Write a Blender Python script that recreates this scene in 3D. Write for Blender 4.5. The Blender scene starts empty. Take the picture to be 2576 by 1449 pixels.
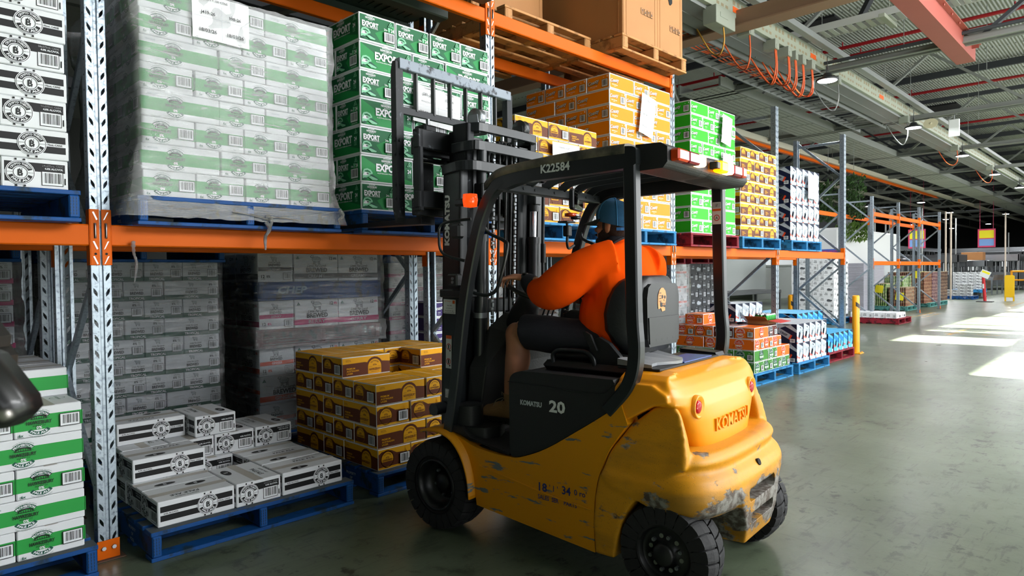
import bpy, math, random
from mathutils import Vector, Matrix
random.seed(7)
R=math.radians; PI=math.pi
sc=bpy.context.scene
col=sc.collection
# ------------------------------------------------------------------ camera
cd=bpy.data.cameras.new('camera'); cam=bpy.data.objects.new('camera',cd); col.objects.link(cam)
YAW,PITCH,ROLL,CH=.7758,.0236,-.0117,1.4353
F_=Vector((math.cos(YAW)*math.cos(PITCH),math.sin(YAW)*math.cos(PITCH),-math.sin(PITCH)))
R0=Vector((math.sin(YAW),-math.cos(YAW),0)); U0=R0.cross(F_)
R_=R0*math.cos(ROLL)+U0*math.sin(ROLL); U_=-R0*math.sin(ROLL)+U0*math.cos(ROLL)
cam.matrix_world=Matrix(((R_.x,U_.x,-F_.x,0),(R_.y,U_.y,-F_.y,0),(R_.z,U_.z,-F_.z,CH),(0,0,0,1)))
cd.sensor_width=36; cd.lens=36*1671.04/2576; cd.clip_start=.02; cd.clip_end=300
cd.dof.use_dof=True; cd.dof.focus_distance=3.1; cd.dof.aperture_fstop=10
sc.camera=cam
# ------------------------------------------------------------------ world, sun, daylight, exposure
W=bpy.data.worlds.new('world'); sc.world=W; W.use_nodes=True
bg=W.node_tree.nodes['Background']; bg.inputs[0].default_value=(.80,.90,1,1); bg.inputs[1].default_value=.35
vs=sc.view_settings; vs.view_transform='Standard'; vs.look='None'; vs.gamma=1; vs.use_curve_mapping=False
vs.exposure=.95
sc.cycles.use_denoising=True; sc.cycles.max_bounces=7; sc.cycles.transparent_max_bounces=12
sc.cycles.sample_clamp_indirect=6; sc.cycles.caustics_reflective=False; sc.cycles.caustics_refractive=False
def light(name,kind,loc,energy,color=(1,1,1),rot=None,size=None,size_y=None,parent=None,direction=None):
    d=bpy.data.lights.new(name,kind); d.energy=energy; d.color=color
    if kind=='AREA':
        d.shape='RECTANGLE'; d.size=size; d.size_y=size_y or size
    elif kind=='SUN': d.angle=size or .009
    elif size: d.shadow_soft_size=size
    o=bpy.data.objects.new(name,d); col.objects.link(o); o.location=loc
    if direction is not None: o.rotation_euler=Vector(direction).to_track_quat('-Z','Y').to_euler()
    elif rot: o.rotation_euler=rot
    if parent: o.parent=parent
    return o
SUN_DIR=Vector((-.05,.86,-.52))
light('sunlight','SUN',(6,-20,14),42,(1,.96,.88),size=.006,direction=SUN_DIR)
# daylight that comes in through the open dock doors along the aisle side
light('daylight_dock_door','AREA',(6.8,-5.7,1.8),120,(.97,.99,1),size=7.4,size_y=3.0,direction=(0,1,0))
light('daylight_high_window','AREA',(6.8,-5.7,5.0),600,(.97,.99,1),size=8.5,size_y=2.2,direction=(-.05,1,-.12))
light('daylight_dock_door','AREA',(20.0,-5.7,3.2),1000,(.96,.99,1),size=13,size_y=5,direction=(-.1,1,-.05))
light('daylight_dock_door','AREA',(-1.2,-5.7,2.8),26,(.95,.98,1),size=4.4,size_y=2.2,direction=(.1,1,-.1))
# unseen area lights under the solid roof over the aisle, facing down
light('roof_area_light','AREA',(11,-2.4,6.3),420,(.98,.99,1),size=9,size_y=2.2,direction=(.1,.15,-1))
light('roof_area_light','AREA',(36,0,6.3),900,(.96,.98,1),size=24,size_y=5,direction=(0,0,-1))
# ------------------------------------------------------------------ materials
def lin(h):
    if isinstance(h,(tuple,list)): return tuple(h)[:3]
    h=h.lstrip('#'); o=[]
    for i in (0,2,4):
        c=int(h[i:i+2],16)/255; o.append(c/12.92 if c<=.04045 else ((c+.055)/1.055)**2.4)
    return tuple(o)
def newmat(name):
    m=bpy.data.materials.new(name); m.use_nodes=True
    nt=m.node_tree; return m,nt,nt.nodes['Principled BSDF']
MC={}
def mat(name,c='#888888',rough=.6,metal=0,spec=.5,coat=0,emit=None,es=0,trans=0,alpha=1,var=0,vs_=8,bump=0,bs=60):
    if name in MC: return MC[name]
    m,nt,b=newmat(name); c=lin(c)
    b.inputs['Base Color'].default_value=(*c,1); b.inputs['Roughness'].default_value=rough
    b.inputs['Metallic'].default_value=metal; b.inputs['Specular IOR Level'].default_value=spec
    if coat: b.inputs['Coat Weight'].default_value=coat; b.inputs['Coat Roughness'].default_value=.1
    if emit: b.inputs['Emission Color'].default_value=(*lin(emit),1); b.inputs['Emission Strength'].default_value=es
    if trans: b.inputs['Transmission Weight'].default_value=trans
    if alpha<1: b.inputs['Alpha'].default_value=alpha
    if var or bump:
        tc=nt.nodes.new('ShaderNodeTexCoord'); n=nt.nodes.new('ShaderNodeTexNoise'); n.inputs['Scale'].default_value=vs_ if var else bs
        n.inputs['Detail'].default_value=6
        nt.links.new(tc.outputs['Object'],n.inputs['Vector'])
        if var:
            mx=nt.nodes.new('ShaderNodeMix'); mx.data_type='RGBA'; mx.inputs['A'].default_value=(*[x*(1-var) for x in c],1)
            mx.inputs['B'].default_value=(*[min(1,x*(1+var)) for x in c],1)
            nt.links.new(n.outputs['Fac'],mx.inputs['Factor']); nt.links.new(mx.outputs['Result'],b.inputs['Base Color'])
        if bump:
            n2=nt.nodes.new('ShaderNodeTexNoise'); n2.inputs['Scale'].default_value=bs; n2.inputs['Detail'].default_value=4
            nt.links.new(tc.outputs['Object'],n2.inputs['Vector'])
            bp=nt.nodes.new('ShaderNodeBump'); bp.inputs['Strength'].default_value=bump; bp.inputs['Distance'].default_value=.01
            nt.links.new(n2.outputs['Fac'],bp.inputs['Height']); nt.links.new(bp.outputs['Normal'],b.inputs['Normal'])
    MC[name]=m; return m
def worn(name,c,chip,scale=6,thr=.62,soft=.03,stretch=(1,1,1),rough=.5,metal=0,c2=None,speck=0,specc='#222222',chip2=None,coords='Object',spec=.35):
    """paint with chipped patches where noise crosses a threshold"""
    if name in MC: return MC[name]
    m,nt,b=newmat(name); N=nt.nodes.new; L=nt.links.new; b.inputs['Specular IOR Level'].default_value=spec
    tc=N('ShaderNodeTexCoord'); mp=N('ShaderNodeMapping'); mp.inputs['Scale'].default_value=stretch
    L(tc.outputs[coords],mp.inputs['Vector'])
    n=N('ShaderNodeTexNoise'); n.inputs['Scale'].default_value=scale; n.inputs['Detail'].default_value=9; n.inputs['Roughness'].default_value=.62
    L(mp.outputs[0],n.inputs['Vector'])
    r=N('ShaderNodeMapRange'); r.inputs['From Min'].default_value=thr-soft; r.inputs['From Max'].default_value=thr+soft
    L(n.outputs['Fac'],r.inputs['Value'])
    n2=N('ShaderNodeTexNoise'); n2.inputs['Scale'].default_value=2.5; n2.inputs['Detail'].default_value=5; L(tc.outputs[coords],n2.inputs['Vector'])
    base=N('ShaderNodeMix'); base.data_type='RGBA'; base.inputs['A'].default_value=(*lin(c),1); base.inputs['B'].default_value=(*lin(c2 or c),1)
    L(n2.outputs['Fac'],base.inputs['Factor'])
    ch=N('ShaderNodeMix'); ch.data_type='RGBA'; ch.inputs['A'].default_value=(*lin(chip),1); ch.inputs['B'].default_value=(*lin(chip2 or chip),1)
    n3=N('ShaderNodeTexNoise'); n3.inputs['Scale'].default_value=40; L(tc.outputs[coords],n3.inputs['Vector']); L(n3.outputs['Fac'],ch.inputs['Factor'])
    mx=N('ShaderNodeMix'); mx.data_type='RGBA'; L(r.outputs[0],mx.inputs['Factor']); L(base.outputs['Result'],mx.inputs['A']); L(ch.outputs['Result'],mx.inputs['B'])
    out=mx.outputs['Result']
    if speck:
        v=N('ShaderNodeTexNoise'); v.inputs['Scale'].default_value=220; v.inputs['Detail'].default_value=2; L(tc.outputs[coords],v.inputs['Vector'])
        rr=N('ShaderNodeMapRange'); rr.inputs['From Min'].default_value=.66; rr.inputs['From Max'].default_value=.72; rr.inputs['To Max'].default_value=speck
        L(v.outputs['Fac'],rr.inputs['Value'])
        m2=N('ShaderNodeMix'); m2.data_type='RGBA'; L(rr.outputs[0],m2.inputs['Factor']); L(out,m2.inputs['A']); m2.inputs['B'].default_value=(*lin(specc),1); out=m2.outputs['Result']
    L(out,b.inputs['Base Color'])
    b.inputs['Roughness'].default_value=rough; b.inputs['Metallic'].default_value=metal
    bp=N('ShaderNodeBump'); bp.inputs['Strength'].default_value=.25; bp.inputs['Distance'].default_value=.003; bp.invert=True
    L(r.outputs[0],bp.inputs['Height']); L(bp.outputs['Normal'],b.inputs['Normal'])
    MC[name]=m; return m
def scuffed(name,c,c2,lo,hi):
    m,nt,b=newmat(name); N=nt.nodes.new; L=nt.links.new
    tc=N('ShaderNodeTexCoord'); sp=N('ShaderNodeSeparateXYZ'); L(tc.outputs['Object'],sp.inputs[0])
    def noise(sc_,st=(1,1,1),det=8,ro=.62):
        mp=N('ShaderNodeMapping'); mp.inputs['Scale'].default_value=st; L(tc.outputs['Object'],mp.inputs['Vector']); n=N('ShaderNodeTexNoise'); n.inputs['Scale'].default_value=sc_; n.inputs['Detail'].default_value=det; n.inputs['Roughness'].default_value=ro; L(mp.outputs[0],n.inputs['Vector']); return n.outputs['Fac']
    def rng(v,a,b_,o0=0,o1=1):
        r=N('ShaderNodeMapRange'); r.inputs['From Min'].default_value=a; r.inputs['From Max'].default_value=b_; r.inputs['To Min'].default_value=o0; r.inputs['To Max'].default_value=o1; L(v,r.inputs['Value']); return r.outputs[0]
    def math_(op,a,b_):
        x=N('ShaderNodeMath'); x.operation=op; x.use_clamp=op!='SUBTRACT'
        for i,v in enumerate((a,b_)):
            if isinstance(v,(int,float)): x.inputs[i].default_value=v
            else: L(v,x.inputs[i])
        return x.outputs[0]
    def mix(f,a,c_):
        x=N('ShaderNodeMix'); x.data_type='RGBA'; L(f,x.inputs['Factor'])
        for k,v in (('A',a),('B',c_)):
            if isinstance(v,str): x.inputs[k].default_value=(*lin(v),1)
            else: L(v,x.inputs[k])
        return x.outputs['Result']
    z=sp.outputs[2]; x=sp.outputs[0]
    band=math_('MULTIPLY',rng(z,lo-.05,lo+.01),rng(z,hi+.04,hi-.01)); band=math_('MULTIPLY',band,rng(x,.14,.05))
    chips=rng(math_('ADD',noise(5.5,(1,1,1.8)),math_('MULTIPLY',band,.17)),.60,.64)
    grime=rng(math_('ADD',noise(2.5,(1,1,3),5),math_('MULTIPLY',band,.30)),.52,.80,0,.55)
    col_=mix(noise(2,det=3),c,c2); col_=mix(grime,col_,'#6b5320'); col_=mix(rng(noise(240,det=1),.67,.72,0,.6),col_,'#5a4418'); col_=mix(chips,col_,mix(rng(noise(30),.42,.6),'#4c4038','#8d8a84'))
    L(col_,b.inputs['Base Color']); b.inputs['Roughness'].default_value=.48
    bp=N('ShaderNodeBump'); bp.inputs['Strength'].default_value=.35; bp.inputs['Distance'].default_value=.004; bp.invert=True; L(math_('ADD',chips,math_('MULTIPLY',noise(120,det=2),.25)),bp.inputs['Height']); L(bp.outputs[0],b.inputs['Normal'])
    MC[name]=m; return m
# ------------------------------------------------------------------ mesh builder
class MB:
    def __init__(s): s.v=[]; s.f=[]; s.m=[]; s.sm=[]; s.T=Matrix(); s.mi=0; s.smooth=False
    def add(s,vs,fs,mi=None,sm=None,T=None):
        o=len(s.v); T=s.T@T if T is not None else s.T
        s.v+= [tuple(T@Vector(p)) for p in vs]
        for f in fs: s.f.append(tuple(o+i for i in f)); s.m.append(s.mi if mi is None else mi); s.sm.append(s.smooth if sm is None else sm)
        return s
    def box(s,x0,x1,y0,y1,z0,z1,c=0,mi=None,T=None):
        if c<=0:
            vs=[(x,y,z) for x in (x0,x1) for y in (y0,y1) for z in (z0,z1)]
            return s.add(vs,[(0,1,3,2),(4,6,7,5),(0,4,5,1),(2,3,7,6),(0,2,6,4),(1,5,7,3)],mi,T=T)
        # chamfered box: 3 verts per corner
        vs=[];ix={}
        c=min(c,(x1-x0)*.49,(y1-y0)*.49,(z1-z0)*.49)
        X=(x0,x1);Y=(y0,y1);Z=(z0,z1)
        for i in (0,1):
            for j in (0,1):
                for k in (0,1):
                    sx,sy,sz=(1-2*i),(1-2*j),(1-2*k)
                    p=(X[i],Y[j],Z[k])
                    for a in range(3):
                        q=[p[0]+sx*c,p[1]+sy*c,p[2]+sz*c]; q[a]=p[a]
                        ix[i,j,k,a]=len(vs); vs.append(tuple(q))
        fs=[]
        def face(ids,out):
            ctr=Vector(((x0+x1)/2,(y0+y1)/2,(z0+z1)/2)); P=[Vector(vs[i]) for i in ids]
            n=(P[1]-P[0]).cross(P[2]-P[0]); mid=sum(P,Vector())/len(P)
            fs.append(tuple(ids) if n.dot(mid-ctr)>0 else tuple(reversed(ids)))
        for i in (0,1):
            face([ix[i,0,0,0],ix[i,1,0,0],ix[i,1,1,0],ix[i,0,1,0]],0)
            face([ix[0,i,0,1],ix[1,i,0,1],ix[1,i,1,1],ix[0,i,1,1]],0)
            face([ix[0,0,i,2],ix[1,0,i,2],ix[1,1,i,2],ix[0,1,i,2]],0)
        for i in (0,1):
            for j in (0,1):
                face([ix[i,j,0,0],ix[i,j,1,0],ix[i,j,1,1],ix[i,j,0,1]],0)
                face([ix[i,0,j,0],ix[i,1,j,0],ix[i,1,j,2],ix[i,0,j,2]],0)
                face([ix[0,i,j,1],ix[1,i,j,1],ix[1,i,j,2],ix[0,i,j,2]],0)
                for k in (0,1): face([ix[i,j,k,0],ix[i,j,k,1],ix[i,j,k,2]],0)
        return s.add(vs,fs,mi,T=T)
    def bar(s,p,q,w,h,c=0,mi=None,up=(0,0,1)):
        """box bar from p to q, w across, h along up"""
        p=Vector(p);q=Vector(q);d=q-p;L=d.length;d.normalize();u=Vector(up)
        if abs(d.dot(u))>.99: u=Vector((0,1,0))
        x=d.cross(u).normalized();u=x.cross(d)
        T=Matrix(((x.x,d.x,u.x,p.x),(x.y,d.y,u.y,p.y),(x.z,d.z,u.z,p.z),(0,0,0,1)))
        return s.box(-w/2,w/2,0,L,-h/2,h/2,c,mi,T)
    def loft(s,rings,mi=None,sm=True,closed=True,cap=True):
        n=len(rings[0]);vs=[p for r in rings for p in r];fs=[]
        for i in range(len(rings)-1):
            for j in range(n if closed else n-1):
                k=(j+1)%n; fs.append((i*n+j,i*n+k,(i+1)*n+k,(i+1)*n+j))
        s.add(vs,fs,mi,sm)
        if cap and closed:
            s.add(rings[0],[tuple(reversed(range(n)))],mi,False); s.add(rings[-1],[tuple(range(n))],mi,False)
        return s
    def tube(s,pts,r,n=10,mi=None,sm=True,cap=True):
        P=[Vector(p) for p in pts]; rs=r if isinstance(r,(list,tuple)) else [r]*len(P)
        t0=(P[1]-P[0]).normalized(); u=t0.orthogonal().normalized(); rings=[]
        for i,p in enumerate(P):
            t=(P[min(i+1,len(P)-1)]-P[max(i-1,0)])
            t=t.normalized() if t.length>1e-9 else t0
            u=(u-t*u.dot(t)); u=u.normalized() if u.length>1e-6 else t.orthogonal().normalized(); w=t.cross(u)
            rings.append([tuple(p+(u*math.cos(a)+w*math.sin(a))*rs[i]) for a in [2*PI*k/n for k in range(n)]])
        return s.loft(rings,mi,sm,True,cap)
    def ribbon(s,pts,w,h,up=(0,0,1),mi=None,sm=False,c=.2):
        """rectangular section swept along pts (w across, h along up-ish)"""
        P=[Vector(p) for p in pts]; rings=[]
        for i,p in enumerate(P):
            t=(P[min(i+1,len(P)-1)]-P[max(i-1,0)]).normalized(); x=t.cross(Vector(up)).normalized(); u=x.cross(t)
            a,b=w/2,h/2; k=c*min(a,b)
            q=[(-a+k,-b),(a-k,-b),(a,-b+k),(a,b-k),(a-k,b),(-a+k,b),(-a,b-k),(-a,-b+k)]
            rings.append([tuple(p+x*e+u*g) for e,g in q])
        return s.loft(rings,mi,sm)
    def prism(s,poly,a,b,axis='x',mi=None,sm=False,c=0):
        """poly (2D) extruded a..b. axis x: (y,z); y:(x,z); z:(x,y)"""
        f={'x':lambda p,t:(t,p[0],p[1]),'y':lambda p,t:(p[0],t,p[1]),'z':lambda p,t:(p[0],p[1],t)}[axis]
        if c:
            cx=sum(p[0] for p in poly)/len(poly);cy=sum(p[1] for p in poly)/len(poly)
            def ins(p):
                d=math.hypot(p[0]-cx,p[1]-cy) or 1; return (p[0]-(p[0]-cx)/d*c,p[1]-(p[1]-cy)/d*c)
            ip=[ins(p) for p in poly]; sg=1 if b>a else -1
            return s.loft([[f(p,a) for p in ip],[f(p,a+sg*c) for p in poly],[f(p,b-sg*c) for p in poly],[f(p,b) for p in ip]],mi,sm)
        return s.loft([[f(p,a) for p in poly],[f(p,b) for p in poly]],mi,sm)
    def cyl(s,p,q,r,n=16,mi=None,r2=None,sm=True):
        return s.tube([p,q],[r,r if r2 is None else r2],n,mi,sm)
    def lathe(s,prof,n=24,mi=None,T=None,sm=True,cap=True):
        """prof (r,z) about Z"""
        rings=[[(r*math.cos(2*PI*k/n),r*math.sin(2*PI*k/n),z) for k in range(n)] for r,z in prof]
        vs=[p for r in rings for p in r];fs=[]
        for i in range(len(rings)-1):
            for j in range(n):
                k=(j+1)%n; fs.append((i*n+j,i*n+k,(i+1)*n+k,(i+1)*n+j))
        s.add(vs,fs,mi,sm,T)
        if cap and prof[0][0]>1e-6: s.add(rings[0],[tuple(reversed(range(n)))],mi,False,T)
        if cap and prof[-1][0]>1e-6: s.add(rings[-1],[tuple(range(n))],mi,False,T)
        return s
    def blob(s,c,r,n=10,mi=None,T=None):
        T0=Matrix.Translation(c)@Matrix.Diagonal((r[0],r[1],r[2],1))
        if T is not None: T0=T@T0
        return s.lathe([(math.sin(PI*i/n)if 0<i<n else 1e-7,-math.cos(PI*i/n)) for i in range(n+1)],2*n,mi,T0)
    def mesh(s,name,mats):
        me=bpy.data.meshes.new(name); me.from_pydata(s.v,[],s.f)
        for m in (mats if isinstance(mats,(list,tuple)) else [mats]): me.materials.append(m)
        me.polygons.foreach_set('material_index',s.m); me.polygons.foreach_set('use_smooth',s.sm); me.update()
        return me
    def build(s,name,mats,parent=None,fix=True,**k):
        me=s.mesh(name,mats)
        if fix:
            import bmesh
            b=bmesh.new(); b.from_mesh(me); bmesh.ops.recalc_face_normals(b,faces=b.faces); b.to_mesh(me); b.free()
        o=bpy.data.objects.new(name,me); col.objects.link(o)
        if parent: o.parent=parent
        return tag(o,**k)
def tag(o,label=None,cat=None,group=None,kind=None):
    if label: o['label']=label
    if cat: o['category']=cat
    if group: o['group']=group
    if kind: o['kind']=kind
    return o
def empty(name,loc=(0,0,0),rz=0,**k):
    o=bpy.data.objects.new(name,None); col.objects.link(o); o.location=loc; o.rotation_euler=(0,0,rz); o.empty_display_size=.1
    return tag(o,**k)
def kids(o): return [c for c in ALL if c.parent==o]
def copytree(o,parent=None):
    c=o.copy(); col.objects.link(c)
    if parent is not None: c.parent=parent
    for k in CH_.get(o.name,()): 
        d=copytree(k,c)
    return c
CH_={}
def freeze(o):
    """remember the children so copies can be made without scanning"""
    CH_[o.name]=list(o.children)
    for k in o.children: freeze(k)
    return o
def TR(x=0,y=0,z=0,rz=0,rx=0,ry=0):
    return Matrix.Translation((x,y,z))@Matrix.Rotation(rz,4,'Z')@Matrix.Rotation(ry,4,'Y')@Matrix.Rotation(rx,4,'X')
# ------------------------------------------------------------------ lettering
TC={}
def glyphs(s,bold=.02,shear=0,space=1,res=2):
    k=(s,bold,shear,space,res)
    if k in TC: return TC[k]
    c=bpy.data.curves.new('t','FONT'); c.body=s; c.size=1; c.offset=bold*.5; c.shear=shear; c.space_character=space; c.resolution_u=res
    o=bpy.data.objects.new('t',c); me=o.to_mesh()
    vs=[(v.co.x,v.co.y) for v in me.vertices]; fs=[tuple(p.vertices) for p in me.polygons]
    o.to_mesh_clear(); bpy.data.objects.remove(o); bpy.data.curves.remove(c)
    x0=min(v[0] for v in vs);x1=max(v[0] for v in vs)
    vs=[(v[0]-x0,v[1]) for v in vs]
    TC[k]=(vs,fs,x1-x0); return TC[k]
CAP=.73  # cap height of the built-in face at size 1
class Art:
    """flat artwork in metres on a face; every item keeps a layer so that later items sit in front"""
    def __init__(s): s.it=[]; s.l=0
    def raw(s,vs,fs,m,l=None):
        if l is None: s.l+=1; l=s.l
        s.it.append((vs,fs,m,l)); return s
    def rect(s,x0,y0,x1,y1,m,l=None): return s.raw([(x0,y0),(x1,y0),(x1,y1),(x0,y1)],[(0,1,2,3)],m,l)
    def poly(s,p,m,l=None): return s.raw(list(p),[tuple(range(len(p)))],m,l)
    def rrect(s,x0,y0,x1,y1,r,m,l=None):
        p=[]
        for cx,cy,a in ((x1-r,y0+r,-PI/2),(x1-r,y1-r,0),(x0+r,y1-r,PI/2),(x0+r,y0+r,PI)):
            p+=[(cx+r*math.cos(a+PI/2*k/3),cy+r*math.sin(a+PI/2*k/3)) for k in range(4)]
        return s.poly(p,m,l)
    def disc(s,cx,cy,r,m,n=24,ry=None,l=None): return s.poly([(cx+r*math.cos(2*PI*k/n),cy+(ry or r)*math.sin(2*PI*k/n)) for k in range(n)],m,l)
    def ring(s,cx,cy,r0,r1,m,a0=0,a1=360,n=28,l=None):
        vs=[];fs=[]
        for k in range(n+1):
            a=R(a0+(a1-a0)*k/n)
            for r in (r0,r1): vs.append((cx+r*math.cos(a),cy+r*math.sin(a)))
        for k in range(n): fs.append((2*k,2*k+1,2*k+3,2*k+2))
        return s.raw(vs,fs,m,l)
    def text(s,t,cx,cy,h,m,w=None,bold=.02,shear=0,al=0,l=None,rot=0):
        vs,fs,wd=glyphs(t,bold,shear); k=h/CAP; kx=k if w is None else w/wd
        W_=wd*kx; ox=cx-(W_/2 if al==0 else 0 if al<0 else W_)
        c,sn=math.cos(rot),math.sin(rot)
        q=[(x*kx+ox-cx,y*k-h/2) for x,y in vs]
        return s.raw([(cx+a*c-b*sn,cy+a*sn+b*c) for a,b in q],fs,m,l)
    def arc(s,t,cx,cy,r,h,m,mid=90,bold=.02,under=False,span=None,l=None):
        vs,fs,wd=glyphs(t,bold,0); k=h/CAP; kx=k if span is None else R(span)*r/wd
        out=[]
        for x,y in vs:
            xx=x*kx-wd*kx/2; yy=y*k
            if not under: a=R(mid)-xx/r; rr=r+yy
            else: a=R(mid)+xx/r; rr=r-yy
            out.append((cx+rr*math.cos(a),cy+rr*math.sin(a)))
        return s.raw(out,fs,m,l)
    def bars(s,x0,y0,x1,y1,frame=True,seed=3):
        rnd=random.Random(seed)
        if frame: s.rect(x0-.006,y0-.006,x1+.006,y1+.006,'black')
        s.rect(x0-.003,y0-.003,x1+.003,y1+.003,'white')
        vs=[];fs=[];x=x0+.004
        while x<x1-.005:
            w=rnd.choice((.0012,.0018,.003)); vs+=[(x,y0+.006),(x+w,y0+.006),(x+w,y1-.002),(x,y1-.002)]
            k=len(vs); fs.append((k-4,k-3,k-2,k-1)); x+=w+rnd.choice((.0012,.002,.003))
        return s.raw(vs,fs,'black')
    def put(s,mb,fn,idx,eps=.0004,e0=.0004):
        """fn maps (x,y,d) to 3D, idx maps colour names to slot numbers"""
        for vs,fs,m,l in s.it:
            mb.add([fn(x,y,e0+l*eps) for x,y in vs],fs,idx(m),False)
INK={'white':'#e9ebee','black':'#141416','green':'#2f9a46','dkgreen':'#17513f','fgreen':'#12633a','mgreen':'#1c8a45','ltgreen':'#86c9a2','brown':'#5e2d14','gold':'#e3a40e','navy':'#141c36',
 'orange':'#f08c04','lime':'#2fae1f','grey':'#8e9aa4','ltgrey':'#c3c9cf','silver':'#aeb6be','blue':'#1c7fc0','sky':'#58b6e4','red':'#c8322c','pink':'#c4296f','ice':'#c9dcec','tape':'#b9b4ac','hazy':'#ea6a16','ale':'#3d7f2e','stout':'#5b1f17','kraft':'#b98a5c','dk':'#38393c','cream':'#d8cfb6','tan':'#d9905a','yellow':'#f4d21c','purple':'#3b2a66','brick':'#d8441e','wbrown':'#8a6a2a','dgrey':'#55585c','teal':'#17616e'}
def ink(n,rough=.5): return mat('ink_'+n,INK[n],rough,spec=.25)
class Slots:
    def __init__(s,first=()): s.n=list(first)
    def __call__(s,n):
        if n not in s.n: s.n.append(n)
        return s.n.index(n)
    def mats(s): return [ink(n) if isinstance(n,str) else n for n in s.n]
# ------------------------------------------------------------------ building shell
def floor_mat():
    m,nt,b=newmat('floor_paint'); N=nt.nodes.new; L=nt.links.new
    g=N('ShaderNodeNewGeometry')
    def noise(scale,detail,st=(1,1,1),rot=0,rough=.6,dist=0):
        mp=N('ShaderNodeMapping'); mp.inputs['Scale'].default_value=st; mp.inputs['Rotation'].default_value=(0,0,rot); L(g.outputs['Position'],mp.inputs['Vector'])
        n=N('ShaderNodeTexNoise'); n.inputs['Scale'].default_value=scale; n.inputs['Detail'].default_value=detail; n.inputs['Roughness'].default_value=rough; n.inputs['Distortion'].default_value=dist
        L(mp.outputs[0],n.inputs['Vector']); return n.outputs['Fac']
    def rng(v,a,b_,o0=0,o1=1):
        r=N('ShaderNodeMapRange'); r.inputs['From Min'].default_value=a; r.inputs['From Max'].default_value=b_; r.inputs['To Min'].default_value=o0; r.inputs['To Max'].default_value=o1; L(v,r.inputs['Value']); return r.outputs[0]
    def mix(f,a,c):
        x=N('ShaderNodeMix'); x.data_type='RGBA'; L(f,x.inputs['Factor'])
        for k,v in (('A',a),('B',c)):
            if isinstance(v,str): x.inputs[k].default_value=(*lin(v),1)
            else: L(v,x.inputs[k])
        return x.outputs['Result']
    def mul(a,c):
        x=N('ShaderNodeMath'); x.operation='MULTIPLY'; L(a,x.inputs[0]); L(c,x.inputs[1]); return x.outputs[0]
    big=noise(.55,7); c=mix(rng(big,.35,.65),'#485240','#6a7462')
    wear=mul(rng(noise(9,10,rough=.72),.545,.60),rng(noise(.8,4),.42,.60)); c=mix(wear,c,'#22231d')
    c=mix(mul(rng(noise(2.2,9,(1,5,1),.5,.7),.56,.63),rng(noise(.6,3,rot=2),.4,.6)),c,'#33362d')
    c=mix(mul(rng(noise(3.0,7,(1,14,1),-.6,.6,.4),.60,.64,0,.6),rng(noise(1.1,3,rot=1),.4,.55)),c,'#34372f')
    c=mix(mul(rng(noise(2.2,6,(16,1,1),.25,.6,.3),.61,.65,0,.6),rng(noise(.9,3,rot=4),.4,.6)),c,'#3a3d35')
    L(c,b.inputs['Base Color'])
    r=rng(noise(1.5,3),.2,.8,.26,.36); L(r,b.inputs['Roughness'])
    bp=N('ShaderNodeBump'); bp.inputs['Strength'].default_value=.12; bp.inputs['Distance'].default_value=.01; L(noise(12,8),bp.inputs['Height']); L(bp.outputs[0],b.inputs['Normal'])
    return m
mb=MB(); mb.box(-10,75,-6.2,26,-.2,0); mb.build('floor',floor_mat(),kind='structure')
WALL=mat('wall_sheet','#4c4e4b',.8); 
# corrugated roof, ribs across the aisle
RZ=6.75
mb=MB(); pr=[]; y=-6.2
while y<26:
    for dy,z in ((0,0),(.018,.018),(.034,.018),(.052,0)): pr.append((y+dy,z))
    y+=.068
n=len(pr); mb.add([(x,py,RZ+z) for x in (-10,75) for py,z in pr],[(i,i+1,n+i+1,n+i) for i in range(n-1)])
mb.box(-10,75,-6.2,26,RZ+.06,RZ+.1)
mb.build('ceiling',mat('roof_sheet','#92958e',.5,metal=.15,var=.10,vs_=.4),kind='structure',fix=False)
mb=MB()
for k in range(40):
    for q in range(200): mb.box(6+1.25*k,6.03+1.25*k,-6+.15*q-.012,-6+.15*q+.012,RZ-.012,RZ,mi=0)
mb.build('trim_1',mat('screw_dark','#5c5e5a',.7),kind='structure')
# aisle-side wall with dock doors and high windows (sun comes in through these)
mb=MB(); Y0,Y1=-6.2,-6.0
def wseg(x0,x1,z0,z1): mb.box(x0,x1,Y0,Y1,z0,z1)
wseg(-10,-3.5,0,RZ)
wseg(-3.5,1.2,3.9,RZ); wseg(-3.5,1.2,0,1.6); wseg(1.2,2.2,0,RZ)
wseg(2.2,10.97,3.3,5.15); wseg(2.2,10.97,5.15,RZ)
wseg(9.9,10.97,0,3.3)
wseg(10.97,14.25,4.86,RZ); wseg(14.25,15.12,0,RZ)
wseg(15.12,23.4,0,4.84); wseg(15.12,23.4,6.07,RZ)
for a,b in ((16.7,17.9),(18.55,19.15),(20.25,20.4)): wseg(a,b,4.8,6.1)
wseg(23.4,40,0,3.6); wseg(23.4,75,5.9,RZ); wseg(26,27,0,RZ);wseg(40,75,0,RZ)
mb.build('wall_right',WALL,kind='structure')
mb=MB(); mb.box(-10,75,26,26.2,0,RZ); mb.build('wall_left',WALL,kind='structure')
mb=MB(); mb.box(-10.2,-10,-6.2,26.2,0,RZ); mb.build('wall_back',WALL,kind='structure')
mb=MB(); mb.box(75,75.2,-6.2,26.2,0,RZ); mb.build('wall_front',mat('wall_dark','#2c2e2d',.9),kind='structure')
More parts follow.
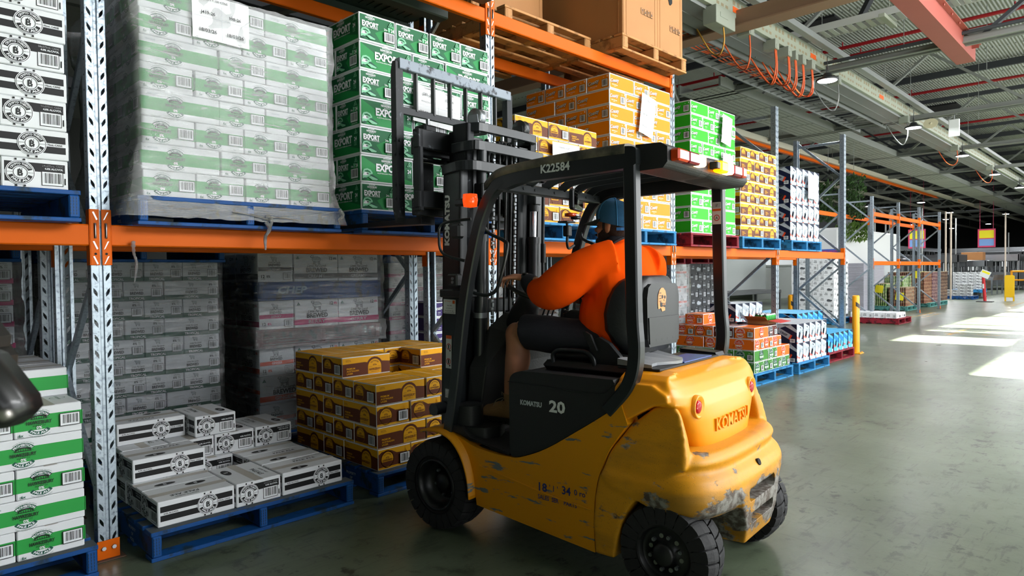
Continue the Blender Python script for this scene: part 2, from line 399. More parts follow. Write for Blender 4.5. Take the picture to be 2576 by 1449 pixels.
# ------------------------------------------------------------------ pallet racking
GALV=worn('galvanised','#a9b4bd','#6f7a84',55,.60,.10,rough=.38,metal=.75,c2='#8f9ba6')
ORANGE=worn('rack_orange','#d55c02','#8a3a06',3,.74,.05,rough=.5,c2='#dc6404',spec=.15)
DKBRACE=mat('brace_dark','#4a4e52',.45,metal=.6)
STEEL=mat('zinc_bolt','#b9bdc2',.3,metal=.9)
X1,BAY,YR,ZB,ZC=.942,2.737,3.822,1.700,3.514
def post_mesh(h,holes=True):
    mb=MB(); p=.0765; n=int(h/p); p=h/n
    for side in (-1,1):
        x0,x1=(-.045,-.010) if side<0 else (.010,.045)
        cx=(x0+x1)/2
        base=[(-.009,.022),(.002,.010),(.009,-.004),(.009,-.024),(-.002,-.012),(-.009,.002)]
        if side>0: base=[(-x,y) for x,y in base][::-1]
        for i in range(n):
            zc=(i+.5)*p+(0.0 if side<0 else .0); z0,z1=i*p,(i+1)*p
            if side<0: out=[(x0,z1),(x1,z1),(x1,zc),(x1,z0),(x0,z0),(x0,zc)]
            else: out=[(x0,z1),(x1,z1),(x1,zc),(x1,z0),(x0,z0),(x0,zc)]; 
            ins=[(cx+a,zc+b) for a,b in base]
            if side>0:
                # order the hole so that it walks clockwise from the top left like the outline
                ins=[(cx-.002,zc+.010),(cx+.009,zc+.022),(cx+.009,zc+.002),(cx+.002,zc-.012),(cx-.009,zc-.024),(cx-.009,zc-.004)]
            vs=[(x,0,z) for x,z in out]+[(x,0,z) for x,z in ins]+[(x,.003,z) for x,z in ins]
            fs=[(k,(k+1)%6,6+(k+1)%6,6+k) for k in range(6)]+[(6+k,6+(k+1)%6,12+(k+1)%6,12+k) for k in range(6)]
            mb.add(vs,fs,0,False)
    # centre groove and side flanges
    P=[(-.010,0),(-.006,.009),(.006,.009),(.010,0)]
    mb.loft([[(x,y,z) for x,y in P] for z in (0,h)],0,False,closed=False,cap=False)
    for s in (-1,1):
        mb.box(min(s*.045,s*.0425),max(s*.045,s*.0425),0,.07,0,h); mb.box(min(s*.045,s*.028),max(s*.045,s*.028),.068,.07,0,h)
        for i in range(1,int(h/.0765)):
            mb.cyl((s*.0448,.035,i*.0765),(s*.0456,.035,i*.0765),.005,8,1)
    return mb.mesh('post',[GALV,mat('hole_dark','#1a1c1e',.9)])
PM={h:post_mesh(h) for h in (4.35,3.676,3.34)}
def inst(name,me,parent,loc=(0,0,0),rz=0,**k):
    o=bpy.data.objects.new(name,me); col.objects.link(o); o.parent=parent; o.location=loc; o.rotation_euler=(0,0,rz); return tag(o,**k)
def frame_obj(x,y,h,label,group,depth=.84,br=0,foot=True):
    e=empty('rack_upright',(x,y,0),label=label,cat='rack upright',group=group)
    inst('post',PM[h],e,(0,0,0)); inst('post',PM[h],e,(0,depth,0),PI)
    k=0; z=.18+br
    mb0=MB()
    while z<h-.5:
        mb=MB(); a=(0,.07,z) if k%2==0 else (0,depth-.07,z); b=(0,depth-.07,z+.62) if k%2==0 else (0,.07,z+.62)
        mb.bar(a,b,.028,.040,.003); mb.build('brace',GALV,e); z+=.64; k+=1
    mb=MB(); mb.bar((0,.07,h-.12),(0,depth-.07,h-.12),.03,.04,.003); mb.build('brace',GALV,e)
    for yy,s in ((0,-1),(depth,1)):
        mb=MB(); mb.box(-.075,.075,min(yy+s*.03,yy-s*.10),max(yy+s*.03,yy-s*.10),0,.006,.002,2)
        f=yy+s*.004
        mb.box(-.051,.051,min(f,f-s*.004),max(f,f-s*.004),.006,.100,.001)
        for bx in (-.022,.024): mb.cyl((bx,f+s*.0005,.062),(bx,f+s*.010,.062),.0105,6,1); 
        mb.build('foot_plate',[ORANGE,STEEL,mat('base_dirty','#5a4436',.8)],e)
    return e
def beam_obj(x0,x1,y,z,label,group,face=-1,h=.107):
    """box beam between two posts with its hooked end connectors; face -1 looks to the aisle"""
    e=empty('rack_beam',((x0+x1)/2,y,z),label=label,cat='rack beam',group=group)
    a=(x1-x0)/2-.045; f=face
    mb=MB(); mb.box(-a,a,min(-f*.0,-f*.05) if f<0 else -.05,.05 if f<0 else 0,-h,0,.006); mb.build('beam_body',ORANGE,e)
    for s in (-1,1):
        mb=MB()
        xo=s*a                     # inner face of the post
        xa,xb=sorted((xo+s*.0,xo+s*.040)); yy=-.004 if f<0 else .004
        mb.box(xa,xb,min(yy,yy+.003*f),max(yy,yy+.003*f),-.205,.075,.0012)
        xa,xb=sorted((xo-s*.004,xo)); ya,yb=(-.006,.055) if f<0 else (-.055,.006)
        mb.box(xa,xb,ya,yb,-.205,.075,.001)
        yf=yy+.0035*f; cx=xo+s*.021
        def slot(zc,kind):
            ya,yb=sorted((yf,yf+.0012*f))
            if kind==0:
                d=.0085*s
                mb.prism([(cx-d-.003,zc+.019),(cx-d+.004,zc+.021),(cx+d+.003,zc-.017),(cx+d-.003,zc-.021)],ya,yb,'y',1)
            elif kind==1: mb.prism([(cx-.0055,zc-.038),(cx+.0055,zc-.038),(cx+.0055,zc+.038),(cx-.0055,zc+.038)],ya,yb,'y',2); mb.tube([(cx+.001*s,yf+.002*f,zc-.036),(cx,yf+.007*f,zc-.03),(cx,yf+.007*f,zc+.03),(cx,yf+.002*f,zc+.036)],.0032,8,1)
            else: mb.cyl((cx,yf,zc),(cx,yf+.001*f,zc),.006,12,2)
        slot(.042,0); slot(-.032,1); slot(-.105,0); slot(-.148,2); slot(-.180,0)
        mb.build('end_connector',[ORANGE,STEEL,mat('hole_dark')],e)
    return e
def PX(i): return X1+(i-1)*BAY
ordn=['zeroth','first','second','third','fourth','fifth','sixth','seventh','eighth','ninth','tenth','eleventh','twelfth']
for i in range(0,6):
    where={0:'outside the left edge, beside the stacked pallets',1:'nearest the camera, between the two nearest bays',2:'partly hidden behind the forklift mast',3:'behind the driver, below the brown cartons',4:'second from the far end of the row',5:'at the far end of the row beside the yellow bollard'}[i]
    if i==0: continue
    frame_obj(PX(i),YR,4.35 if i<=3 else 3.676,'galvanised rack upright '+where,'uprights of the near rack',br=.05*i)
GB='beams of the near rack'
for i in range(0,5):
    nm=['left of the nearest upright','right of the nearest upright','behind the forklift driver','in the bay with the green cartons','in the last bay'][i]
    beam_obj(PX(i),PX(i+1),YR,ZB,'orange lower rack beam on aisle side, '+nm,GB)
    beam_obj(PX(i),PX(i+1),YR+.84,ZB,'orange lower rack beam at the back, '+nm,GB,1)
for i in (1,2):
    nm=['above the dark green cartons','under the brown cartons'][i-1]
    beam_obj(PX(i),PX(i+1),YR,ZC,'orange upper rack beam on aisle side, '+nm,GB)
    beam_obj(PX(i),PX(i+1),YR+.84,ZC,'orange upper rack beam at the back, '+nm,GB,1)
# second row of racking back to back
for i in range(1,4):
    frame_obj(PX(i)-.03,YR+1.0,4.35,'galvanised upright of the rear rack row '+['','behind the nearest upright','behind the forklift mast','behind the driver'][i],'uprights of the rear rack row')
# far rack beyond the last bay
YF=5.5; FX=[16.9,19.3,21.75,24.05,26.72]
for i,x in enumerate(FX):
    frame_obj(x,YF,3.34,'tall galvanised upright of the far empty rack, '+['behind the yellow bollard','left end of the orange beams','above the green can pallet','third from its left','at its far end'][i],'uprights of the far rack')
for i in range(1,4):
    for z,t in ((2.93,'upper'),(1.62,'lower')):
        beam_obj(FX[i],FX[i+1],YF,z,f'{t} orange beam of the far empty rack, {["left","middle","right"][i-1]} bay','beams of the far rack')
    beam_obj(FX[i],FX[i+1],YF+.84,2.93,f'upper back beam of the far empty rack, {["left","middle","right"][i-1]} bay','beams of the far rack',1)
beam_obj(FX[0],FX[1],YF+.84,2.93,'long orange beam at the back of the far rack, above the white tank','beams of the far rack',1)
# ------------------------------------------------------------------ pallets
def pallet_proto(c,c2,edge,text=None,tc='#cfd6dc',w=1.165,name='blue',block=.045):
    WP=worn('pallet_'+name,c,edge,9,.57,.05,(1,1,1),.62,c2=c2); WT=worn('pallet_top_'+name,'#4c5257' if name=='blue' else c2,c,5,.66,.05,(1,3,1),.8)
    parts=[]
    mb=MB(); 
    ys=[(0,.10)]+[(.135+i*.1335,.135+i*.1335+.095) for i in range(7)]+[(1.065,1.165)]
    for a,b in ys: mb.box(0,w,a,b,.128,.150,.003)
    d=mb.mesh('deck',[WP,WT]);
    for p in d.polygons:
        if p.normal.z>.9: p.material_index=1
    parts.append(('deck_boards',d,(0,0,0)))
    mb=MB(); mb.box(-block/2,block/2,.0,w,.020,.128,.006)
    mb2=MB(); 
    for i in range(6):
        for j in range(3):
            z=.035+i*.0145; x=-block/2+.006+j*.012; mb.box(x,x+.003,-.0012,0,z,z+.010,0,1)
    be=mb.mesh('bearer',[WP,mat('pallet_nailplate_'+name,edge,.5,metal=.3)])
    for x in (block/2+.005,w/2,w-block/2-.005): parts.append(('bearer',be,(x,0,0)))
    mb=MB()
    for a,b in ((0,.10),(.30,.40),(.53,.63),(.765,.865),(1.065,1.165)): mb.box(0,w,a,b,0,.020,.003)
    parts.append(('bottom_boards',mb.mesh('bottom',[WP]),(0,0,0)))
    if text:
        A=Art()
        for k,t in enumerate(text): A.text(t,.38,.095-k*.03,.018,'m',bold=.01)
        mb=MB(); A.put(mb,lambda x,y,dd:(.0045-dd,.70-x,y),lambda n:0)
        parts.append(('stencil',mb.mesh('stencil',[mat('stencil_'+name,tc,.7)]),(0,0,0)))
    return parts
PAL={'blue':pallet_proto('#0c4f92','#0a3f7c','#1c3244',['PROPERTY','OF','POOL']),
 'bluelt':pallet_proto('#2e86bd','#2b78ad','#1b4a68',name='bluelt'),
 'red':pallet_proto('#8e1b2c','#7c1626','#4a0f18',name='red'),
 'teal':pallet_proto('#5d9c96','#4f8d88','#2f5f5c',name='teal'),
 'wood':pallet_proto('#c08a54','#b07c48','#8a5d33',name='wood',block=.09)}
def pallet(kind,x,y,z,label,group='pallets',rz=0,w=None):
    e=empty('pallet',(x,y,z),rz,label=label,cat='pallet',group=group)
    for nm,me,lc in PAL[kind]: inst(nm,me,e,lc)
    return e
# ------------------------------------------------------------------ printed cartons
def art_crypto(w,H,kind):
    A=Art()
    if kind=='top':
        L=w; Wd=H
        A.rect(-L/2,-.026,L/2,.026,'tape'); A.disc(-L*.16,-Wd*.30,.055,'black',ry=.024); A.ring(-L*.16,-Wd*.30,.0,.0,'white')
        A.text('B',-L*.16,-Wd*.30,.024,'white',bold=.05)
        A.text('PALE ALE',L*.1,Wd*.22,.026,'dk',bold=.04); A.text('CRYPTO THIRST',L*.1,Wd*.36,.012,'dk',bold=.03); A.text('BITCOIN BREWED',L*.1,Wd*.10,.006,'dgrey')
        return A
    cx=(.13*w if kind=='long' else -.22*w); cy=.5*H; r=.40*H; a,b=-w/2+.016,w/2-.016
    yb=((.57,.80),(.22,.45))
    if kind=='long':
        for y0,y1 in yb: A.rect(a,y0*H,b,y1*H,'black',1)
        A.text('4.0% ALC/VOL',a+.052,.51*H,.0085,'black',bold=.04); A.text('24x375mL CANS',b-.055,.51*H,.0085,'black',bold=.04)
    else:
        A.rect(a,.57*H,b,.86*H,'black',1); A.rect(a,.20*H,-.02,.45*H,'black',1)
        A.text('24x375mL CANS',b-.048,.79*H,.0085,'white',bold=.05); A.text('4.0% ALC/VOL',b-.044,.69*H,.0085,'white',bold=.05)
        A.bars(b-.088,.16*H,b-.014,.56*H); A.rect(b-.003,.18*H,b+.002,.40*H,'black')
    for k in (-1,1):
        for s in (-1,1): A.rect(cx+k*.016-.004,cy+s*(r+.004)-.004,cx+k*.016+.004,cy+s*(r+.004)+.005,'black')
    A.disc(cx,cy,r*1.02,'white'); A.ring(cx,cy,r*.93,r*.97,'black'); A.ring(cx,cy,r*.56,r*.87,'black',18,162); A.ring(cx,cy,r*.56,r*.87,'black',198,342)
    A.ring(cx,cy,r*.46,r*.50,'black')
    A.arc('CRYPTO THIRST',cx,cy,r*.64,r*.17,'white',90,.05,span=128); A.arc('PALE ALE',cx,cy,r*.80,r*.20,'white',270,.06,True,span=110)
    A.text('B',cx,cy,r*.50,'black',bold=.05)
    for k in (-.06,.10):
        for s in (-1,1): A.rect(cx+(k-.02)*r,cy+s*r*.27-.05*r,cx+(k+.03)*r,cy+s*r*.27+.05*r,'black')
    A.text('BITCOIN',cx-r*.72,cy,r*.07,'black'); A.text('BREWED',cx+r*.72,cy,r*.07,'black')
    return A
def bridge(A,cx,cy,w,m):
    A.ring(cx,cy-w*.30,w*.44,w*.50,m,50,130,10); A.rect(cx-w*.33,cy,cx+w*.33,cy+w*.03,m)
    for k in range(-3,4): A.rect(cx+k*w*.09-w*.01,cy,cx+k*w*.09+w*.01,cy+w*.13,m)
def hawk(A,cx,cy,w,m,sub=True):
    """arched river-bridge mark over the brewer's name"""
    bridge(A,cx,cy+w*.20,w,m); A.text('HAWKESBURY',cx,cy+w*.06,w*.17,m,w=w,bold=.05)
    if sub: A.text('BREWING CO',cx,cy-w*.10,w*.06,m,w=w*.5)
def art_green(w,H,kind):
    A=Art()
    if kind=='top':
        A.rect(-w/2,-.026,w/2,.026,'tape'); A.ring(0,-H*.27,.030,.033,'dkgreen'); A.text('HAWKESBURY',0,-H*.27,.012,'dkgreen',bold=.04); A.text('PALE ALE',w*.05,H*.27,.02,'dkgreen',bold=.03); return A
    A.rect(-w/2,.24*H,w/2,.72*H,'green',1)
    cx=-.08*w if kind=='long' else -.14*w; cy=.46*H; r=.40*H
    A.ring(cx,cy,r*.70,r*1.0,'dkgreen',38,142); A.ring(cx,cy,r*.70,r*1.0,'dkgreen',218,322)
    A.arc('PROHIBITION',cx,cy,r*.76,r*.19,'white',90,.05,span=96); A.arc('PALE ALE',cx,cy,r*.93,r*.19,'white',270,.06,True,span=84)
    hawk(A,cx,cy-r*.03,r*1.75,'black'); A.text('0%',cx,cy-r*.36,r*.24,'white',bold=.05)
    for s in (-1,1): A.rect(cx+s*r*.45-.014,cy+r*.02-.05*r*0+r*.35,cx+s*r*.45+.014,cy+r*.37+.0012,'black')
    A.arc('naturally brewed, low calorie',cx,cy,r*1.08,r*.09,'dkgreen',90,0,span=80); A.arc('enjoy anywhere, anytime',cx,cy,r*1.16,r*.09,'dkgreen',270,0,True,span=80)
    if kind=='long': A.text('18/03/2028',-w*.36,.83*H,.008,'grey')
    else: A.text('6x',-w/2+.028,.12*H,.013,'dkgreen',bold=.05); A.rect(-w/2+.016,.05*H,-w/2+.040,.055*H,'dkgreen'); A.bars(w/2-.088,.29*H,w/2-.018,.64*H)
    return A
def art_std(w,H,kind):
    A=Art()
    if kind=='top':
        A.rect(-w/2+.006,-H/2+.006,w/2-.006,H/2-.006,'gold',1); A.rect(-w/2,-.004,w/2,.004,'white')
        for s in (-1,1): A.text('THE STANDARD',0,s*H*.2,.016,'wbrown',bold=.02); A.text('HAWKESBURY',.02,s*H*.34,.012,'wbrown')
        return A
    e=.007; A.rect(-w/2+e,e,w/2-e,H-e,'gold',1)
    if kind=='long':
        cx=.16*w; r=.45*H; p=[(-w/2+e,e),(w/2-e,e),(w/2-e,.60*H),(cx+r*1.25,.64*H)]
        p+=[(cx+r*1.12*math.cos(R(a)),.40*H+r*1.12*math.sin(R(a))) for a in (30,50,70,90,110,130,150)]+[(cx-r*1.25,.68*H),(-w/2+e,.66*H)]
        A.poly(p,'brown',2)
        half=lambda k:[(cx+r*k*math.cos(R(a)),.40*H+r*k*math.sin(R(a))) for a in range(0,181,12)]+[(cx-r*k,e+.001),(cx+r*k,e+.001)]
        A.poly(half(.98),'gold'); A.poly(half(.92),'brown'); A.poly(half(.87),'gold')
        A.arc('THE STANDARD',cx,.38*H,r*.62,r*.17,'brown',90,.04,span=95); bridge(A,cx,.46*H,r*.8,'brown')
        A.text('HAWKESBURY',cx,.29*H,r*.27,'brown',w=r*1.55,bold=.05); A.rect(cx-r*.8,.36*H+r*.12,cx-r*.35,.36*H+r*.14,'brown'); A.rect(cx+r*.35,.36*H+r*.12,cx+r*.8,.36*H+r*.14,'brown'); A.text('BREWING CO',cx,.16*H,r*.08,'brown',w=r)
        for k,t in enumerate(('PREMIUM','AUSTRALIAN','LAGER')): A.text(t,-w/2+.035,(.43-.12*k)*H,.012,'gold',bold=.04,al=-1)
        A.text('6x4x375mL',-w/2+.028,.85*H,.006,'brown',al=-1); A.text('4.4% ALC/VOL',-w/2+.028,.79*H,.005,'brown',al=-1)
    else:
        A.poly([(-w/2+e,.14*H),(w/2-e,.14*H),(w/2-e,.66*H),(.06*w,.70*H),(-.1*w,.86*H),(-.38*w,.86*H),(-w/2+e,.74*H)],'brown',2)
        cx=-.22*w; cy=.49*H; r=.39*H
        A.disc(cx,cy,r*1.06,'brown'); A.disc(cx,cy,r*.97,'gold'); A.disc(cx,cy,r*.90,'brown'); A.disc(cx,cy,r*.84,'gold')
        A.poly([(cx+r*.84*math.cos(R(a)),cy+r*.84*math.sin(R(a))) for a in range(200,341,10)],'brown')
        A.arc('THE STANDARD',cx,cy,r*.58,r*.15,'brown',90,.03,span=100); A.text('HAWKESBURY',cx,cy-r*.10,r*.24,'brown',w=r*1.45,bold=.05); bridge(A,cx,cy+r*.12,r*.8,'brown')
        A.bars(w/2-.092,.18*H,w/2-.024,.60*H); A.text('24x',w/2-.058,.73*H,.012,'gold',bold=.02); A.poly([(w/2-.040,.65*H),(w/2-.030,.65*H),(w/2-.027,.83*H),(w/2-.043,.83*H)],'gold'); A.text('ALC/VOL 4.4%',w/2-.056,.075*H,.006,'brown')
    return A
def tri(A,cx,cy,s,m):
    A.poly([(cx-s,cy-s*.7),(cx+s,cy-s*.7),(cx,cy+s)],m); A.poly([(cx-s*.72,cy-s*.55),(cx+s*.72,cy-s*.55),(cx,cy+s*.68)],'fgreen'); A.disc(cx,cy+s*.05,s*.16,m,8); A.rect(cx-s*.2,cy-s*.45,cx+s*.2,cy-s*.1,m)
def bird(A,x,y,s,q=1.55):
    """crested duck head with a broad bill"""
    n0=len(A.it)
    A.poly([(x,y),(x,y+.55*s),(x+.10*s,y+.82*s),(x+.32*s,y+.92*s),(x+.55*s,y+.82*s),(x+.68*s,y+.58*s),(x+.66*s,y+.42*s),(x+.52*s,y+.30*s),(x+.30*s,y+.12*s)],'ltgreen')
    A.poly([(x+.14*s,y+.70*s),(x+.34*s,y+.78*s),(x+.52*s,y+.66*s),(x+.56*s,y+.50*s),(x+.40*s,y+.60*s),(x+.18*s,y+.60*s)],'fgreen')
    A.poly([(x+.02*s,y+.30*s),(x+.14*s,y+.58*s),(x+.36*s,y+.54*s),(x+.40*s,y+.36*s),(x+.22*s,y+.28*s)],'white')
    A.disc(x+.34*s,y+.46*s,.075*s,'black',10); A.disc(x+.35*s,y+.47*s,.025*s,'white',6)
    A.poly([(x+.46*s,y+.36*s),(x+.62*s,y+.44*s),(x+.92*s,y+.20*s),(x+1.12*s,y+.02*s),(x+.86*s,y+.06*s)],'dkgreen')
    A.poly([(x+.38*s,y+.16*s),(x+.56*s,y+.26*s),(x+1.02*s,y+.04*s),(x+.94*s,y-.06*s),(x+.64*s,y-.07*s)],'ltgreen')
    A.poly([(x,y-.04*s),(x+.14*s,y+.10*s),(x+.26*s,y+.02*s),(x+.34*s,y-.06*s),(x+.2*s,y-.1*s),(x,y-.1*s)],'dkgreen')
    A.it[n0:]=[([(x+(a-x)*q,b_) for a,b_ in v],f,m,l) for v,f,m,l in A.it[n0:]]
def art_export(w,H,kind):
    A=Art()
    if kind=='top': A.rect(-w/2+.01,-H/2+.01,w/2-.01,H/2-.01,'fgreen',1); return A
    e=.012; A.rect(-w/2+e,e,w/2-e,H-e,'fgreen',1)
    if kind=='long':
        A.poly([(-w/2+e,e),(w/2-e,e),(w/2-e,.18*H),(-.02,.45*H),(-w/2+e,H-e)],'mgreen',2); hawk(A,-.01*w,.80*H,.095,'white'); A.text('EXPORT',.03*w,.58*H,.048,'white',w=.215,bold=.09)
        A.text('AUSTRALIAN PREMIUM LAGER',.03*w,.37*H,.008,'white',w=.20,bold=.02); bird(A,-w/2+.014,.13*H,.074); tri(A,w/2-.042,.80*H,.020,'ltgreen'); A.text('24',w/2-.045,.55*H,.026,'white',w=.030,bold=.06)
        A.text('375mL',w/2-.045,.43*H,.009,'ltgreen',w=.03); A.text('5.2%',w/2-.045,.35*H,.014,'ltgreen',w=.028)
    else:
        A.poly([(-.02,.38*H),(w/2-e,.80*H),(w/2-e,e),(.10*w,e)],'mgreen',2); hawk(A,-.20*w,.82*H,.075,'white'); A.text('EXPORT',-.20*w,.63*H,.033,'white',w=.125,bold=.09); A.text('AUSTRALIAN PREMIUM LAGER',-.20*w,.51*H,.006,'white',w=.118)
        bird(A,-w/2+.014,.13*H,.070); tri(A,w/2-.045,.80*H,.020,'ltgreen'); A.text('24',w/2-.032,.60*H,.024,'white',w=.028,bold=.06); A.text('24x',w/2-.086,.58*H,.014,'white',bold=.02)
        A.poly([(w/2-.066,.52*H),(w/2-.054,.52*H),(w/2-.050,.68*H),(w/2-.070,.68*H)],'ltgreen'); A.bars(w/2-.096,.17*H,w/2-.020,.47*H); A.text('5.2% ALC/VOL',w/2-.052,.095*H,.008,'white')
    return A
def script(A,t,cx,cy,h,m,sh,ang=.10):
    A.text(t,cx+.003,cy-.004,h,sh,bold=.12,shear=.35,rot=ang); A.text(t,cx,cy,h,sh,bold=.11,shear=.35,rot=ang); A.text(t,cx,cy,h,m,bold=.03,shear=.35,rot=ang)
def art_coasty(c,sub):
    def f(w,H,kind):
        A=Art()
        if kind=='top':
            A.rrect(-w/2+.008,-H/2+.008,w/2-.008,H/2-.008,.01,c,1); A.rect(-w/2,-.012,w/2,.012,'white'); script(A,'Coasty',0,H*.25,.03,'white','dk'); return A
        A.rrect(-w/2+.012,.012,w/2-.012,H-.012,.012,c,1)
        cx=-w/2+(.085 if kind=='long' else .078); script(A,'Coasty',cx,.60*H,.034,'white','black',.14)
        A.text(sub,cx,.30*H,.009,'white',bold=.03); A.text('BREWING CO',cx,.20*H,.004,'white')
        if kind!='long': A.bars(w/2-.088,.20*H,w/2-.028,.62*H); A.text('24x',w/2-.07,.77*H,.007,'white'); A.poly([(w/2-.030,.74*H),(w/2-.024,.74*H),(w/2-.021,.86*H),(w/2-.033,.86*H)],'white')
        return A
    return f
def sheep(A,cx,cy,s,m,b='ltgrey'):
    A.disc(cx,cy,.50*s,m,14,ry=.30*s); A.disc(cx,cy,.46*s,b,14,ry=.26*s)
    A.disc(cx-.50*s,cy+.26*s,.17*s,m,10,ry=.13*s); A.disc(cx-.48*s,cy+.27*s,.13*s,b,8,ry=.09*s)
    A.poly([(cx-.40*s,cy+.34*s),(cx-.26*s,cy+.40*s),(cx-.34*s,cy+.26*s)],m)
    for k in (-.32,-.18,.22,.36): A.rect(cx+k*s-.035*s,cy-.52*s,cx+k*s+.035*s,cy-.2*s,m)
    for k in range(5): A.ring(cx+(-.3+.15*k)*s,cy+.04*s*(-1)**k,.07*s,.085*s,m,0,300,6)
def art_lamb(flav,band,big=False):
    def f(w,H,kind):
        A=Art()
        if kind=='top': A.rect(-w/2,-.02,w/2,.02,'ltgrey',1); return A
        if not big:
            A.rect(-w/2,0,w/2,.24*H,band,1); cx=-.06 if kind=='long' else -.18*w; 
            if kind=='long': cx=-.02*w
            sheep(A,cx,.80*H,.034,'dgrey'); A.text('Little Fat Lamb',cx,.56*H,.012,'dk',w=.085,shear=.4); A.text('BREWED',cx,.39*H,.020,'dk',w=.088,bold=.07); A.text(flav,cx,.12*H,.017,'white',w=.105,bold=.04)
            A.text('8%',w/2-.068,.77*H,.017,'dk',bold=.04); A.text('ALC',w/2-.038,.82*H,.007,'dk'); A.text('VOL',w/2-.038,.74*H,.007,'dk'); A.text('6x4x375mL',w/2-.055,.92*H,.007,'dk')
            A.bars(w/2-.082,.22*H,w/2-.022,.58*H)
        else:
            if kind=='long':
                A.rect(-w/2,.10*H,w/2,.29*H,band,1); A.text(flav,0,.195*H,.028,'white',w=.16,bold=.04); sheep(A,0,.80*H,.085,'dgrey'); A.text('Little Fat Lamb',0,.57*H,.022,'dk',w=.18,shear=.4); A.text('BREWED',0,.42*H,.038,'dk',w=.20,bold=.07)
            else:
                A.rect(-w/2+.01,.38*H,w/2-.01,.52*H,band,1); A.text(flav,0,.45*H,.020,'white',w=.09,bold=.04); sheep(A,-.01,.82*H,.05,'dgrey'); A.text('Little Fat Lamb',-.01,.69*H,.012,'dk',w=.10,shear=.4); A.text('BREWED',-.01,.60*H,.020,'dk',w=.105,bold=.07)
                A.text('12',-w/2+.045,.20*H,.026,'dk',bold=.06); A.bars(w/2-.085,.10*H,w/2-.03,.30*H)
                A.text('x1.25L',-w/2+.045,.10*H,.010,'dk')
            A.text('8%',w/2-.035 if kind=='long' else -w/2+.09,.84*H if kind=='long' else .20*H,.020,band,bold=.05)
            if kind=='long': A.text('12',w/2-.075,.84*H,.028,'dk',bold=.06); tri(A,-w/2+.035,.85*H,.018,'grey')
        return A
    return f
def art_can24(body,accent,num,bg2):
    def f(w,H,kind):
        A=Art()
        if kind=='top': A.rect(-w/2,-H/2,w/2,H/2,'sky' if num=='30' else 'ltgrey',1); A.rect(-w/2,-.01,w/2,.01,'white'); return A
        if kind=='long':
            A.rect(-w/2,0,w/2,H,body,1); A.poly([(-w/2,.72*H),(-w/2+.10,H),(w/2-.06,H),(-w/2,.55*H)],bg2,2); A.poly([(w/2-.22,H),(w/2-.10,H),(w/2,.70*H),(w/2,.55*H)],bg2,2)
            c_,s_=math.cos(-.5),math.sin(-.5); q=lambda x,y:(.02+x*c_-y*s_,.50*H+x*s_+y*c_)
            A.poly([q(-.10,-.035),q(.10,-.035),q(.10,.035),q(-.10,.035)],'silver'); A.poly([q(-.11,-.035),q(-.09,-.035),q(-.09,.035),q(-.11,.035)],accent); A.poly([q(.09,-.035),q(.115,-.035),q(.115,.035),q(.09,.035)],accent)
            A.text('CRISP',.02,.50*H,.030,body,w=.11,bold=.04,rot=-.5); A.text('LOW CARB LAGER',.06,.86*H,.012,'white',w=.16,rot=-.42)
            A.text(num,-w/2+.06,.29*H,.046,'white',bold=.07); A.text('CAN',-w/2+.06,.15*H,.030,'sky',bold=.07); A.text('PACK',-w/2+.06,.05*H,.020,'brick',bold=.07); A.bars(w/2-.09,.06*H,w/2-.03,.22*H,False)
        else:
            n=1 if w<.25 else 2
            A.rect(-w/2+.003,.003,w/2-.003,H-.003,'ice' if num=='24' else 'sky',1)
            A.poly([(-w/2+.003,.95*H),(-w/2+.003,.72*H),(w/2-.003,.42*H),(w/2-.003,.66*H)],'silver' if num=='24' else 'blue',2)
            c_,s_=math.cos(1.15),math.sin(1.15); q=lambda x,y:(x*c_-y*s_,.52*H+x*s_+y*c_)
            A.poly([q(-.075,-.03),q(.07,-.03),q(.085,-.02),q(.085,.02),q(.07,.03),q(-.075,.03)],'ltgrey'); A.poly([q(-.09,-.022),q(-.07,-.03),q(-.07,.03),q(-.09,.022)],accent); A.text('Coasty',0,.52*H,.024,'blue' if num=='30' else 'navy',w=.09,bold=.03,shear=.3,rot=1.15)
            A.rect(-w/2+.003,.003,-w/2+.045,.12*H,'sky'); A.rect(-w/2+.003,.003,-w/2+.045,.06*H,'brick'); A.rect(w/2-.05,.003,w/2-.01,.16*H,'white'); A.poly([(-w/2+.003,.18*H),(-w/2+.04,.30*H),(-w/2+.003,.42*H)],'brick')
            A.rect(w/2-.03,.62*H,w/2-.018,.68*H,'dkgreen'); A.poly([(w/2-.003,.997*H),(w/2-.003,.80*H),(-w/2+.06,.985*H)],'navy'); A.poly([(w/2-.003,.18*H),(w/2-.003,.50*H),(w/2-.06,.18*H)],body)
        return A
    return f
def art_pack(c,name,banner):
    def f(w,H,kind):
        A=Art()
        if kind=='top': A.rect(-w/2+.006,-H/2+.006,w/2-.006,H/2-.006,c,1); A.rect(-w/2,-.02,w/2,.02,'kraft'); return A
        e=.008; A.rect(-w/2+e,e,w/2-e,H-e,c,1); cx=0 if kind=='long' else -.20*w; cy=.52*H; r=.40*H
        A.disc(cx,cy,r*1.12,'white'); A.disc(cx,cy,r,banner); A.ring(cx,cy,r*.86,r*.90,'white'); A.text('HAWKESBURY',cx,cy+r*.22,r*.18,'white',w=r*1.3,bold=.04); bridge(A,cx,cy+r*.45,r*.7,'white')
        A.poly([(cx-r*1.2,cy-r*.62),(cx+r*1.2,cy-r*.62),(cx+r*1.1,cy-r*.05),(cx-r*1.1,cy-r*.05)],c); A.text(name,cx,cy-r*.34,r*.40,'white',w=r*1.9 if len(name)>5 else r*1.5,bold=.08)
        A.text('GAS',w/2-.03,.86*H,.009,'white',bold=.04)
        if kind!='long': A.bars(w/2-.088,.20*H,w/2-.026,.60*H); A.text('24x',w/2-.065,.75*H,.009,'white')
        return A
    return f
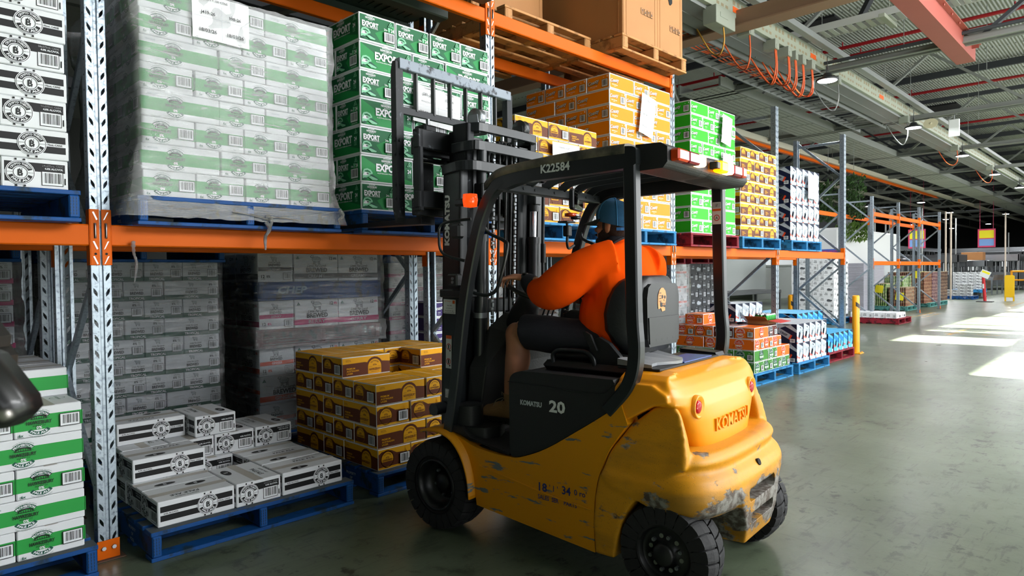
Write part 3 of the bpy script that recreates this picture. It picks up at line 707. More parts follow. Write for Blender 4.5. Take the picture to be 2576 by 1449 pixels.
def art_boar(dark=False):
    fg,bgc=('ltgrey','dk') if dark else ('dgrey','white')
    def f(w,H,kind):
        A=Art()
        if kind=='top': A.rect(-w/2,-.02,w/2,.02,'ltgrey',1); return A
        if dark: A.rect(-w/2,0,w/2,H,'dk',1)
        A.text('WILD',-w*.22,.70*H,.024,fg,w=.07,bold=.08); A.text('BOAR',-w*.22,.45*H,.026,fg,w=.08,bold=.08); A.text('15%' if dark else '4.7%',w/2-.04,.86*H,.012,fg,bold=.04)
        if kind=='long': A.disc(w*.20,.35*H,.06,fg,14,ry=.028); A.disc(w*.20+.055,.36*H,.022,fg,10); A.poly([(w*.2-.06,.4*H),(w*.2-.03,.62*H),(w*.2+.03,.56*H)],fg); [A.rect(w*.2+k,.10*H,w*.2+k+.008,.3*H,fg) for k in (-.045,-.02,.02,.04)]
        else: A.bars(w/2-.085,.15*H,w/2-.025,.60*H)
        return A
    return f
def art_plain(c,t,m='white'):
    def f(w,H,kind):
        A=Art()
        if kind=='top': return A.rect(-w/2,-.02,w/2,.02,'ltgrey',1)
        A.rect(-w/2+.01,.1*H,w/2-.01,.62*H,c,1); A.text(t,0,.36*H,.03,m,w=w*.5,bold=.06); A.bars(w/2-.08,.66*H,w/2-.03,.9*H,False); return A
    return f
BODY={'white':mat('carton_white','#dfe1e4',.55,bump=.05,bs=9,spec=.4)}
def bodymat(n):
    if n in BODY: return BODY[n]
    BODY[n]=mat('carton_'+n,INK[n],.5,bump=.05,bs=9); return BODY[n]
def carton_mesh(name,L,W_,H,art,body='white',flap=True):
    mb=MB(); S=Slots([bodymat(body)])
    g=.0042
    mb.box(-L/2+g,L/2-g,-W_/2+g,W_/2-g,.001,H-.0008,.004)
    a,b=L/2-g,W_/2-g
    def setc(k): return S(k)
    Al,As,At=art(L,H,'long'),art(W_,H,'short'),art(L,W_,'top')
    Al.put(mb,lambda x,y,d:(x,-b-d,y),setc); Al.put(mb,lambda x,y,d:(-x,b+d,y),setc)
    As.put(mb,lambda x,y,d:(-a-d,-x,y),setc); As.put(mb,lambda x,y,d:(a+d,x,y),setc)
    At.put(mb,lambda x,y,d:(x,y,H-.0008+d),setc,eps=.00025,e0=.0003)
    # seam lines of the flaps
    k=S('dgrey'); mb.add([(-a,-.0006,H-.0004),(a,-.0006,H-.0004),(a,.0006,H-.0004),(-a,.0006,H-.0004)],[(0,1,2,3)],k,False)
    return mb.mesh(name,S.mats())
KIND={}
NAMES=dict(crypto='striped_carton',cryptou='striped_carton',green='green_band_carton',std='lager_carton',export='export_carton',coasty='orange_carton',coastg='lime_carton',trop='tropical_carton',pink='raspberry_carton',creamy='cider_carton',berry='cider_carton',ginger='cider_carton',can24='can_carton',can30='can_carton',hazy='badge_carton',ale='badge_carton',stout='badge_carton',boar='boar_carton',dark='boar_carton',purp='purple_carton')
def kind(k,L,W_,H,art,desc,body='white',nm=None): KIND[k]=dict(nm=NAMES.get(k,'carton'),L=L,W=W_,H=H,me=carton_mesh('carton_'+k,L,W_,H,art,body),d=desc)
kind('crypto',.400,.265,.132,art_crypto,'black-striped carton')
kind('cryptou',.400,.265,.1385,art_crypto,'black-striped carton')
kind('green',.405,.27,.139,art_green,'green-banded carton')
kind('std',.405,.27,.1415,art_std,'gold and brown carton')
kind('export',.43,.29,.183,art_export,'dark green carton')
kind('coasty',.405,.27,.145,art_coasty('orange','HAZY PALE ALE'),'orange carton')
kind('coastg',.405,.27,.147,art_coasty('lime','PALE ALE'),'lime green carton')
kind('trop',.405,.27,.139,art_lamb('TROPICAL','dkgreen'),'green-striped carton')
kind('pink',.405,.27,.139,art_lamb('RASPBERRY','pink'),'pink-striped carton')
kind('creamy',.42,.31,.235,art_lamb('CREAMY','dk',True),'grey-banded tall carton')
kind('berry',.42,.31,.235,art_lamb('BERRY','pink',True),'magenta-banded tall carton')
kind('ginger',.42,.31,.23,art_lamb('GINGER','brick',True),'red-banded tall carton')
kind('can24',.40,.222,.265,art_can24('navy','brick','24','silver'),'navy and white can carton','navy')
kind('can30',.40,.222,.29,art_can24('navy','brick','30','blue'),'blue can carton','sky')
kind('hazy',.405,.27,.142,art_pack('hazy','HAZY','brick'),'orange badge carton')
kind('ale',.405,.27,.142,art_pack('ale','PALE ALE','dkgreen'),'green badge carton')
kind('stout',.405,.27,.142,art_pack('stout','STOUT','dk'),'brown badge carton')
kind('boar',.405,.27,.139,art_boar(),'white boar carton')
kind('dark',.405,.27,.139,art_boar(True),'dark grey boar carton')
kind('purp',.405,.27,.145,art_coasty('purple','SOUR'),'purple carton')
def layer(t,L,W_):
    """t 'A': four short ends to the aisle; 'B': long, short, long to the aisle -> (x,y,rot,face,n)"""
    o=[]; F=4*W_; D=2*L+W_
    if t=='A':
        for i in range(4): o.append(((i+.5)*W_,L/2,1,'front',i+1))
        o.append((L/2,L+W_/2,0,'side',2)); o.append((F-L/2,L+W_/2,0,'right',2))
        for i in range(4): o.append(((i+.5)*W_,L+W_+L/2,1,'side' if i==0 else 'right' if i==3 else 'back',3 if i in(0,3) else i+1))
    else:
        for i in range(4): o.append((L/2,(i+.5)*W_,0,'front' if i==0 else 'side',i+1))
        o.append((L+W_/2,L/2,1,'front',2)); o.append((L+W_/2,F-L/2,1,'back',2))
        for i in range(4): o.append((L+W_+L/2,(i+.5)*W_,0,'front' if i==0 else 'right',3 if i==0 else i+1))
    return o
rj=random.Random(5)
def carton(k,x,y,z,rot,label,group,dz=0,tilt=0):
    o=bpy.data.objects.new(KIND[k]['nm'],KIND[k]['me']); col.objects.link(o)
    o.location=(x+rj.uniform(-.0035,.0035),y+rj.uniform(-.004,.004),z); o.rotation_euler=(0,0,(PI/2 if rot else 0)+PI*rj.choice((0,1))+R(rj.uniform(-.35,.35))+tilt)
    return tag(o,label,'carton',group)
def stack(k,x0,y0,z0,seq,where,group,full=(),skip=(),keep=None,kinds=None):
    """seq like 'ABAB' from the bottom; only cartons that can be seen are built unless the layer is in full"""
    K=KIND[k]; z=z0; n=len(seq)
    for li,t in enumerate(seq):
        for (x,y,r,face,i) in layer(t,K['L'],K['W']):
            if face in('right','back') and li not in full: continue
            if keep and not keep(li,x,y,face,i): continue
            kk=kinds(li,x,y,face,i) if kinds else k
            if face=='front': p=f'{ordn[i]} from left'
            elif face=='side': p=f'left side {ordn[i]}'
            elif face=='right': p=f'right side {ordn[i]}'
            else: p=f'back {ordn[i]}'
            carton(kk,x0+x,y0+y,z,r,f"{KIND[kk]['d']}, {where}, {ordn[li+1]} layer, {p}",group)
        z+=K['H']
    return z
PAPER=mat('paper','#e8e8ea',.6)
def notice(x,y,z,w,h,lines,label,tilt=0,tuck=0,body=None):
    mb=MB(); nx,nz=5,6; vs=[]
    for j in range(nz+1):
        for i in range(nx+1):
            u,v=i/nx-.5,j/nz-.5; bend=.008*math.sin(3*u+2*v)+(.02*(-.5-v if v<-.2 else 0))
            vs.append((u*w,-.008-abs(bend)*.6-tuck*(.5-v)*.02,v*h))
    mb.add(vs,[(j*(nx+1)+i,j*(nx+1)+i+1,(j+1)*(nx+1)+i+1,(j+1)*(nx+1)+i) for j in range(nz) for i in range(nx)],0,True)
    A=Art(); S=Slots([PAPER])
    for t,u,v,s in lines: A.text(t,u*w,v*h,s,'dk',bold=.02)
    A.rect(-.48*w,-.003,.48*w,-.002,'grey'); A.rect(-.001,-.48*h,0,.30*h,'grey')
    A.put(mb,lambda a,b,d:(a,-.018-d-tuck*(.5-b/h)*.02,b),S)
    T=TR(x,y,z,0,0,tilt); mb.v=[tuple(T@Vector(p)) for p in mb.v]
    o=mb.build('pallet_notice',S.mats(),label=label,cat='notice',group='paper notices on the pallets'); return o
PN='pallets on the near rack'
# raised loads
pallet('blue',-.33,3.70,ZB,'blue pallet on lower beams, under striped cartons at left edge',PN)
stack('cryptou',-.265,3.74,ZB+.15,'ABABABAB','raised stack at left edge','raised white black-striped cartons',keep=lambda l,x,y,f,i: x>.45,full=range(8))
pallet('blue',1.08,3.70,ZB,'blue pallet on lower beams under the plastic-wrapped green-banded load',PN)
stack('green',1.115,3.745,ZB+.15,'ABABABAB','plastic-wrapped load','wrapped green-banded cartons')
pallet('blue',2.38,3.68,ZB,'blue pallet on lower beams under the tall dark green cartons',PN)
stack('export',2.40,3.71,ZB+.15,'ABABABA','tall raised stack','dark green cartons')
pallet('bluelt',3.80,3.66,ZB,'blue pallet on lower beams under gold cartons beyond the mast',PN)
stack('std',3.83,3.70,ZB+.15,'ABABAB'[:6],'raised stack behind mast','raised gold and brown cartons',full=(5,))
pallet('bluelt',5.12,3.70,ZB,'blue pallet on lower beams under the orange cartons',PN)
stack('coasty',5.13,3.72,ZB+.13+.02,'BABABABABAB'[1:],'tall raised stack','orange cartons')
pallet('red',6.62,3.72,ZB,'red pallet on lower beams under the lime green cartons',PN)
stack('coastg',6.66,3.74,ZB+.15,'ABABABABAB','tall raised stack','lime green cartons',full=())
pallet('bluelt',7.92,3.74,ZB,'blue pallet on lower beams under the far raised gold cartons',PN)
stack('std',7.97,3.79,ZB+.15,'BABABABA','far raised stack','far raised gold and brown cartons')
pallet('bluelt',9.55,3.78,ZB,'last blue pallet on lower beams, under navy can cartons',PN)
def blockstack(k,x0,y0,z0,nx,nz,where,group,ny=1,keep=None):
    K=KIND[k]
    for l in range(nz):
        for j in range(ny):
            for i in range(nx):
                if keep and not keep(l,j,i): continue
                p=f'{ordn[i+1]} from left'+('' if ny==1 else f', {ordn[j+1]} row back')
                carton(k,x0+(i+.5)*K['W'],y0+(j+.5)*K['L'],z0+l*K['H'],1,f"{K['d']}, {where}, {ordn[l+1]} layer, {p}",group)
blockstack('can24',9.60,3.82,ZB+.15,5,4,'raised',"raised can cartons",ny=3,keep=lambda l,j,i: j==0 or i==0)
notice(3.02,3.69,2.60,.42,.26,[('J281-26',-.24,.28,.020),('139-26',.24,.28,.020),('JOB NUMBER',-.24,.44,.008),('BLEND NUMBER',.24,.44,.008),('23/02/26',-.24,-.22,.024),('23/02/26',.24,-.22,.024),('PRODUCTION DATE',-.24,.08,.008),('BEST BEFORE',.24,.08,.008)],'white printed notice on dark green cartons, seen through the load guard',R(4))
notice(5.72,3.70,2.98,.25,.40,[('25/02/26',-.2,-.3,.016),('J277-26',-.2,.0,.016),('PALE ALE',0,.36,.014)],'white paper notice taped to the orange cartons',R(10))
notice(4.42,3.675,2.43,.36,.20,[('STANDARD LAGER',-.1,.3,.012),('J280-26',.2,-.1,.014)],'white paper notice on the raised gold cartons behind the mast')
notice(7.42,3.705,3.08,.24,.34,[('PALE ALE',0,.36,.014),('26/02/26',0,-.2,.016)],'upper white notice on the lime green cartons',R(8))
notice(7.43,3.70,2.62,.26,.36,[('J275-26',0,.2,.016),('26/02/26',0,-.2,.016)],'lower white notice on the lime green cartons',R(4))
notice(10.33,3.78,2.66,.40,.36,[('CRISP',0,.2,.02),('24x375',0,-.2,.02)],'white notice on the raised can cartons')
notice(1.53,3.735,2.84,.31,.24,[('J419-26',-.24,.10,.018),('198-26',.24,.10,.018),('10x10 = 100 CTNS',-.1,.40,.012),('18/03/26',-.24,-.30,.020),('18/03/26',.24,-.30,.020)],'white printed notice under the film on the raised green-banded load')
# floor loads
PF='pallets on the floor along the near rack'
pallet('blue',1.075,3.60,0,'blue pallet on the floor under half-picked white cartons',PF)
FC='half-picked white black-striped cartons'
for (x,y,r,face,i) in layer('B',.40,.265):
    p={'front':f'{ordn[i]} from left along the front','side':f'left column, {ordn[i]} from front','right':f'right column, {ordn[i]} from front','back':'back of the middle column'}[face]
    carton('crypto',1.121+x,3.64+y,.15,r,f'white black-striped carton, bottom layer of picked pallet, {p}',FC)
for i in range(4): carton('crypto',1.15+(i+.5)*.265,4.54,.282,1,f'white black-striped carton, middle layer of picked pallet, back row, {ordn[i+1]} from left',FC)
carton('crypto',1.327,4.208,.282,0,'white black-striped carton alone at front left of the middle layer of picked pallet',FC)
carton('crypto',1.36,4.608,.414,0,'white black-striped carton on top of picked pallet, long side out, beside the upright',FC)
carton('crypto',1.695,4.545,.414,1,'white black-striped carton on top of picked pallet, barcode end out',FC)
pallet('blue',2.405,3.585,0,'blue pallet on the floor under gold and brown cartons left of the forklift',PF)
stack('std',2.435,3.63,.15,'ABABA','on floor left of forklift','floor gold and brown cartons',full=(2,3,4),keep=lambda l,x,y,f,i: not(l==4 and f=='front'))
pallet('blue',-.31,3.64,0,'blue pallet on the floor at the left edge under green-banded cartons',PF)
stack('green',-.265,3.68,.15,'ABABAB','floor stack at left edge','floor green-banded cartons',full=range(6),keep=lambda l,x,y,f,i: x>.40 and not(l==5 and f=='front'))
# bay behind the driver
pallet('bluelt',7.83,3.54,0,'blue pallet on the floor under orange and green round-badge cartons',PF)
def kk(l,x,y,f,i):
    if l<2: return 'ale' if not(l==1 and f=='front' and i==3) else 'hazy'
    if l==3 and f=='side' and i==2: return 'stout'
    if l==3 and f=='front' and i==2: return 'stout'
    return 'hazy'
stack('hazy',7.87,3.57,.15,'ABAB','mixed floor stack','round-badge cartons on the mixed pallet',full=(0,1,2,3),kinds=kk,keep=lambda l,x,y,f,i: not((l==3 and x>.7) or (l==2 and f=='front' and i==4)))
carton('hazy',8.13,4.43,.15+4*.142,0,'orange round-badge carton alone on top of the mixed floor stack','round-badge cartons on the mixed pallet',tilt=.03)
pallet('blue',6.42,3.72,0,'low blue pallet on the floor between forklift seat and mixed stack','pallets beside the forklift')
carton('coastg',6.72,3.92,.15,1,'lime green carton on a low pallet beside the forklift seat, nearest the aisle','lime green cartons on the floor')
carton('coastg',6.44+.56,3.95,.15,1,'lime green carton on a low pallet beside the forklift seat, next to the first','lime green cartons on the floor')
carton('coastg',6.72,4.35,.15,1,'lime green carton on a low pallet beside the forklift seat, behind the first','lime green cartons on the floor')
pallet('bluelt',9.13,3.52,0,'blue pallet on the floor under navy and white can cartons',PF)
blockstack('can24',9.17,3.56,.15,5,2,'floor stack',"floor can cartons",ny=3)
blockstack('can24',9.0,4.36,.15+2*.265,4,1,'on top of floor stack',"top can cartons",ny=1)
pallet('red',10.50,3.60,0,'red pallet on the floor at the rack end under blue can cartons',PF)
blockstack('can30',10.56,3.63,.15,5,1,'floor layer',"blue can cartons",ny=3)
blockstack('can30',10.56,4.10,.15+.29,5,1,'upper layer',"blue can cartons",ny=2)
# loads in the rear rack row
PB='pallets behind the near rack'
YB=5.30
pallet('blue',1.0,YB-.05,0,'dark blue pallet on the floor under tropical cartons behind the rack',PB)
stack('trop',1.035,YB,.15,'BABABABABA','rear tall stack','rear green-striped cartons')
pallet('blue',.98,YB-.06,.15+1.39,'blue pallet stacked on top of the rear green-striped cartons',PB)
pallet('blue',-.30,YB-.05,0,'dark blue pallet on the floor at far left behind the rack',PB)
stack('pink',-.27,YB,.15,'ABABABABAB','rear left edge stack','rear pink-striped cartons',keep=lambda l,x,y,f,i: x>.35,full=range(10))
pallet('blue',-.32,YB-.06,.15+1.39,'blue pallet stacked on the rear pink-striped cartons',PB)
pallet('blue',2.36,YB-.15,0,'dark blue pallet on the floor under red-banded tall cartons',PB)
def tall(k,z,n,where,group):
    K=KIND[k]
    for l in range(n):
        for j in range(3):
            xs=[(.155,1),(.52,0),(.94,0)] if (l+j*0)%2==0 else [(.21,0),(.63,0),(.995,1)]
            if j==0:
                for i,(x,r) in enumerate(xs): carton(k,2.38+x,5.20+(.21 if r else .155),z+l*K['H'],r,f"{K['d']}, {where}, {ordn[l+1]} layer, {ordn[i+1]} from left",group)
            else:
                carton(k,2.38+(.155 if l%2==0 else .21),5.20+.21+(.43*j if l%2==0 else .36*j),z+l*K['H'],1 if l%2==0 else 0,f"{K['d']}, {where}, {ordn[l+1]} layer, left side, {ordn[j+1]} from corner",group)
tall('ginger',.15,3,'bottom of wrapped rear tower','rear red-banded cartons')
pallet('red',2.36,5.17,.84,'dark red pallet wrapped between magenta-banded and red-banded cartons',PB)
tall('berry',.99,1,'wrapped rear tower','rear magenta-banded cartons')
pallet('blue',2.36,5.16,1.228,'blue pallet wrapped in the rear tower, white lettering on its edge',PB)
mb=MB(); A=Art(); A.text('CHEP',0,0,.055,'m',w=.26,bold=.08,shear=.2); A.put(mb,lambda x,y,d:(x,-d,y),lambda n:0)
o=mb.build('stencil',mat('stencil_dull','#9fb4c8',.7)); o.location=(.30,-.002,.085); o.parent=[p for p in bpy.data.objects if p.get('label','').startswith('blue pallet wrapped in the rear tower')][0]
mb=MB(); mb.box(0,1.165,-.001,.001,.02,.13); o=mb.build('side_board',MC['pallet_blue']); o.parent=[p for p in bpy.data.objects if p.get('label','').startswith('blue pallet wrapped in the rear tower')][0]
tall('creamy',1.378,1,'top of wrapped rear tower','rear grey-banded cartons')
pallet('blue',3.70,5.17,0,'dark blue pallet on the floor right of the wrapped rear tower',PB)
stack('pink',3.75,5.35,.15,'ABABABABAB','rear stack by mast','rear pink cartons by the mast')
pallet('blue',3.70,5.30,1.54,'blue pallet stacked on the rear pink cartons by the mast',PB)
stack('purp',3.92,4.88,.15,'AAAAAAA','beside second upright','purple cartons',keep=lambda l,x,y,f,i: f=='front' and i==1)
pallet('bluelt',4.9,5.20,0,'blue pallet on the floor behind the steering wheel',PB)
stack('boar',4.95,5.25,.15,'ABABABABA','rear stack behind the steering wheel','rear white boar cartons behind the wheel')
pallet('bluelt',8.1,5.3,0,'blue pallet on the floor under white red-banded cartons behind the rack',PB)
for l in range(6):
    for i in range(4): carton('ginger',8.15+(i+.5)*.31 if True else 0,5.35+.21,.15+l*.23,1,f"white red-banded tall carton, rear stack by third upright, {ordn[l+1]} layer, {ordn[i+1]} from left",'red-banded cartons by the third upright')
    for j in range(1,3): carton('ginger',8.15+.155,5.35+.21+.42*j,.15+l*.23,1,f"white red-banded tall carton, rear stack by third upright, {ordn[l+1]} layer, side, {ordn[j+1]} from corner",'red-banded cartons by the third upright')
pallet('red',8.1,5.3,1.53,'red pallet stacked on the white red-banded cartons',PB)
pallet('bluelt',9.6,5.4,0,'blue pallet on the floor under dark grey boar cartons',PB)
stack('dark',9.65,5.45,.15,'ABABABABAB','rear stack by third upright','dark grey cartons')
pallet('red',9.6,5.4,1.54,'red pallet stacked on the dark grey cartons',PB)
pallet('bluelt',17.8,5.95,0,'blue pallet on the floor under the far wall of white boar cartons',PB)
stack('boar',17.85,6.0,.15,'BABABABABAB','far stack beyond the rack end','far white boar cartons')
pallet('red',18.75,4.75,0,'red pallet on open floor with one layer of white cartons','far floor pallets')
for j in range(4): 
    for i in range(2): carton('boar',18.75+.22+.405*i,4.80+(j+.5)*.275,.15,0,f'white carton in single layer on open-floor red pallet, {ordn[i+1]} row, {ordn[j+1]} from right','single layer of white cartons')
# ------------------------------------------------------------------ forklift (x forward, y to its left, z up)
YEL=worn('forklift_yellow','#d48a04','#6f7c80',4.2,.603,.014,(1.1,1,6.0),.42,c2='#dc9408',speck=.5,specc='#6b4a10',chip2='#55585a')
CWY=scuffed('counterweight_yellow','#d08a08','#dd9a12',.25,.475)
HOODY=mat('hood_plastic','#f09a12',.36,spec=.5,var=.06,vs_=3)
BLK=mat('forklift_black','#1b1f22',.34,spec=.55,var=.25,vs_=9)
BLK2=mat('plastic_black','#17191b',.52,bump=.15,bs=160)
RUB=mat('tyre_rubber','#1a1a1c',.78,bump=.2,bs=90,var=.25,vs_=14)
IRON=worn('worn_iron','#1d1f22','#5b6068',16,.66,.05,rough=.45,metal=.3)
WORNTOP=worn('worn_top_bar','#7f8894','#2a2d33',18,.60,.05,(1,1,1),.5,c2='#98a1ad')
CHROME=mat('chrome','#d8dadd',.12,metal=1); STL=mat('steel_grey','#8c9094',.4,metal=.8)
GREYT=worn('guard_top_worn','#24282b','#84796a',5,.54,.14,(1,1,1),.45,c2='#3a3a38')
FLO=Vector((2.950,1.560,0)); FLR=R(94.66)
FK=empty('forklift',FLO,FLR,label='yellow and black electric forklift with its driver aboard, load guard raised at the rack',cat='forklift')
def fp(mb,name,m,parent=None,bevel=0,**k):
    o=mb.build(name,m,parent or FK,**k)
    if bevel: b=o.modifiers.new('b','BEVEL'); b.width=bevel; b.segments=2; b.limit_method='ANGLE'; b.angle_limit=R(35)
    return o
def remesh(o,vox=.008,sm=6,f=.5):
    r=o.modifiers.new('r','REMESH'); r.mode='VOXEL'; r.voxel_size=vox; r.use_smooth_shade=True
    if sm: s=o.modifiers.new('s','SMOOTH'); s.iterations=sm; s.factor=f
    return o
def bez(P,n=6):
    """Catmull-Rom through points"""
    P=[Vector(p) for p in P]; o=[]
    for i in range(len(P)-1):
        a,b,c,d=P[max(i-1,0)],P[i],P[i+1],P[min(i+2,len(P)-1)]
        for k in range(n):
            t=k/n; o.append(.5*((2*b)+(c-a)*t+(2*a-5*b+4*c-d)*t*t+(3*b-a-3*c+d)*t**3))
    o.append(P[-1]); return [tuple(p) for p in o]
def curve2(P,n=6): return [(p[0],p[1]) for p in bez([(a,b,0) for a,b in P],n)]
# wheels
def wheel(x,y,r,w,side,name,steer=0,hub=.13,bolts=6,extra=True,lugs=22):
    e=empty(name,(x,y,r),R(steer)); e.parent=FK
    s=side
    T=Matrix.Rotation(-PI/2*s,4,'X')          # local z -> outward
    mb=MB(); mb.T=T; h=w/2; rr=r-.014
    mb.lathe([(hub+.012,-h+.01),(hub+.03,-h),(rr-.03,-h),(rr,-h+.03),(rr,h-.03),(rr-.03,h),(rr-.055,h+.004),(rr-.06,h-.002),(rr-.085,h-.002),(hub+.03,h),(hub+.012,h-.008)],48,cap=False)
    for i in range(lugs):
        a=2*PI*i/lugs
        for q in (-1,1):
            a0=a+(PI/lugs if q>0 else 0); da=2*PI/lugs*.455
            P=[]
            for (zz0,tw) in ((.004,.0),(h*.55,.12),(h+.004,.22)):
                P.append((zz0*q,tw))
            rings=[]
            for (zz,tw) in P:
                aa=a0+tw*2*PI/lugs
                ro=r if abs(zz)<h*.9 else r-.012
                ri=rr-.004 if abs(zz)<h*.9 else rr-.075
                rings.append([(rd*math.cos(aa+k*da),rd*math.sin(aa+k*da),zz) for rd,k in ((ri,-1),(ro-.002,-.96),(ro,-.6),(ro,0),(ro,.6),(ro-.002,.96),(ri,1))])
            mb.loft(rings,0,False)
    fp(mb,'tyre',RUB,e)
    mb=MB(); mb.T=T; dp=-.02 if extra else -.085
    mb.lathe([(hub+.016,h-.006),(hub+.010,h+.002),(hub,h-.004),(hub-.008,h-.03),(hub-.02,h+dp-.02),(hub*.72,h+dp-.012),(hub*.42,h+dp-.010),(hub*.40,h+dp+.022),(hub*.34,h+dp+.032),(1e-6,h+dp+.032)],36,cap=False)
    fp(mb,'rim',mat('rim_black','#141517',.38),e)
    for i in range(bolts):
        a=2*PI*i/bolts+.3; q=(hub*.60*math.cos(a),hub*.60*math.sin(a))
        mb=MB(); mb.T=T; mb.cyl((q[0],q[1],h+dp-.014),(q[0],q[1],h+dp+.004),.0095,6,0,sm=False); mb.cyl((q[0],q[1],h+dp),(q[0],q[1],h+dp+.010),.0058,10)
        fp(mb,'wheel_nut',STL,e)
        if extra:
            a+=PI/bolts; q=(hub*.60*math.cos(a),hub*.60*math.sin(a)); mb=MB(); mb.T=T; mb.cyl((q[0],q[1],h+dp-.014),(q[0],q[1],h+dp-.008),.010,14,0,sm=False); fp(mb,'wheel_hole',mat('hole_grey','#7d8378',.7),e)
wheel(0,.42,.218,.160,1,'rear_wheel',0,.122,6); wheel(0,-.42,.218,.160,-1,'rear_wheel',0,.122,6)
wheel(1.385,.425,.252,.19,1,'front_wheel',0,.130,6,False,24); wheel(1.385,-.425,.252,.19,-1,'front_wheel',0,.130,6,False,24)
# chassis side panels
top=curve2([(1.27,.565),(1.12,.515),(.98,.497),(.86,.495),(.78,.507),(.62,.575),(.44,.685),(.30,.775),(.20,.845)],5)
seam=curve2([(.168,.755),(.26,.63),(.318,.50),(.340,.40),(.348,.28),(.343,.139)],5)
arch=curve2([(1.085,.20),(1.10,.29),(1.135,.385),(1.20,.47),(1.28,.525),(1.36,.545)],5)
for s in (1,-1):
    mb=MB(); poly=top+seam+[(.70,.168),(1.085,.20)]+arch[1:-1]+[(1.30,.56)]
    a,b=(.40,.500) if s>0 else (-.500,-.40)
    mb.prism(poly,a,b,'y',0)
    # pressed swage line along the panel
    mb.ribbon([(x,s*.4985,z) for x,z in curve2([(.36,.335),(.60,.352),(.85,.385),(1.06,.415)],4)],.006,.012,up=(0,s,0),mi=0)
    fp(mb,'side_panel',YEL,bevel=.010)
    mb=MB(); lip=curve2([(1.468,.540),(1.40,.556),(1.30,.553),(1.215,.515),(1.150,.440),(1.112,.34),(1.098,.235)],6)
    rings=[]
    for i,(x,z) in enumerate(lip):
        t=(lip[min(i+1,len(lip)-1)][0]-lip[max(i-1,0)][0],lip[min(i+1,len(lip)-1)][1]-lip[max(i-1,0)][1]); l=math.hypot(*t); nx,nz=t[1]/l,-t[0]/l
        if nz<0 and i<3: nx,nz=-nx,-nz
        rings.append([(x,s*.36,z),(x,s*.545,z),(x+.0,s*.552,z+.006),(x-.004,s*.548,z+.018),(x-.008,s*.36,z+.022)])
    mb.loft(rings,0,True); fp(mb,'wheel_fender',YEL)
mb=MB(); mb.box(.05,1.30,-.40,.40,.16,.50,.02); mb.box(1.15,1.42,-.33,.33,.14,.56,.02); mb.cyl((1.385,-.36,.267),(1.385,.36,.267),.075,20); mb.box(-.07,.07,-.34,.34,.17,.31,.02); mb.box(.02,.2,-.36,.36,.42,.72,.02)
fp(mb,'chassis',mat('chassis_black','#101112',.7))
# stencilled wording and scraped remains
A=Art(); A.text('18',-.640,.385,.042,'c',bold=.04,w=.050); A.text("' 1 '",-.575,.39,.03,'c',w=.05); A.text('34',-.500,.395,.040,'c',bold=.04,w=.05); A.text("0 ro'",-.42,.398,.028,'c',w=.07)
A.text('SALES  SER    PARTS',-.555,.335,.022,'c',bold=.03,w=.23)
def dec(A,fn,mats,name='decal',parent=None,e0=.0012):
    mb=MB(); A.put(mb,fn,lambda n:[k for k,_ in mats].index(n),e0=e0); return mb.build(name,[m for _,m in mats],parent or FK,fix=False)
NAVYP=mat('decal_blue','#1e2a6e',.5); SIL=mat('decal_silver','#b9bfc6',.35); WHI=mat('decal_white','#e4e6e8',.4); REDD=mat('decal_red','#c8202c',.4); KB=mat('decal_black','#111214',.5); ORD=mat('decal_orange','#e8601c',.4)
# text on the left side reads towards the rear: mirror x about the word centre
dec(A,lambda x,y,d:(-x,.500+d,y),[('c',NAVYP)],'stencilled_wording')
# battery cover / black side panel
pan=[(.857,.515),(.857,.868)]+curve2([(.857,.868),(.845,.905),(.80,.930),(.70,.938),(.245,.942)],4)+[(.213,.842)]+[p for p in reversed(top) if .20<p[0]<.857][:]
pan=[(x,z+.004) for x,z in pan]
for s in (1,-1):
    mb=MB(); a,b=(.42,.492) if s>0 else (-.492,-.42); mb.prism(pan,a,b,'y',0); 
    mb.ribbon([(x,s*.493,z) for x,z in [(.862,.880),(.60,.876),(.33,.872),(.29,.880),(.235,.935)]],.003,.006,up=(0,s,0))
    fp(mb,'battery_side_panel',BLK2,bevel=.012)
mb=MB(); mb.box(.20,.85,-.46,.46,.50,.925,.02); mb.box(.22,.80,-.30,.30,.92,.975,.025); fp(mb,'battery_cover',BLK2)
A=Art(); A.text('KOMATSU',-.715,.785,.024,'s',w=.135,bold=.10); A.text('20',-.555,.788,.056,'w',w=.095,bold=.07)
dec(A,lambda x,y,d:(-x,.4925+d,y),[('s',SIL),('w',WHI)],'model_lettering')
mb=MB(); mb.cyl((.335,.49,.735),(.335,.4945,.735),.010,14); fp(mb,'panel_screw',BLK)
# step well
mb=MB(); mb.prism([(.86,.505),(1.30,.575),(1.30,.60),(1.20,.60),(1.12,.545),(.95,.515),(.86,.515)],-.35,.497,'y'); mb.box(.86,1.18,-.40,.47,.47,.51,.005)
fp(mb,'step_mat',mat('mat_rubber','#17181a',.7,bump=.4,bs=120),bevel=.006)
mb=MB(); mb.loft([[(x,y,z) for x,y in [(1.30,.47),(1.16,.47),(1.08,.43),(1.05,.34),(1.10,.24),(1.24,.20),(1.30,.2)]] for z in (.50,.56,.594,.597)],0,True); mb.loft([[(x,y,z) for x,y in [(1.30,.47),(1.22,.47),(1.17,.44),(1.155,.38),(1.18,.33),(1.24,.31),(1.30,.31)]] for z in (.55,.62,.69,.705)],0,True); fp(mb,'footwell_moulding',BLK2,bevel=.015)
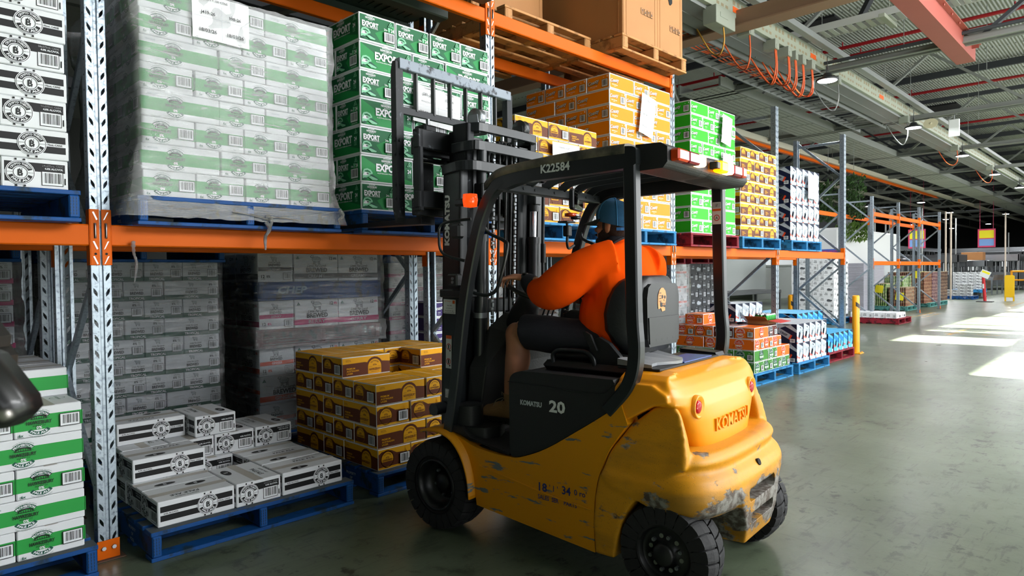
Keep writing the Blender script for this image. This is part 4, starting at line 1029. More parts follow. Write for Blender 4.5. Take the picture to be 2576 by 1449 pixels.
# dashboard, column, wheel
mb=MB(); mb.loft([[(1.26,-.44,.5),(1.26,.30,.5),(1.34,.32,.5),(1.34,-.46,.5)],[(1.20,-.44,.90),(1.20,.28,.90),(1.30,.32,.90),(1.30,-.46,.90)],[(1.15,-.42,1.08),(1.15,.12,1.08),(1.27,.18,1.12),(1.27,-.44,1.12)],[(1.18,-.38,1.17),(1.18,.02,1.17),(1.25,.06,1.20),(1.25,-.40,1.20)]],0,False)
mb.box(1.15,1.24,-.1,.12,.96,1.12,.02)
fp(mb,'dashboard',BLK2,bevel=.02)
mb=MB(); T=TR(1.065,.02,1.335)@Matrix.Rotation(R(-24),4,'Y')
mb.T=T; n=40
mb.tube([(.165*math.cos(2*PI*k/n),.165*math.sin(2*PI*k/n),0) for k in range(n+1)],.0125,10)
for a in (90,210,330): mb.tube([(.035*math.cos(R(a)),.035*math.sin(R(a)),-.035),(.1*math.cos(R(a)),.1*math.sin(R(a)),-.03),(.16*math.cos(R(a)),.16*math.sin(R(a)),0)],.009,8)
mb.lathe([(1e-6,-.012),(.035,-.014),(.045,-.03),(.045,-.05),(.03,-.06)],20); fp(mb,'steering_wheel',BLK)
mb=MB(); mb.T=T; mb.lathe([(.05,-.05),(.065,-.07),(.085,-.16),(.095,-.30)],20); fp(mb,'steering_column',BLK2)
for k,y in enumerate((-.20,-.25,-.30)):
    mb=MB(); mb.tube([(1.17,y,1.15),(1.13,y,1.24),(1.11,y,1.32)],.006,8); mb.blob((1.108,y,1.335),(.015,.015,.022),8); fp(mb,'control_lever',BLK)
mb=MB(); mb.tube(bez([(1.0+.02*math.sin(k*2.2),-.22+.012*math.cos(k*2.2),1.25-.012*k) for k in range(14)],3),.005,6); fp(mb,'coiled_cord',BLK)
# counterweight
def dsec(w,hw,ur,uf,ex=3.2,n=14):
    P=[(uf,hw)]
    for k in range(n+1):
        a=PI/2*k/n; c=math.cos(a)**(2/ex); s_=math.sin(a)**(2/ex); P.append((.0+(ur-.0)*s_,hw*c))
    P+= [(x,-y) for x,y in reversed(P[:-1])]
    return [(x,y,w) for x,y in P]
mb=MB()
mb.loft([dsec(.365,.44,-.160,.0),dsec(.380,.480,-.205,.03),dsec(.41,.503,-.238,.08),dsec(.46,.514,-.250,.24),dsec(.51,.512,-.248,.30),dsec(.545,.500,-.232,.28),dsec(.575,.476,-.200,.26),dsec(.592,.476,-.200,.25),dsec(.612,.492,-.210,.24),dsec(.632,.486,-.200,.23),dsec(.652,.462,-.178,.215)],0,True)
low=[(.343,.139),(.348,.28),(.340,.40),(.318,.50)]+[(.18,.50),(.07,.50)]+curve2([(.07,.455),(.14,.415),(.195,.32),(.225,.22),(.240,.139)],4)
fin=[(.335,.42),(.318,.50),(.26,.63),(.168,.755),(.06,.842),(-.030,.862),(-.066,.815),(-.090,.735),(-.106,.655),(-.106,.60),(.0,.55)]
for s in (1,-1):
    mb.loft([[(x,s*.41,z) for x,z in low],[(x,s*.500,z) for x,z in low],[(x,s*.506,z) for x,z in low]],0,True)
    mb.loft([[(x+.014*(x<-.05),s*.415,z-.014) for x,z in fin],[(x+.004*(x<-.05),s*.445,z-.002) for x,z in fin],[(x,s*(.492-.035*max(0,z-.6)/.25),z-.004) for x,z in fin],[(x+.014*(x<-.1),s*(.500-.045*max(0,z-.6)/.25),z-.018*(z>.7)) for x,z in fin]],0,True)
# towing block under the bumper
mb.loft([[(-.02,-.17,.205),(-.228,-.165,.215),(-.228,.165,.215),(-.02,.17,.205)],[(-.02,-.20,.30),(-.248,-.19,.30),(-.248,.19,.30),(-.02,.20,.30)],[(-.02,-.25,.38),(-.252,-.22,.38),(-.252,.22,.38),(-.02,.25,.38)],[(-.02,-.32,.45),(-.25,-.25,.47),(-.25,.25,.47),(-.02,.32,.45)]],0,True)
cw=fp(mb,'counterweight',CWY); remesh(cw,.0075,8,.6)
for z0,z1,hv in ((.405,.462,.165),(.303,.352,.140)):
    c=MB(); c.prism([(y,z) for y,z in [(-hv,z0+.015),(-hv+.015,z0),(hv-.015,z0),(hv,z0+.015),(hv,z1-.012),(hv-.012,z1),(-hv+.012,z1),(-hv,z1-.012)]],-.40,-.155,'x')
    co=c.build('cut',[CWY],FK)
    bo=cw.modifiers.new('bool','BOOLEAN'); bo.operation='DIFFERENCE'; bo.object=co; bo.solver='EXACT'
    CUTS=globals().setdefault('CUTS',[]); CUTS.append(co)
def bake(o):
    """apply the modifier stack so that helper shapes can be deleted"""
    dg=bpy.context.evaluated_depsgraph_get(); e=o.evaluated_get(dg); me=bpy.data.meshes.new_from_object(e,depsgraph=dg); old=o.data; o.modifiers.clear(); o.data=me
    return o
bpy.context.view_layer.update(); bake(cw)
for c in CUTS: bpy.data.objects.remove(c)
mb=MB(); mb.cyl((-.222,.0,.543),(-.236,.0,.549),.016,14); fp(mb,'tow_pin_hole',mat('hole_dark'))
# rear hood cover
def hsec(w,hw,ur,uf,ex=3.6): return dsec(w,hw,ur,uf,ex,16)
mb=MB()
mb.loft([hsec(.630,.300,-.112,.02,3.0),hsec(.70,.335,-.112,.02,3.2),hsec(.78,.385,-.104,.06),hsec(.832,.430,-.092,.13),hsec(.852,.474,-.084,.18),hsec(.888,.478,-.070,.215),hsec(.925,.472,-.046,.235),hsec(.955,.455,-.012,.235),hsec(.974,.415,.035,.235),hsec(.982,.31,.10,.235)],0,True)
# side saddle reaching down to the black panel
for s in (1,-1):
    a,b=(.40,.494) if s>0 else (-.494,-.40)
    mb.prism([(.178,.772),(.232,.85),(.242,.91),(.22,.940),(.05,.94),(-.02,.90),(-.025,.868),(.05,.848)],a,b,'y')
hd=fp(mb,'rear_hood',HOODY); remesh(hd,.007,5,.5); 
REFL_GLOW=mat('reflector_red','#a8101c',.15,emit='#a8101c',es=.12)  # faint red glow put into the passive reflectors
for s in (1,-1):
    T=TR(-.072,s*.318,.835)@Matrix.Rotation(R(-90),4,'Y')@Matrix.Rotation(R(0),4,'Z')
    mb=MB(); mb.T=T; mb.lathe([(.052,-.006),(.052,.016),(.046,.018),(.036,.010),(.030,.008)],28,0); o=fp(mb,'reflector_cup',HOODY)
    mb=MB(); mb.T=T; mb.lathe([(.029,.006),(.029,.014),(.02,.018),(1e-6,.019)],24); fp(mb,'red_reflector',REFL_GLOW,label='round red reflector')
A=Art(); A.text('KOMATSU',0,0,.058,'h',w=.385,bold=.02)
mb=MB(); 
for vs,fs,m,l in A.it:
    def hx(y,z): 
        q=(abs(y)/.36)**3.2; return -.1125+.112*(1-(max(0,1-q))**(1/3.2))
    f=[(hx(x,0)-.006,-x,.738+y+.055*(x+.0)*0) for x,y in vs]; b=[(p[0]+.012,p[1],p[2]) for p in f]; n=len(f)
    mb.add(f+b,[t for t in fs]+[(t[i],t[(i+1)%len(t)],n+t[(i+1)%len(t)],n+t[i]) for t in fs for i in range(len(t))])
fp(mb,'raised_lettering',HOODY)
# tray and papers behind the seat
mb=MB(); mb.box(.08,.30,-.30,.36,.98,.990,.003); mb.prism([(.09,.98),(.10,1.0),(.30,1.01),(.30,.98)],-.40,-.30,'y'); fp(mb,'document_tray',BLK2)
mb=MB(); mb.box(.085,.22,-.22,.10,.991,.996); fp(mb,'blue_folder',mat('folder','#2a4fa0',.25),label='glossy blue folder')
mb=MB(); mb.loft([[(.12+.03*math.sin(k),.36-.05*k,.992),(.30,.36-.05*k,.996),(.30,.36-.05*k,1.025+.014*math.sin(3*k)),(.12+.03*math.sin(k),.36-.05*k,1.006)] for k in range(8)],0,False); fp(mb,'crumpled_plastic',mat('grey_plastic','#8d8f93',.3))
# seat
def seatring(z,ur,hw,dp,th=.05,n=18):
    P=[]
    for k in range(n+1):
        a=-1+2*k/n; a=math.copysign(abs(a)**.8,a); P.append((ur+dp*abs(a)**5,hw*a*(1-.06*abs(a)**8)))
    Q=[(x+th,y*.86) for x,y in reversed(P)]
    return [(x,y,z) for x,y in P+Q]
mb=MB(); mb.loft([seatring(1.03,.275,.20,.08),seatring(1.08,.262,.235,.13),seatring(1.14,.255,.25,.17),seatring(1.22,.25,.255,.18),seatring(1.30,.248,.252,.165),seatring(1.35,.250,.240,.14),seatring(1.385,.256,.215,.11),seatring(1.405,.268,.175,.07),seatring(1.412,.285,.12,.03)],0,True); fp(mb,'seat_back',mat('seat_black','#1c1e20',.42,bump=.1,bs=100),bevel=.006)
mb=MB(); mb.prism([(y,z) for y,z in [(-.150,1.06),(.150,1.06),(.168,1.10),(.172,1.30),(.158,1.352),(.13,1.37),(-.13,1.37),(-.158,1.352),(-.172,1.30),(-.168,1.10)]],.243,.300,'x'); mb.prism([(y,z) for y,z in [(-.155,1.075),(.155,1.075),(.163,1.205),(-.163,1.205)]],.237,.25,'x'); [mb.box(.2365,.238,-.10+.06*k,-.085+.06*k,1.085,1.098) for k in range(4)]; fp(mb,'seat_back_panel',mat('seat_panel','#232426',.4),bevel=.004)
A=Art(); S=.045
A.poly([(S*x,S*y) for x,y in [(-.6,1.1),(-.2,1.35),(.3,1.35),(.8,1.0),(1,.4),(.9,-.2),(.7,-.5),(.7,-1.2),(0,-1.3),(-.3,-.9),(-.9,-1.0),(-1,-.3),(-.95,.5)]],'o')
for x,y,r in ((.05,.35,.22),(.62,.3,.2)): A.disc(S*x,S*y,S*r,'k',10)
A.poly([(S*x,S*y) for x,y in [(.3,-.05),(.45,.1),(.5,-.15)]],'k'); A.poly([(S*x,S*y) for x,y in [(-.5,-.2),(.1,-.35),(.75,-.4),(.7,-.85),(.1,-.7),(-.2,-.8),(-.5,-.7)]],'k')
for k in range(5): A.rect(S*(.0+.14*k),S*-.62,S*(.08+.14*k),S*-.40,'o')
for k in range(4): A.rect(S*-.85,S*(.75-.3*k),S*-.35,S*(.82-.3*k),'k')
dec(A,lambda x,y,d:(.2425-d,.02-x,1.288+y),[('o',mat('sticker_tan','#d6955c',.5)),('k',KB)],'skull_sticker')
mb=MB(); mb.loft([[(.32,-.22,.975),(.32,.22,.975),(.32,.22,1.02),(.32,-.22,1.02)],[(.60,-.24,.975),(.60,.24,.975),(.60,.24,1.03),(.60,-.24,1.03)],[(.76,-.23,.975),(.76,.23,.975),(.78,.23,1.02),(.78,-.23,1.02)]]); fp(mb,'seat_cushion',MC['seat_black'],bevel=.02)
for s in (1,-1):
    mb=MB(); mb.tube(bez([(.73,s*.275,.955),(.735,s*.275,1.005),(.70,s*.275,1.03),(.60,s*.275,1.035),(.53,s*.275,1.03),(.49,s*.275,1.0),(.48,s*.275,.96)],5),.013,10); fp(mb,'hip_restraint',BLK)
    mb=MB(); mb.prism([(.34,.95),(.50,.95),(.52,1.02),(.50,1.09),(.46,1.11),(.40,1.08),(.34,1.02)],s*.24,s*.27,'y'); mb.prism([(.46,1.04),(.50,1.05),(.545,1.13),(.53,1.135),(.50,1.12)],s*.27,s*.285,'y'); fp(mb,'recliner_bracket',BLK2,bevel=.006)
# overhead guard
def rib(P,w,h,up,m,name,c=.25,n=5): mb=MB(); mb.ribbon(bez(P,n),w,h,up,0,False,c); return fp(mb,name,m)
for s in (1,-1):
    rib([(1.300,s*.485,.545),(1.245,s*.485,.80),(1.165,s*.485,1.28),(1.075,s*.485,1.62),(1.02,s*.482,1.76),(.96,s*.48,1.85),(.88,s*.478,1.905),(.80,s*.476,1.925)],.062,.050,(0,1,0),BLK,'guard_front_leg')
    rib([(.152,s*.475,1.92),(.148,s*.475,1.60),(.142,s*.478,1.25),(.132,s*.48,1.10),(.140,s*.482,1.00),(.172,s*.482,.92),(.235,s*.480,.845),(.275,s*.478,.80)],.062,.054,(0,1,0),BLK,'guard_rear_leg')
    mb=MB(); tp=curve2([(.975,1.905),(.93,1.945),(.86,1.962),(.70,1.974),(.50,1.983),(.30,1.985),(.15,1.980),(.115,1.965)],5); bt=curve2([(.115,1.90),(.185,1.885),(.50,1.880),(.75,1.878),(.90,1.855),(.975,1.905)],5)
    a,b=(.455,.503) if s>0 else (-.503,-.455)
    mb.prism(tp+bt[:-1],a,b,'y'); fp(mb,'guard_side_rail',BLK,bevel=.010)
    mb=MB(); rings=[]
    for x,z in curve2([(1.00,1.895),(.94,1.942),(.86,1.963),(.70,1.975),(.50,1.984),(.30,1.986),(.17,1.985)],5): rings.append([(x,s*.5045,z-.036),(x,s*.507,z-.004),(x,s*.500,z+.008),(x,s*.47,z+.014),(x,s*.40,z+.012),(x,s*.40,z+.004)])
    mb.loft(rings,0,True); fp(mb,'guard_top_skin',GREYT)
A=Art(); A.text('K22584',0,0,.040,'w',w=.170,bold=.06)
dec(A,lambda x,y,d:(.545-x,.5045+d,1.931+y+.0),[('w',WHI)],'number_lettering')
mb=MB(); mb.box(.90,.95,-.47,.47,1.855,1.905,.006)
for y in (-.4,-.3,.2,.3,.4,.02): mb.cyl((.896,y,1.88),(.901,y,1.88),.008,10)
fp(mb,'guard_front_crossbar',BLK)
mb=MB(); mb.box(.12,.16,-.47,.47,1.875,1.925,.004); fp(mb,'guard_rear_crossbar',BLK)
for k in range(6):
    y=-.375+k*.15; mb=MB(); mb.ribbon(bez([(.93,y,1.90),(.84,y,1.945),(.60,y,1.962),(.35,y,1.968),(.14,y,1.962)],5),.014,.046,(0,0,1)); fp(mb,'guard_roof_bar',BLK)
# caution stickers under the rear crossbar
A=Art(); 
for k,cc in enumerate(('w','w','y','w','w','w')): A.rect(-.30+k*.046,-.016,-.30+k*.046+.040,.016,cc)
for k in range(6): A.disc(-.28+k*.046,0,.008,'k',8); A.rect(-.284+k*.046,-.014,-.276+k*.046,0,'k')
A.rect(.02,-.014,.14,.014,'w'); A.text('CAUTION',.08,.0,.010,'k'); 
dec(A,lambda x,y,d:(.1195-d,-.04-x,1.899+y),[('w',WHI),('y',mat('decal_yellow','#e8b818',.4)),('k',KB)],'caution_stickers')
A=Art(); A.rect(-.024,-.060,.024,.060,'w'); A.rect(-.021,.030,.021,.056,'g'); A.rect(-.024,.012,.024,.024,'o'); A.ring(0,-.025,.013,.017,'r'); A.text('A',0,-.025,.016,'k'); A.text('//',0,.043,.016,'k')
dec(A,lambda x,y,d:(.1495-x,-.4482+d,1.745+y),[('w',WHI),('g',SIL),('o',ORD),('r',REDD),('k',KB)],'seat_belt_sticker')
# rear lamp bar
mb=MB(); 
pr=[(.14,1.990),(.02,1.985),(-.012,1.965),(-.012,1.900),(.01,1.875),(.14,1.872)]
mb.loft([[(x,.46,z) for x,z in pr],[(x,.40,z) for x,z in pr],[(x,.10,z-.004) for x,z in pr],[(x+.01,.0,z+(.004 if z<1.9 else -.004)) for x,z in pr],[(x,-.10,z-.004) for x,z in pr],[(x,-.40,z) for x,z in pr],[(x,-.46,z) for x,z in pr]],0,False); fp(mb,'lamp_housing',mat('housing_plastic','#1a1b1d',.5,bump=.2,bs=200),bevel=.010)
AMB=mat('lens_amber_lit','#ff8a10',.2,emit='#ff8a00',es=5); ORN=mat('lens_orange','#d8440c',.18,coat=.5); RD=mat('lens_red','#8e0f1c',.18,coat=.5); LIT=mat('lens_white_lit','#ffd9a0',.2,emit='#ffcf90',es=3.2)
segs=[(.435,.330,ORN,'indicator_lens'),(.330,.215,RD,'stop_lens'),(.215,.150,LIT,'reversing_lens'),(-.020,-.110,AMB,'warning_lens'),(-.110,-.180,LIT,'reversing_lens'),(-.180,-.290,RD,'stop_lens'),(-.290,-.350,ORN,'indicator_lens')]
for a,b,m,nm in segs:
    mb=MB(); mb.box(-.055,-.008,b+.001,a-.001,1.905,1.958,.008); o=fp(mb,nm,m)
mb=MB(); mb.box(-.05,-.008,-.02,.02,1.915,1.95,.004); fp(mb,'beacon_base',BLK)
# front turn lamp and bracket, left side
mb=MB(); mb.lathe([(1e-6,-.04),(.035,-.035),(.040,0),(.037,.03),(1e-6,.035)],16,0,TR(1.075,.530,1.815)); fp(mb,'turn_lamp',mat('lens_orange_lit','#e8380a',.2,emit='#ff4a10',es=.6),label='orange turn lamp')
mb=MB(); mb.box(1.11,1.20,.49,.53,1.79,1.83,.01); mb.tube(bez([(1.10,.50,1.72),(1.26,.55,1.70),(1.28,.56,1.62),(1.26,.55,1.54),(1.15,.50,1.50)],5),.008,8); mb.box(1.17,1.24,.47,.52,1.62,1.70,.012); fp(mb,'lamp_bracket',BLK)
for s in (1,-1):
    mb=MB(); mb.tube(bez([(1.045,s*.46,1.68),(1.02,s*.44,1.64),(.93,s*.43,1.60),(.91,s*.43,1.56),(.96,s*.43,1.40),(1.00,s*.43,1.335),(1.06,s*.44,1.315),(1.135,s*.46,1.33)],5),.0095,10); fp(mb,'grab_handle',BLK)
# mirror, camera and small beacon under the roof
mb=MB(); MT=TR(.905,-.225,1.858,R(18)); mb.T=MT; mb.prism([(y,z) for y,z in [(-.100,-.05),(-.085,-.062),(.085,-.062),(.100,-.05),(.100,.05),(.085,.062),(-.085,.062),(-.100,.05)]],0,.03,'x',c=.006); fp(mb,'mirror_housing',BLK)
mb=MB(); mb.T=MT; mb.prism([(y,z) for y,z in [(-.092,-.045),(-.08,-.054),(.08,-.054),(.092,-.045),(.092,.045),(.08,.054),(-.08,.054),(-.092,.045)]],-.002,.002,'x'); fp(mb,'mirror_glass',mat('mirror','#dfe3e6',.03,metal=1))
mb=MB(); mb.T=TR(0,-.17,.045); mb.tube([(.93,.0,1.86),(.91,-.01,1.82)],.006,8); mb.lathe([(.0,0),(.03,.002),(.032,.02),(.0,.024)],16,0,TR(.93,-.06,1.70)); fp(mb,'mirror_arm',BLK)
mb=MB(); mb.T=TR(0,-.17,.045); mb.lathe([(1e-6,0),(.035,.004),(.036,.022),(1e-6,.026)],18,0,TR(.95,-.035,1.715)); fp(mb,'small_beacon',ORN)
mb=MB(); mb.T=TR(0,-.17,.045); mb.box(.93,1.0,-.06,.03,1.680,1.690,.003); mb.box(.945,.985,-.045,0,1.60,1.665,.006); mb.tube(bez([(.965,-.02,1.60),(.965,-.02,1.55),(.98,-.06,1.53),(1.0,-.14,1.55)],4),.008,8); mb.cyl((.965,-.02,1.66),(.965,-.02,1.69),.008,8); fp(mb,'dash_camera',BLK2)
# mast
def chan(mb,x0,x1,yo,yi,z0,z1,t=.016,lean=0):
    """C channel open towards the middle"""
    for a in (0,):
        mb.box(x0,x1,min(yo,yo-math.copysign(t,yo)),max(yo,yo-math.copysign(t,yo)),z0,z1,.003)
        mb.box(x0,x0+t,min(yo,yi),max(yo,yi),z0,z1,.003); mb.box(x1-t,x1,min(yo,yi),max(yo,yi),z0,z1,.003)
LEAN=Matrix.Translation((1.42,0,.30))@Matrix.Rotation(R(-1.8),4,'Y')@Matrix.Translation((-1.42,0,-.30))
for s in (1,-1):
    mb=MB(); mb.T=LEAN; chan(mb,1.335,1.475,s*.385,s*.325,.10,2.035); fp(mb,'outer_mast_rail',BLK)
    mb=MB(); mb.T=LEAN; chan(mb,1.350,1.470,s*.318,s*.262,.30,2.29); fp(mb,'inner_mast_rail',IRON)
    mb=MB(); mb.T=LEAN; chan(mb,1.365,1.465,s*.256,s*.165,.28,2.22); fp(mb,'added_mast_rail',BLK)  # extra rail pair added to darken the gap inside the mast
mb=MB(); mb.T=LEAN
mb.ribbon(bez([(1.47,.385,2.02),(1.36,.388,2.035),(1.30,.36,2.04),(1.27,.30,2.04),(1.27,.0,2.04),(1.27,-.30,2.04),(1.30,-.36,2.04),(1.36,-.388,2.035)],4),.030,.055,(0,0,1)); fp(mb,'outer_mast_crossbar',BLK)
mb=MB(); mb.T=LEAN
mb.ribbon(bez([(1.46,.32,2.15),(1.36,.325,2.155),(1.31,.30,2.16),(1.29,.25,2.16),(1.29,-.25,2.16),(1.31,-.30,2.16),(1.36,-.325,2.155)],4),.028,.055,(0,0,1))
mb.ribbon(bez([(1.42,.30,2.265),(1.34,.27,2.27),(1.31,.20,2.27),(1.31,-.20,2.27),(1.34,-.27,2.27),(1.42,-.30,2.265)],4),.026,.050,(0,0,1)); mb.box(1.30,1.42,-.31,.31,.62,.70,.005); mb.box(1.36,1.44,-.3,.3,1.20,1.28,.005)
fp(mb,'inner_mast_crossbar',BLK)
for s in (1,-1):
    mb=MB(); mb.T=LEAN; mb.lathe([(.012,-.025),(.055,-.022),(.050,-.012),(.050,.012),(.055,.022),(.012,.025)],24,0,TR(1.385,s*.205,2.335)@Matrix.Rotation(PI/2,4,'X')); mb.prism([(1.33,2.24),(1.44,2.24),(1.42,2.35),(1.35,2.35)],s*.205-.034,s*.205-.028,'y'); mb.prism([(1.33,2.24),(1.44,2.24),(1.42,2.35),(1.35,2.35)],s*.205+.028,s*.205+.034,'y'); fp(mb,'chain_pulley',STL if s>0 else BLK)
    mb=MB(); mb.T=LEAN; mb.cyl((1.305,s*.245,.35),(1.305,s*.245,1.62),.034,20); mb.cyl((1.305,s*.245,1.62),(1.305,s*.245,1.66),.038,20); mb.cyl((1.305,s*.245,1.82),(1.305,s*.245,2.15),.030,16); mb.box(1.27,1.34,s*.245-.03,s*.245+.03,1.86,1.95,.006); mb.cyl((1.305,s*.245,1.18),(1.305,s*.245,1.21),.040,20,1); fp(mb,'lift_cylinder',[BLK,STL])
    mb=MB(); mb.T=LEAN; mb.cyl((1.305,s*.245,1.66),(1.305,s*.245,1.82),.019,18); fp(mb,'lift_rod',CHROME)
    mb=MB(); mb.T=LEAN
    for k in range(72): 
        z=.55+k*.0245; mb.box(1.335,1.345,s*.10-.012,s*.10+.012,z,z+.019,.003) if k%2 else mb.box(1.332,1.348,s*.10-.008,s*.10+.008,z-.003,z+.022,.002)
    fp(mb,'lift_chain',STL)
mb=MB(); mb.T=LEAN; mb.tube(bez([(1.30,-.345,.80),(1.29,-.335,1.25),(1.295,-.33,1.60),(1.30,-.335,2.0)],5),.011,8); mb.cyl((1.292,-.334,1.50),(1.293,-.332,1.62),.017,10); fp(mb,'hydraulic_hose',BLK2)
mb=MB(); mb.T=LEAN
for y in (.06,.0,-.05,.16): mb.tube(bez([(1.33,y,.6),(1.325,y+.01,1.3),(1.33,y,2.12),(1.36,y,2.2),(1.40,y,2.12)],5),.008,8)
fp(mb,'mast_hoses',BLK2)
A=Art(); A.text('KOMATSU',0,0,.036,'w',w=.285,bold=.12)
dec(A,lambda x,y,d:tuple(LEAN@Vector((1.438+y,.3855+d,1.735+x))),[('w',WHI)],'mast_lettering')
def plate(parts,x,z,w,h,name):
    A=Art(); A.rect(-w/2,-h/2,w/2,h/2,'w'); parts(A)
    dec(A,lambda a,b,d:tuple(LEAN@Vector((x-a,.3858+d,z+b))),[('w',WHI),('k',KB),('o',ORD),('r',REDD),('s',SIL)],name)
plate(lambda A:(A.text('LIFT TRUCKS',-.014,.030,.006,'o'),A.text('Since 1988',0,.006,.006,'k'),A.text('HIRE  SERVICE  SALES',0,-.010,.004,'k'),A.text('Newcastle 02 4971 0000',0,-.024,.005,'k'),A.text('Central Coast 02 4352 0000',0,-.034,.005,'k'),A.rect(.026,.018,.044,.036,'o')),1.412,1.245,.098,.082,'supplier_sticker')
plate(lambda A:(A.rect(-.022,.075,.022,.095,'o'),A.ring(0,.03,.014,.018,'r'),A.rect(-.004,.018,.004,.042,'k'),A.ring(0,-.055,.014,.018,'r'),A.rect(-.004,-.067,.004,-.043,'k'),A.disc(.012,.008,.005,'k'),A.disc(.012,-.078,.005,'k')),1.415,.985,.046,.19,'warning_sticker')
plate(lambda A:[A.rect(-.026,.018-.009*k,.026,.022-.009*k,'s') for k in range(5)],1.412,.745,.056,.05,'data_plate')
A=Art(); A.rect(-.05,-.10,.05,.10,'r'); A.poly([(-.03,.03),(.03,.03),(0,.085)],'w'); A.text('DANGER',0,.015,.012,'w'); A.rect(-.045,-.095,.045,-.01,'w'); A.ring(0,-.05,.028,.036,'r'); A.text('X',0,-.05,.03,'k')
dec(A,lambda x,y,d:tuple(LEAN@Vector((1.305-.0345-d,-.245-x*.5,1.09+y))),[('r',REDD),('w',WHI),('k',KB)],'danger_sticker')
# brackets between mast and guard
mb=MB(); mb.box(1.22,1.30,.44,.49,1.36,1.43,.008); mb.box(1.16,1.38,.39,.47,1.30,1.345,.006); 
for z in (1.385,1.405): mb.cyl((1.25,.49,z),(1.25,.497,z),.008,10,1)
mb.cyl((1.44,.39,.66),(1.44,.47,.66),.035,16); fp(mb,'mast_bracket',[BLK,STL])
# carriage, side shifter, load guard, forks
CZ=1.79
mb=MB(); mb.box(1.50,1.545,-.50,.50,CZ+.36,CZ+.47,.006); mb.box(1.50,1.545,-.50,.50,CZ+.02,CZ+.12,.006); mb.box(1.55,1.59,-.48,.48,CZ+.33,CZ+.43,.006); mb.box(1.55,1.59,-.48,.48,CZ-.02,CZ+.08,.006)
for s in (1,-1): mb.box(1.42,1.50,s*.24-.02,s*.24+.02,CZ,CZ+.48,.006); mb.box(1.50,1.56,s*.475-.018,s*.475+.018,CZ+.0,CZ+.47,.008)
fp(mb,'carriage',IRON)
mb=MB(); mb.cyl((1.535,.46,CZ+.30),(1.535,.26,CZ+.30),.017,16); fp(mb,'side_shift_rod',CHROME)
mb=MB(); mb.cyl((1.535,.27,CZ+.30),(1.535,-.10,CZ+.30),.030,16); fp(mb,'side_shift_cylinder',IRON)
for s in (1,-1):
    y=s*.34
    mb=MB(); mb.box(1.60,1.645,y-.055,y+.055,CZ-.06,CZ+.50,.005); mb.box(1.56,1.66,y-.05,y+.05,CZ+.43,CZ+.52,.012); mb.cyl((1.60,y-.01,CZ+.52),(1.60,y-.01,CZ+.56),.012,8,1)
    mb.loft([[(1.60,y-.055,CZ-.065),(1.60,y+.055,CZ-.065),(1.60,y+.055,CZ-.022),(1.60,y-.055,CZ-.022)],[(1.80,y-.055,CZ-.060),(1.80,y+.055,CZ-.060),(1.80,y+.055,CZ-.026),(1.80,y-.055,CZ-.026)],[(2.60,y-.045,CZ-.050),(2.60,y+.045,CZ-.050),(2.60,y+.045,CZ-.034),(2.60,y-.045,CZ-.034)]],0,False); fp(mb,'fork',[IRON,STL])
    mb=MB(); mb.prism([(y_,z_) for y_,z_ in [(1.655,CZ-.03),(1.675,CZ-.06),(1.70,CZ+.03),(1.70,CZ+.82),(1.685,CZ+.875),(1.655,CZ+.875)]],s*.525,s*.470,'y')
    for z in (.08,.16,.34,.42): mb.cyl((1.675,s*.526,CZ+z),(1.675,s*.531,CZ+z),.011,8)
    for z in (.08,.16,.34,.42): mb.cyl((1.654,s*.50,CZ+z),(1.648,s*.50,CZ+z),.011,8)
    fp(mb,'load_guard_post',IRON,bevel=.004)
mb=MB(); mb.ribbon([(1.668,.50,CZ+.865),(1.668,-.50,CZ+.865)],.045,.062,(0,0,1)); fp(mb,'load_guard_top_bar',WORNTOP)
mb=MB(); mb.ribbon([(1.672,.48,CZ+.60),(1.672,-.48,CZ+.60)],.020,.042,(0,0,1)); fp(mb,'load_guard_lower_bar',IRON)
for k in range(6): 
    y=.358-.143*k; mb=MB(); mb.ribbon([(1.672,y,CZ+.61),(1.672,y,CZ+.85)],.030,.014,(0,1,0)); fp(mb,'load_guard_bar',BLK)
# ------------------------------------------------------------------ driver
SKIN=mat('skin','#b57a5c',.5,spec=.4,var=.12,vs_=20,bump=.05,bs=120); HIVIS=mat('hivis_orange','#ff5200',.85,var=.04,vs_=5,spec=.08); NAVY=mat('navy_cloth','#11131c',.85,bump=.2,bs=150)
PR=empty('person',FLO,FLR,label='person in orange high-visibility shirt, navy shorts and blue cap seated driving the forklift',cat='person')
def pp(mb,name,m,vox=0,sm=4,**k):
    o=mb.build(name,m,PR,**k)
    if vox: remesh(o,vox,sm)
    return o
def et(mb,pts,rr,n=16,up=(0,0,1)):
    """elliptical tube: rr = (across, along up) per point"""
    rr=[r if isinstance(r,(tuple,list)) else (r,r) for r in rr]
    if len(pts)>2 and n>8:
        n=max(n,26); q=bez([(a,b,0) for a,b in rr],4); pts=bez(pts,4); rr=[(a,b) for a,b,_ in q]
    P=[Vector(p) for p in pts]; rings=[]
    for i,p in enumerate(P):
        t=(P[min(i+1,len(P)-1)]-P[max(i-1,0)]).normalized(); x=t.cross(Vector(up)); x=x.normalized() if x.length>1e-4 else Vector((0,1,0)); u=x.cross(t)
        a,b=rr[i] if isinstance(rr[i],(tuple,list)) else (rr[i],rr[i])
        rings.append([tuple(p+x*a*math.cos(2*PI*k/n)+u*b*math.sin(2*PI*k/n)) for k in range(n)])
    mb.loft(rings,0,True)
    return mb
HC=Vector((.528,.0,1.682))
def H(x,y,z): return (HC.x+x,HC.y+y,HC.z+z)
body=MB()
body.blob(H(-.01,0,.02),(.096,.076,.105),14); body.blob(H(.035,0,-.045),(.062,.058,.072),12); body.blob(H(.075,0,-.085),(.026,.030,.022),8)
body.blob(H(.103,0,-.022),(.020,.012,.016),8); body.blob(H(.092,0,.0),(.012,.010,.026),8); body.blob(H(.085,0,-.058),(.020,.026,.008),8)
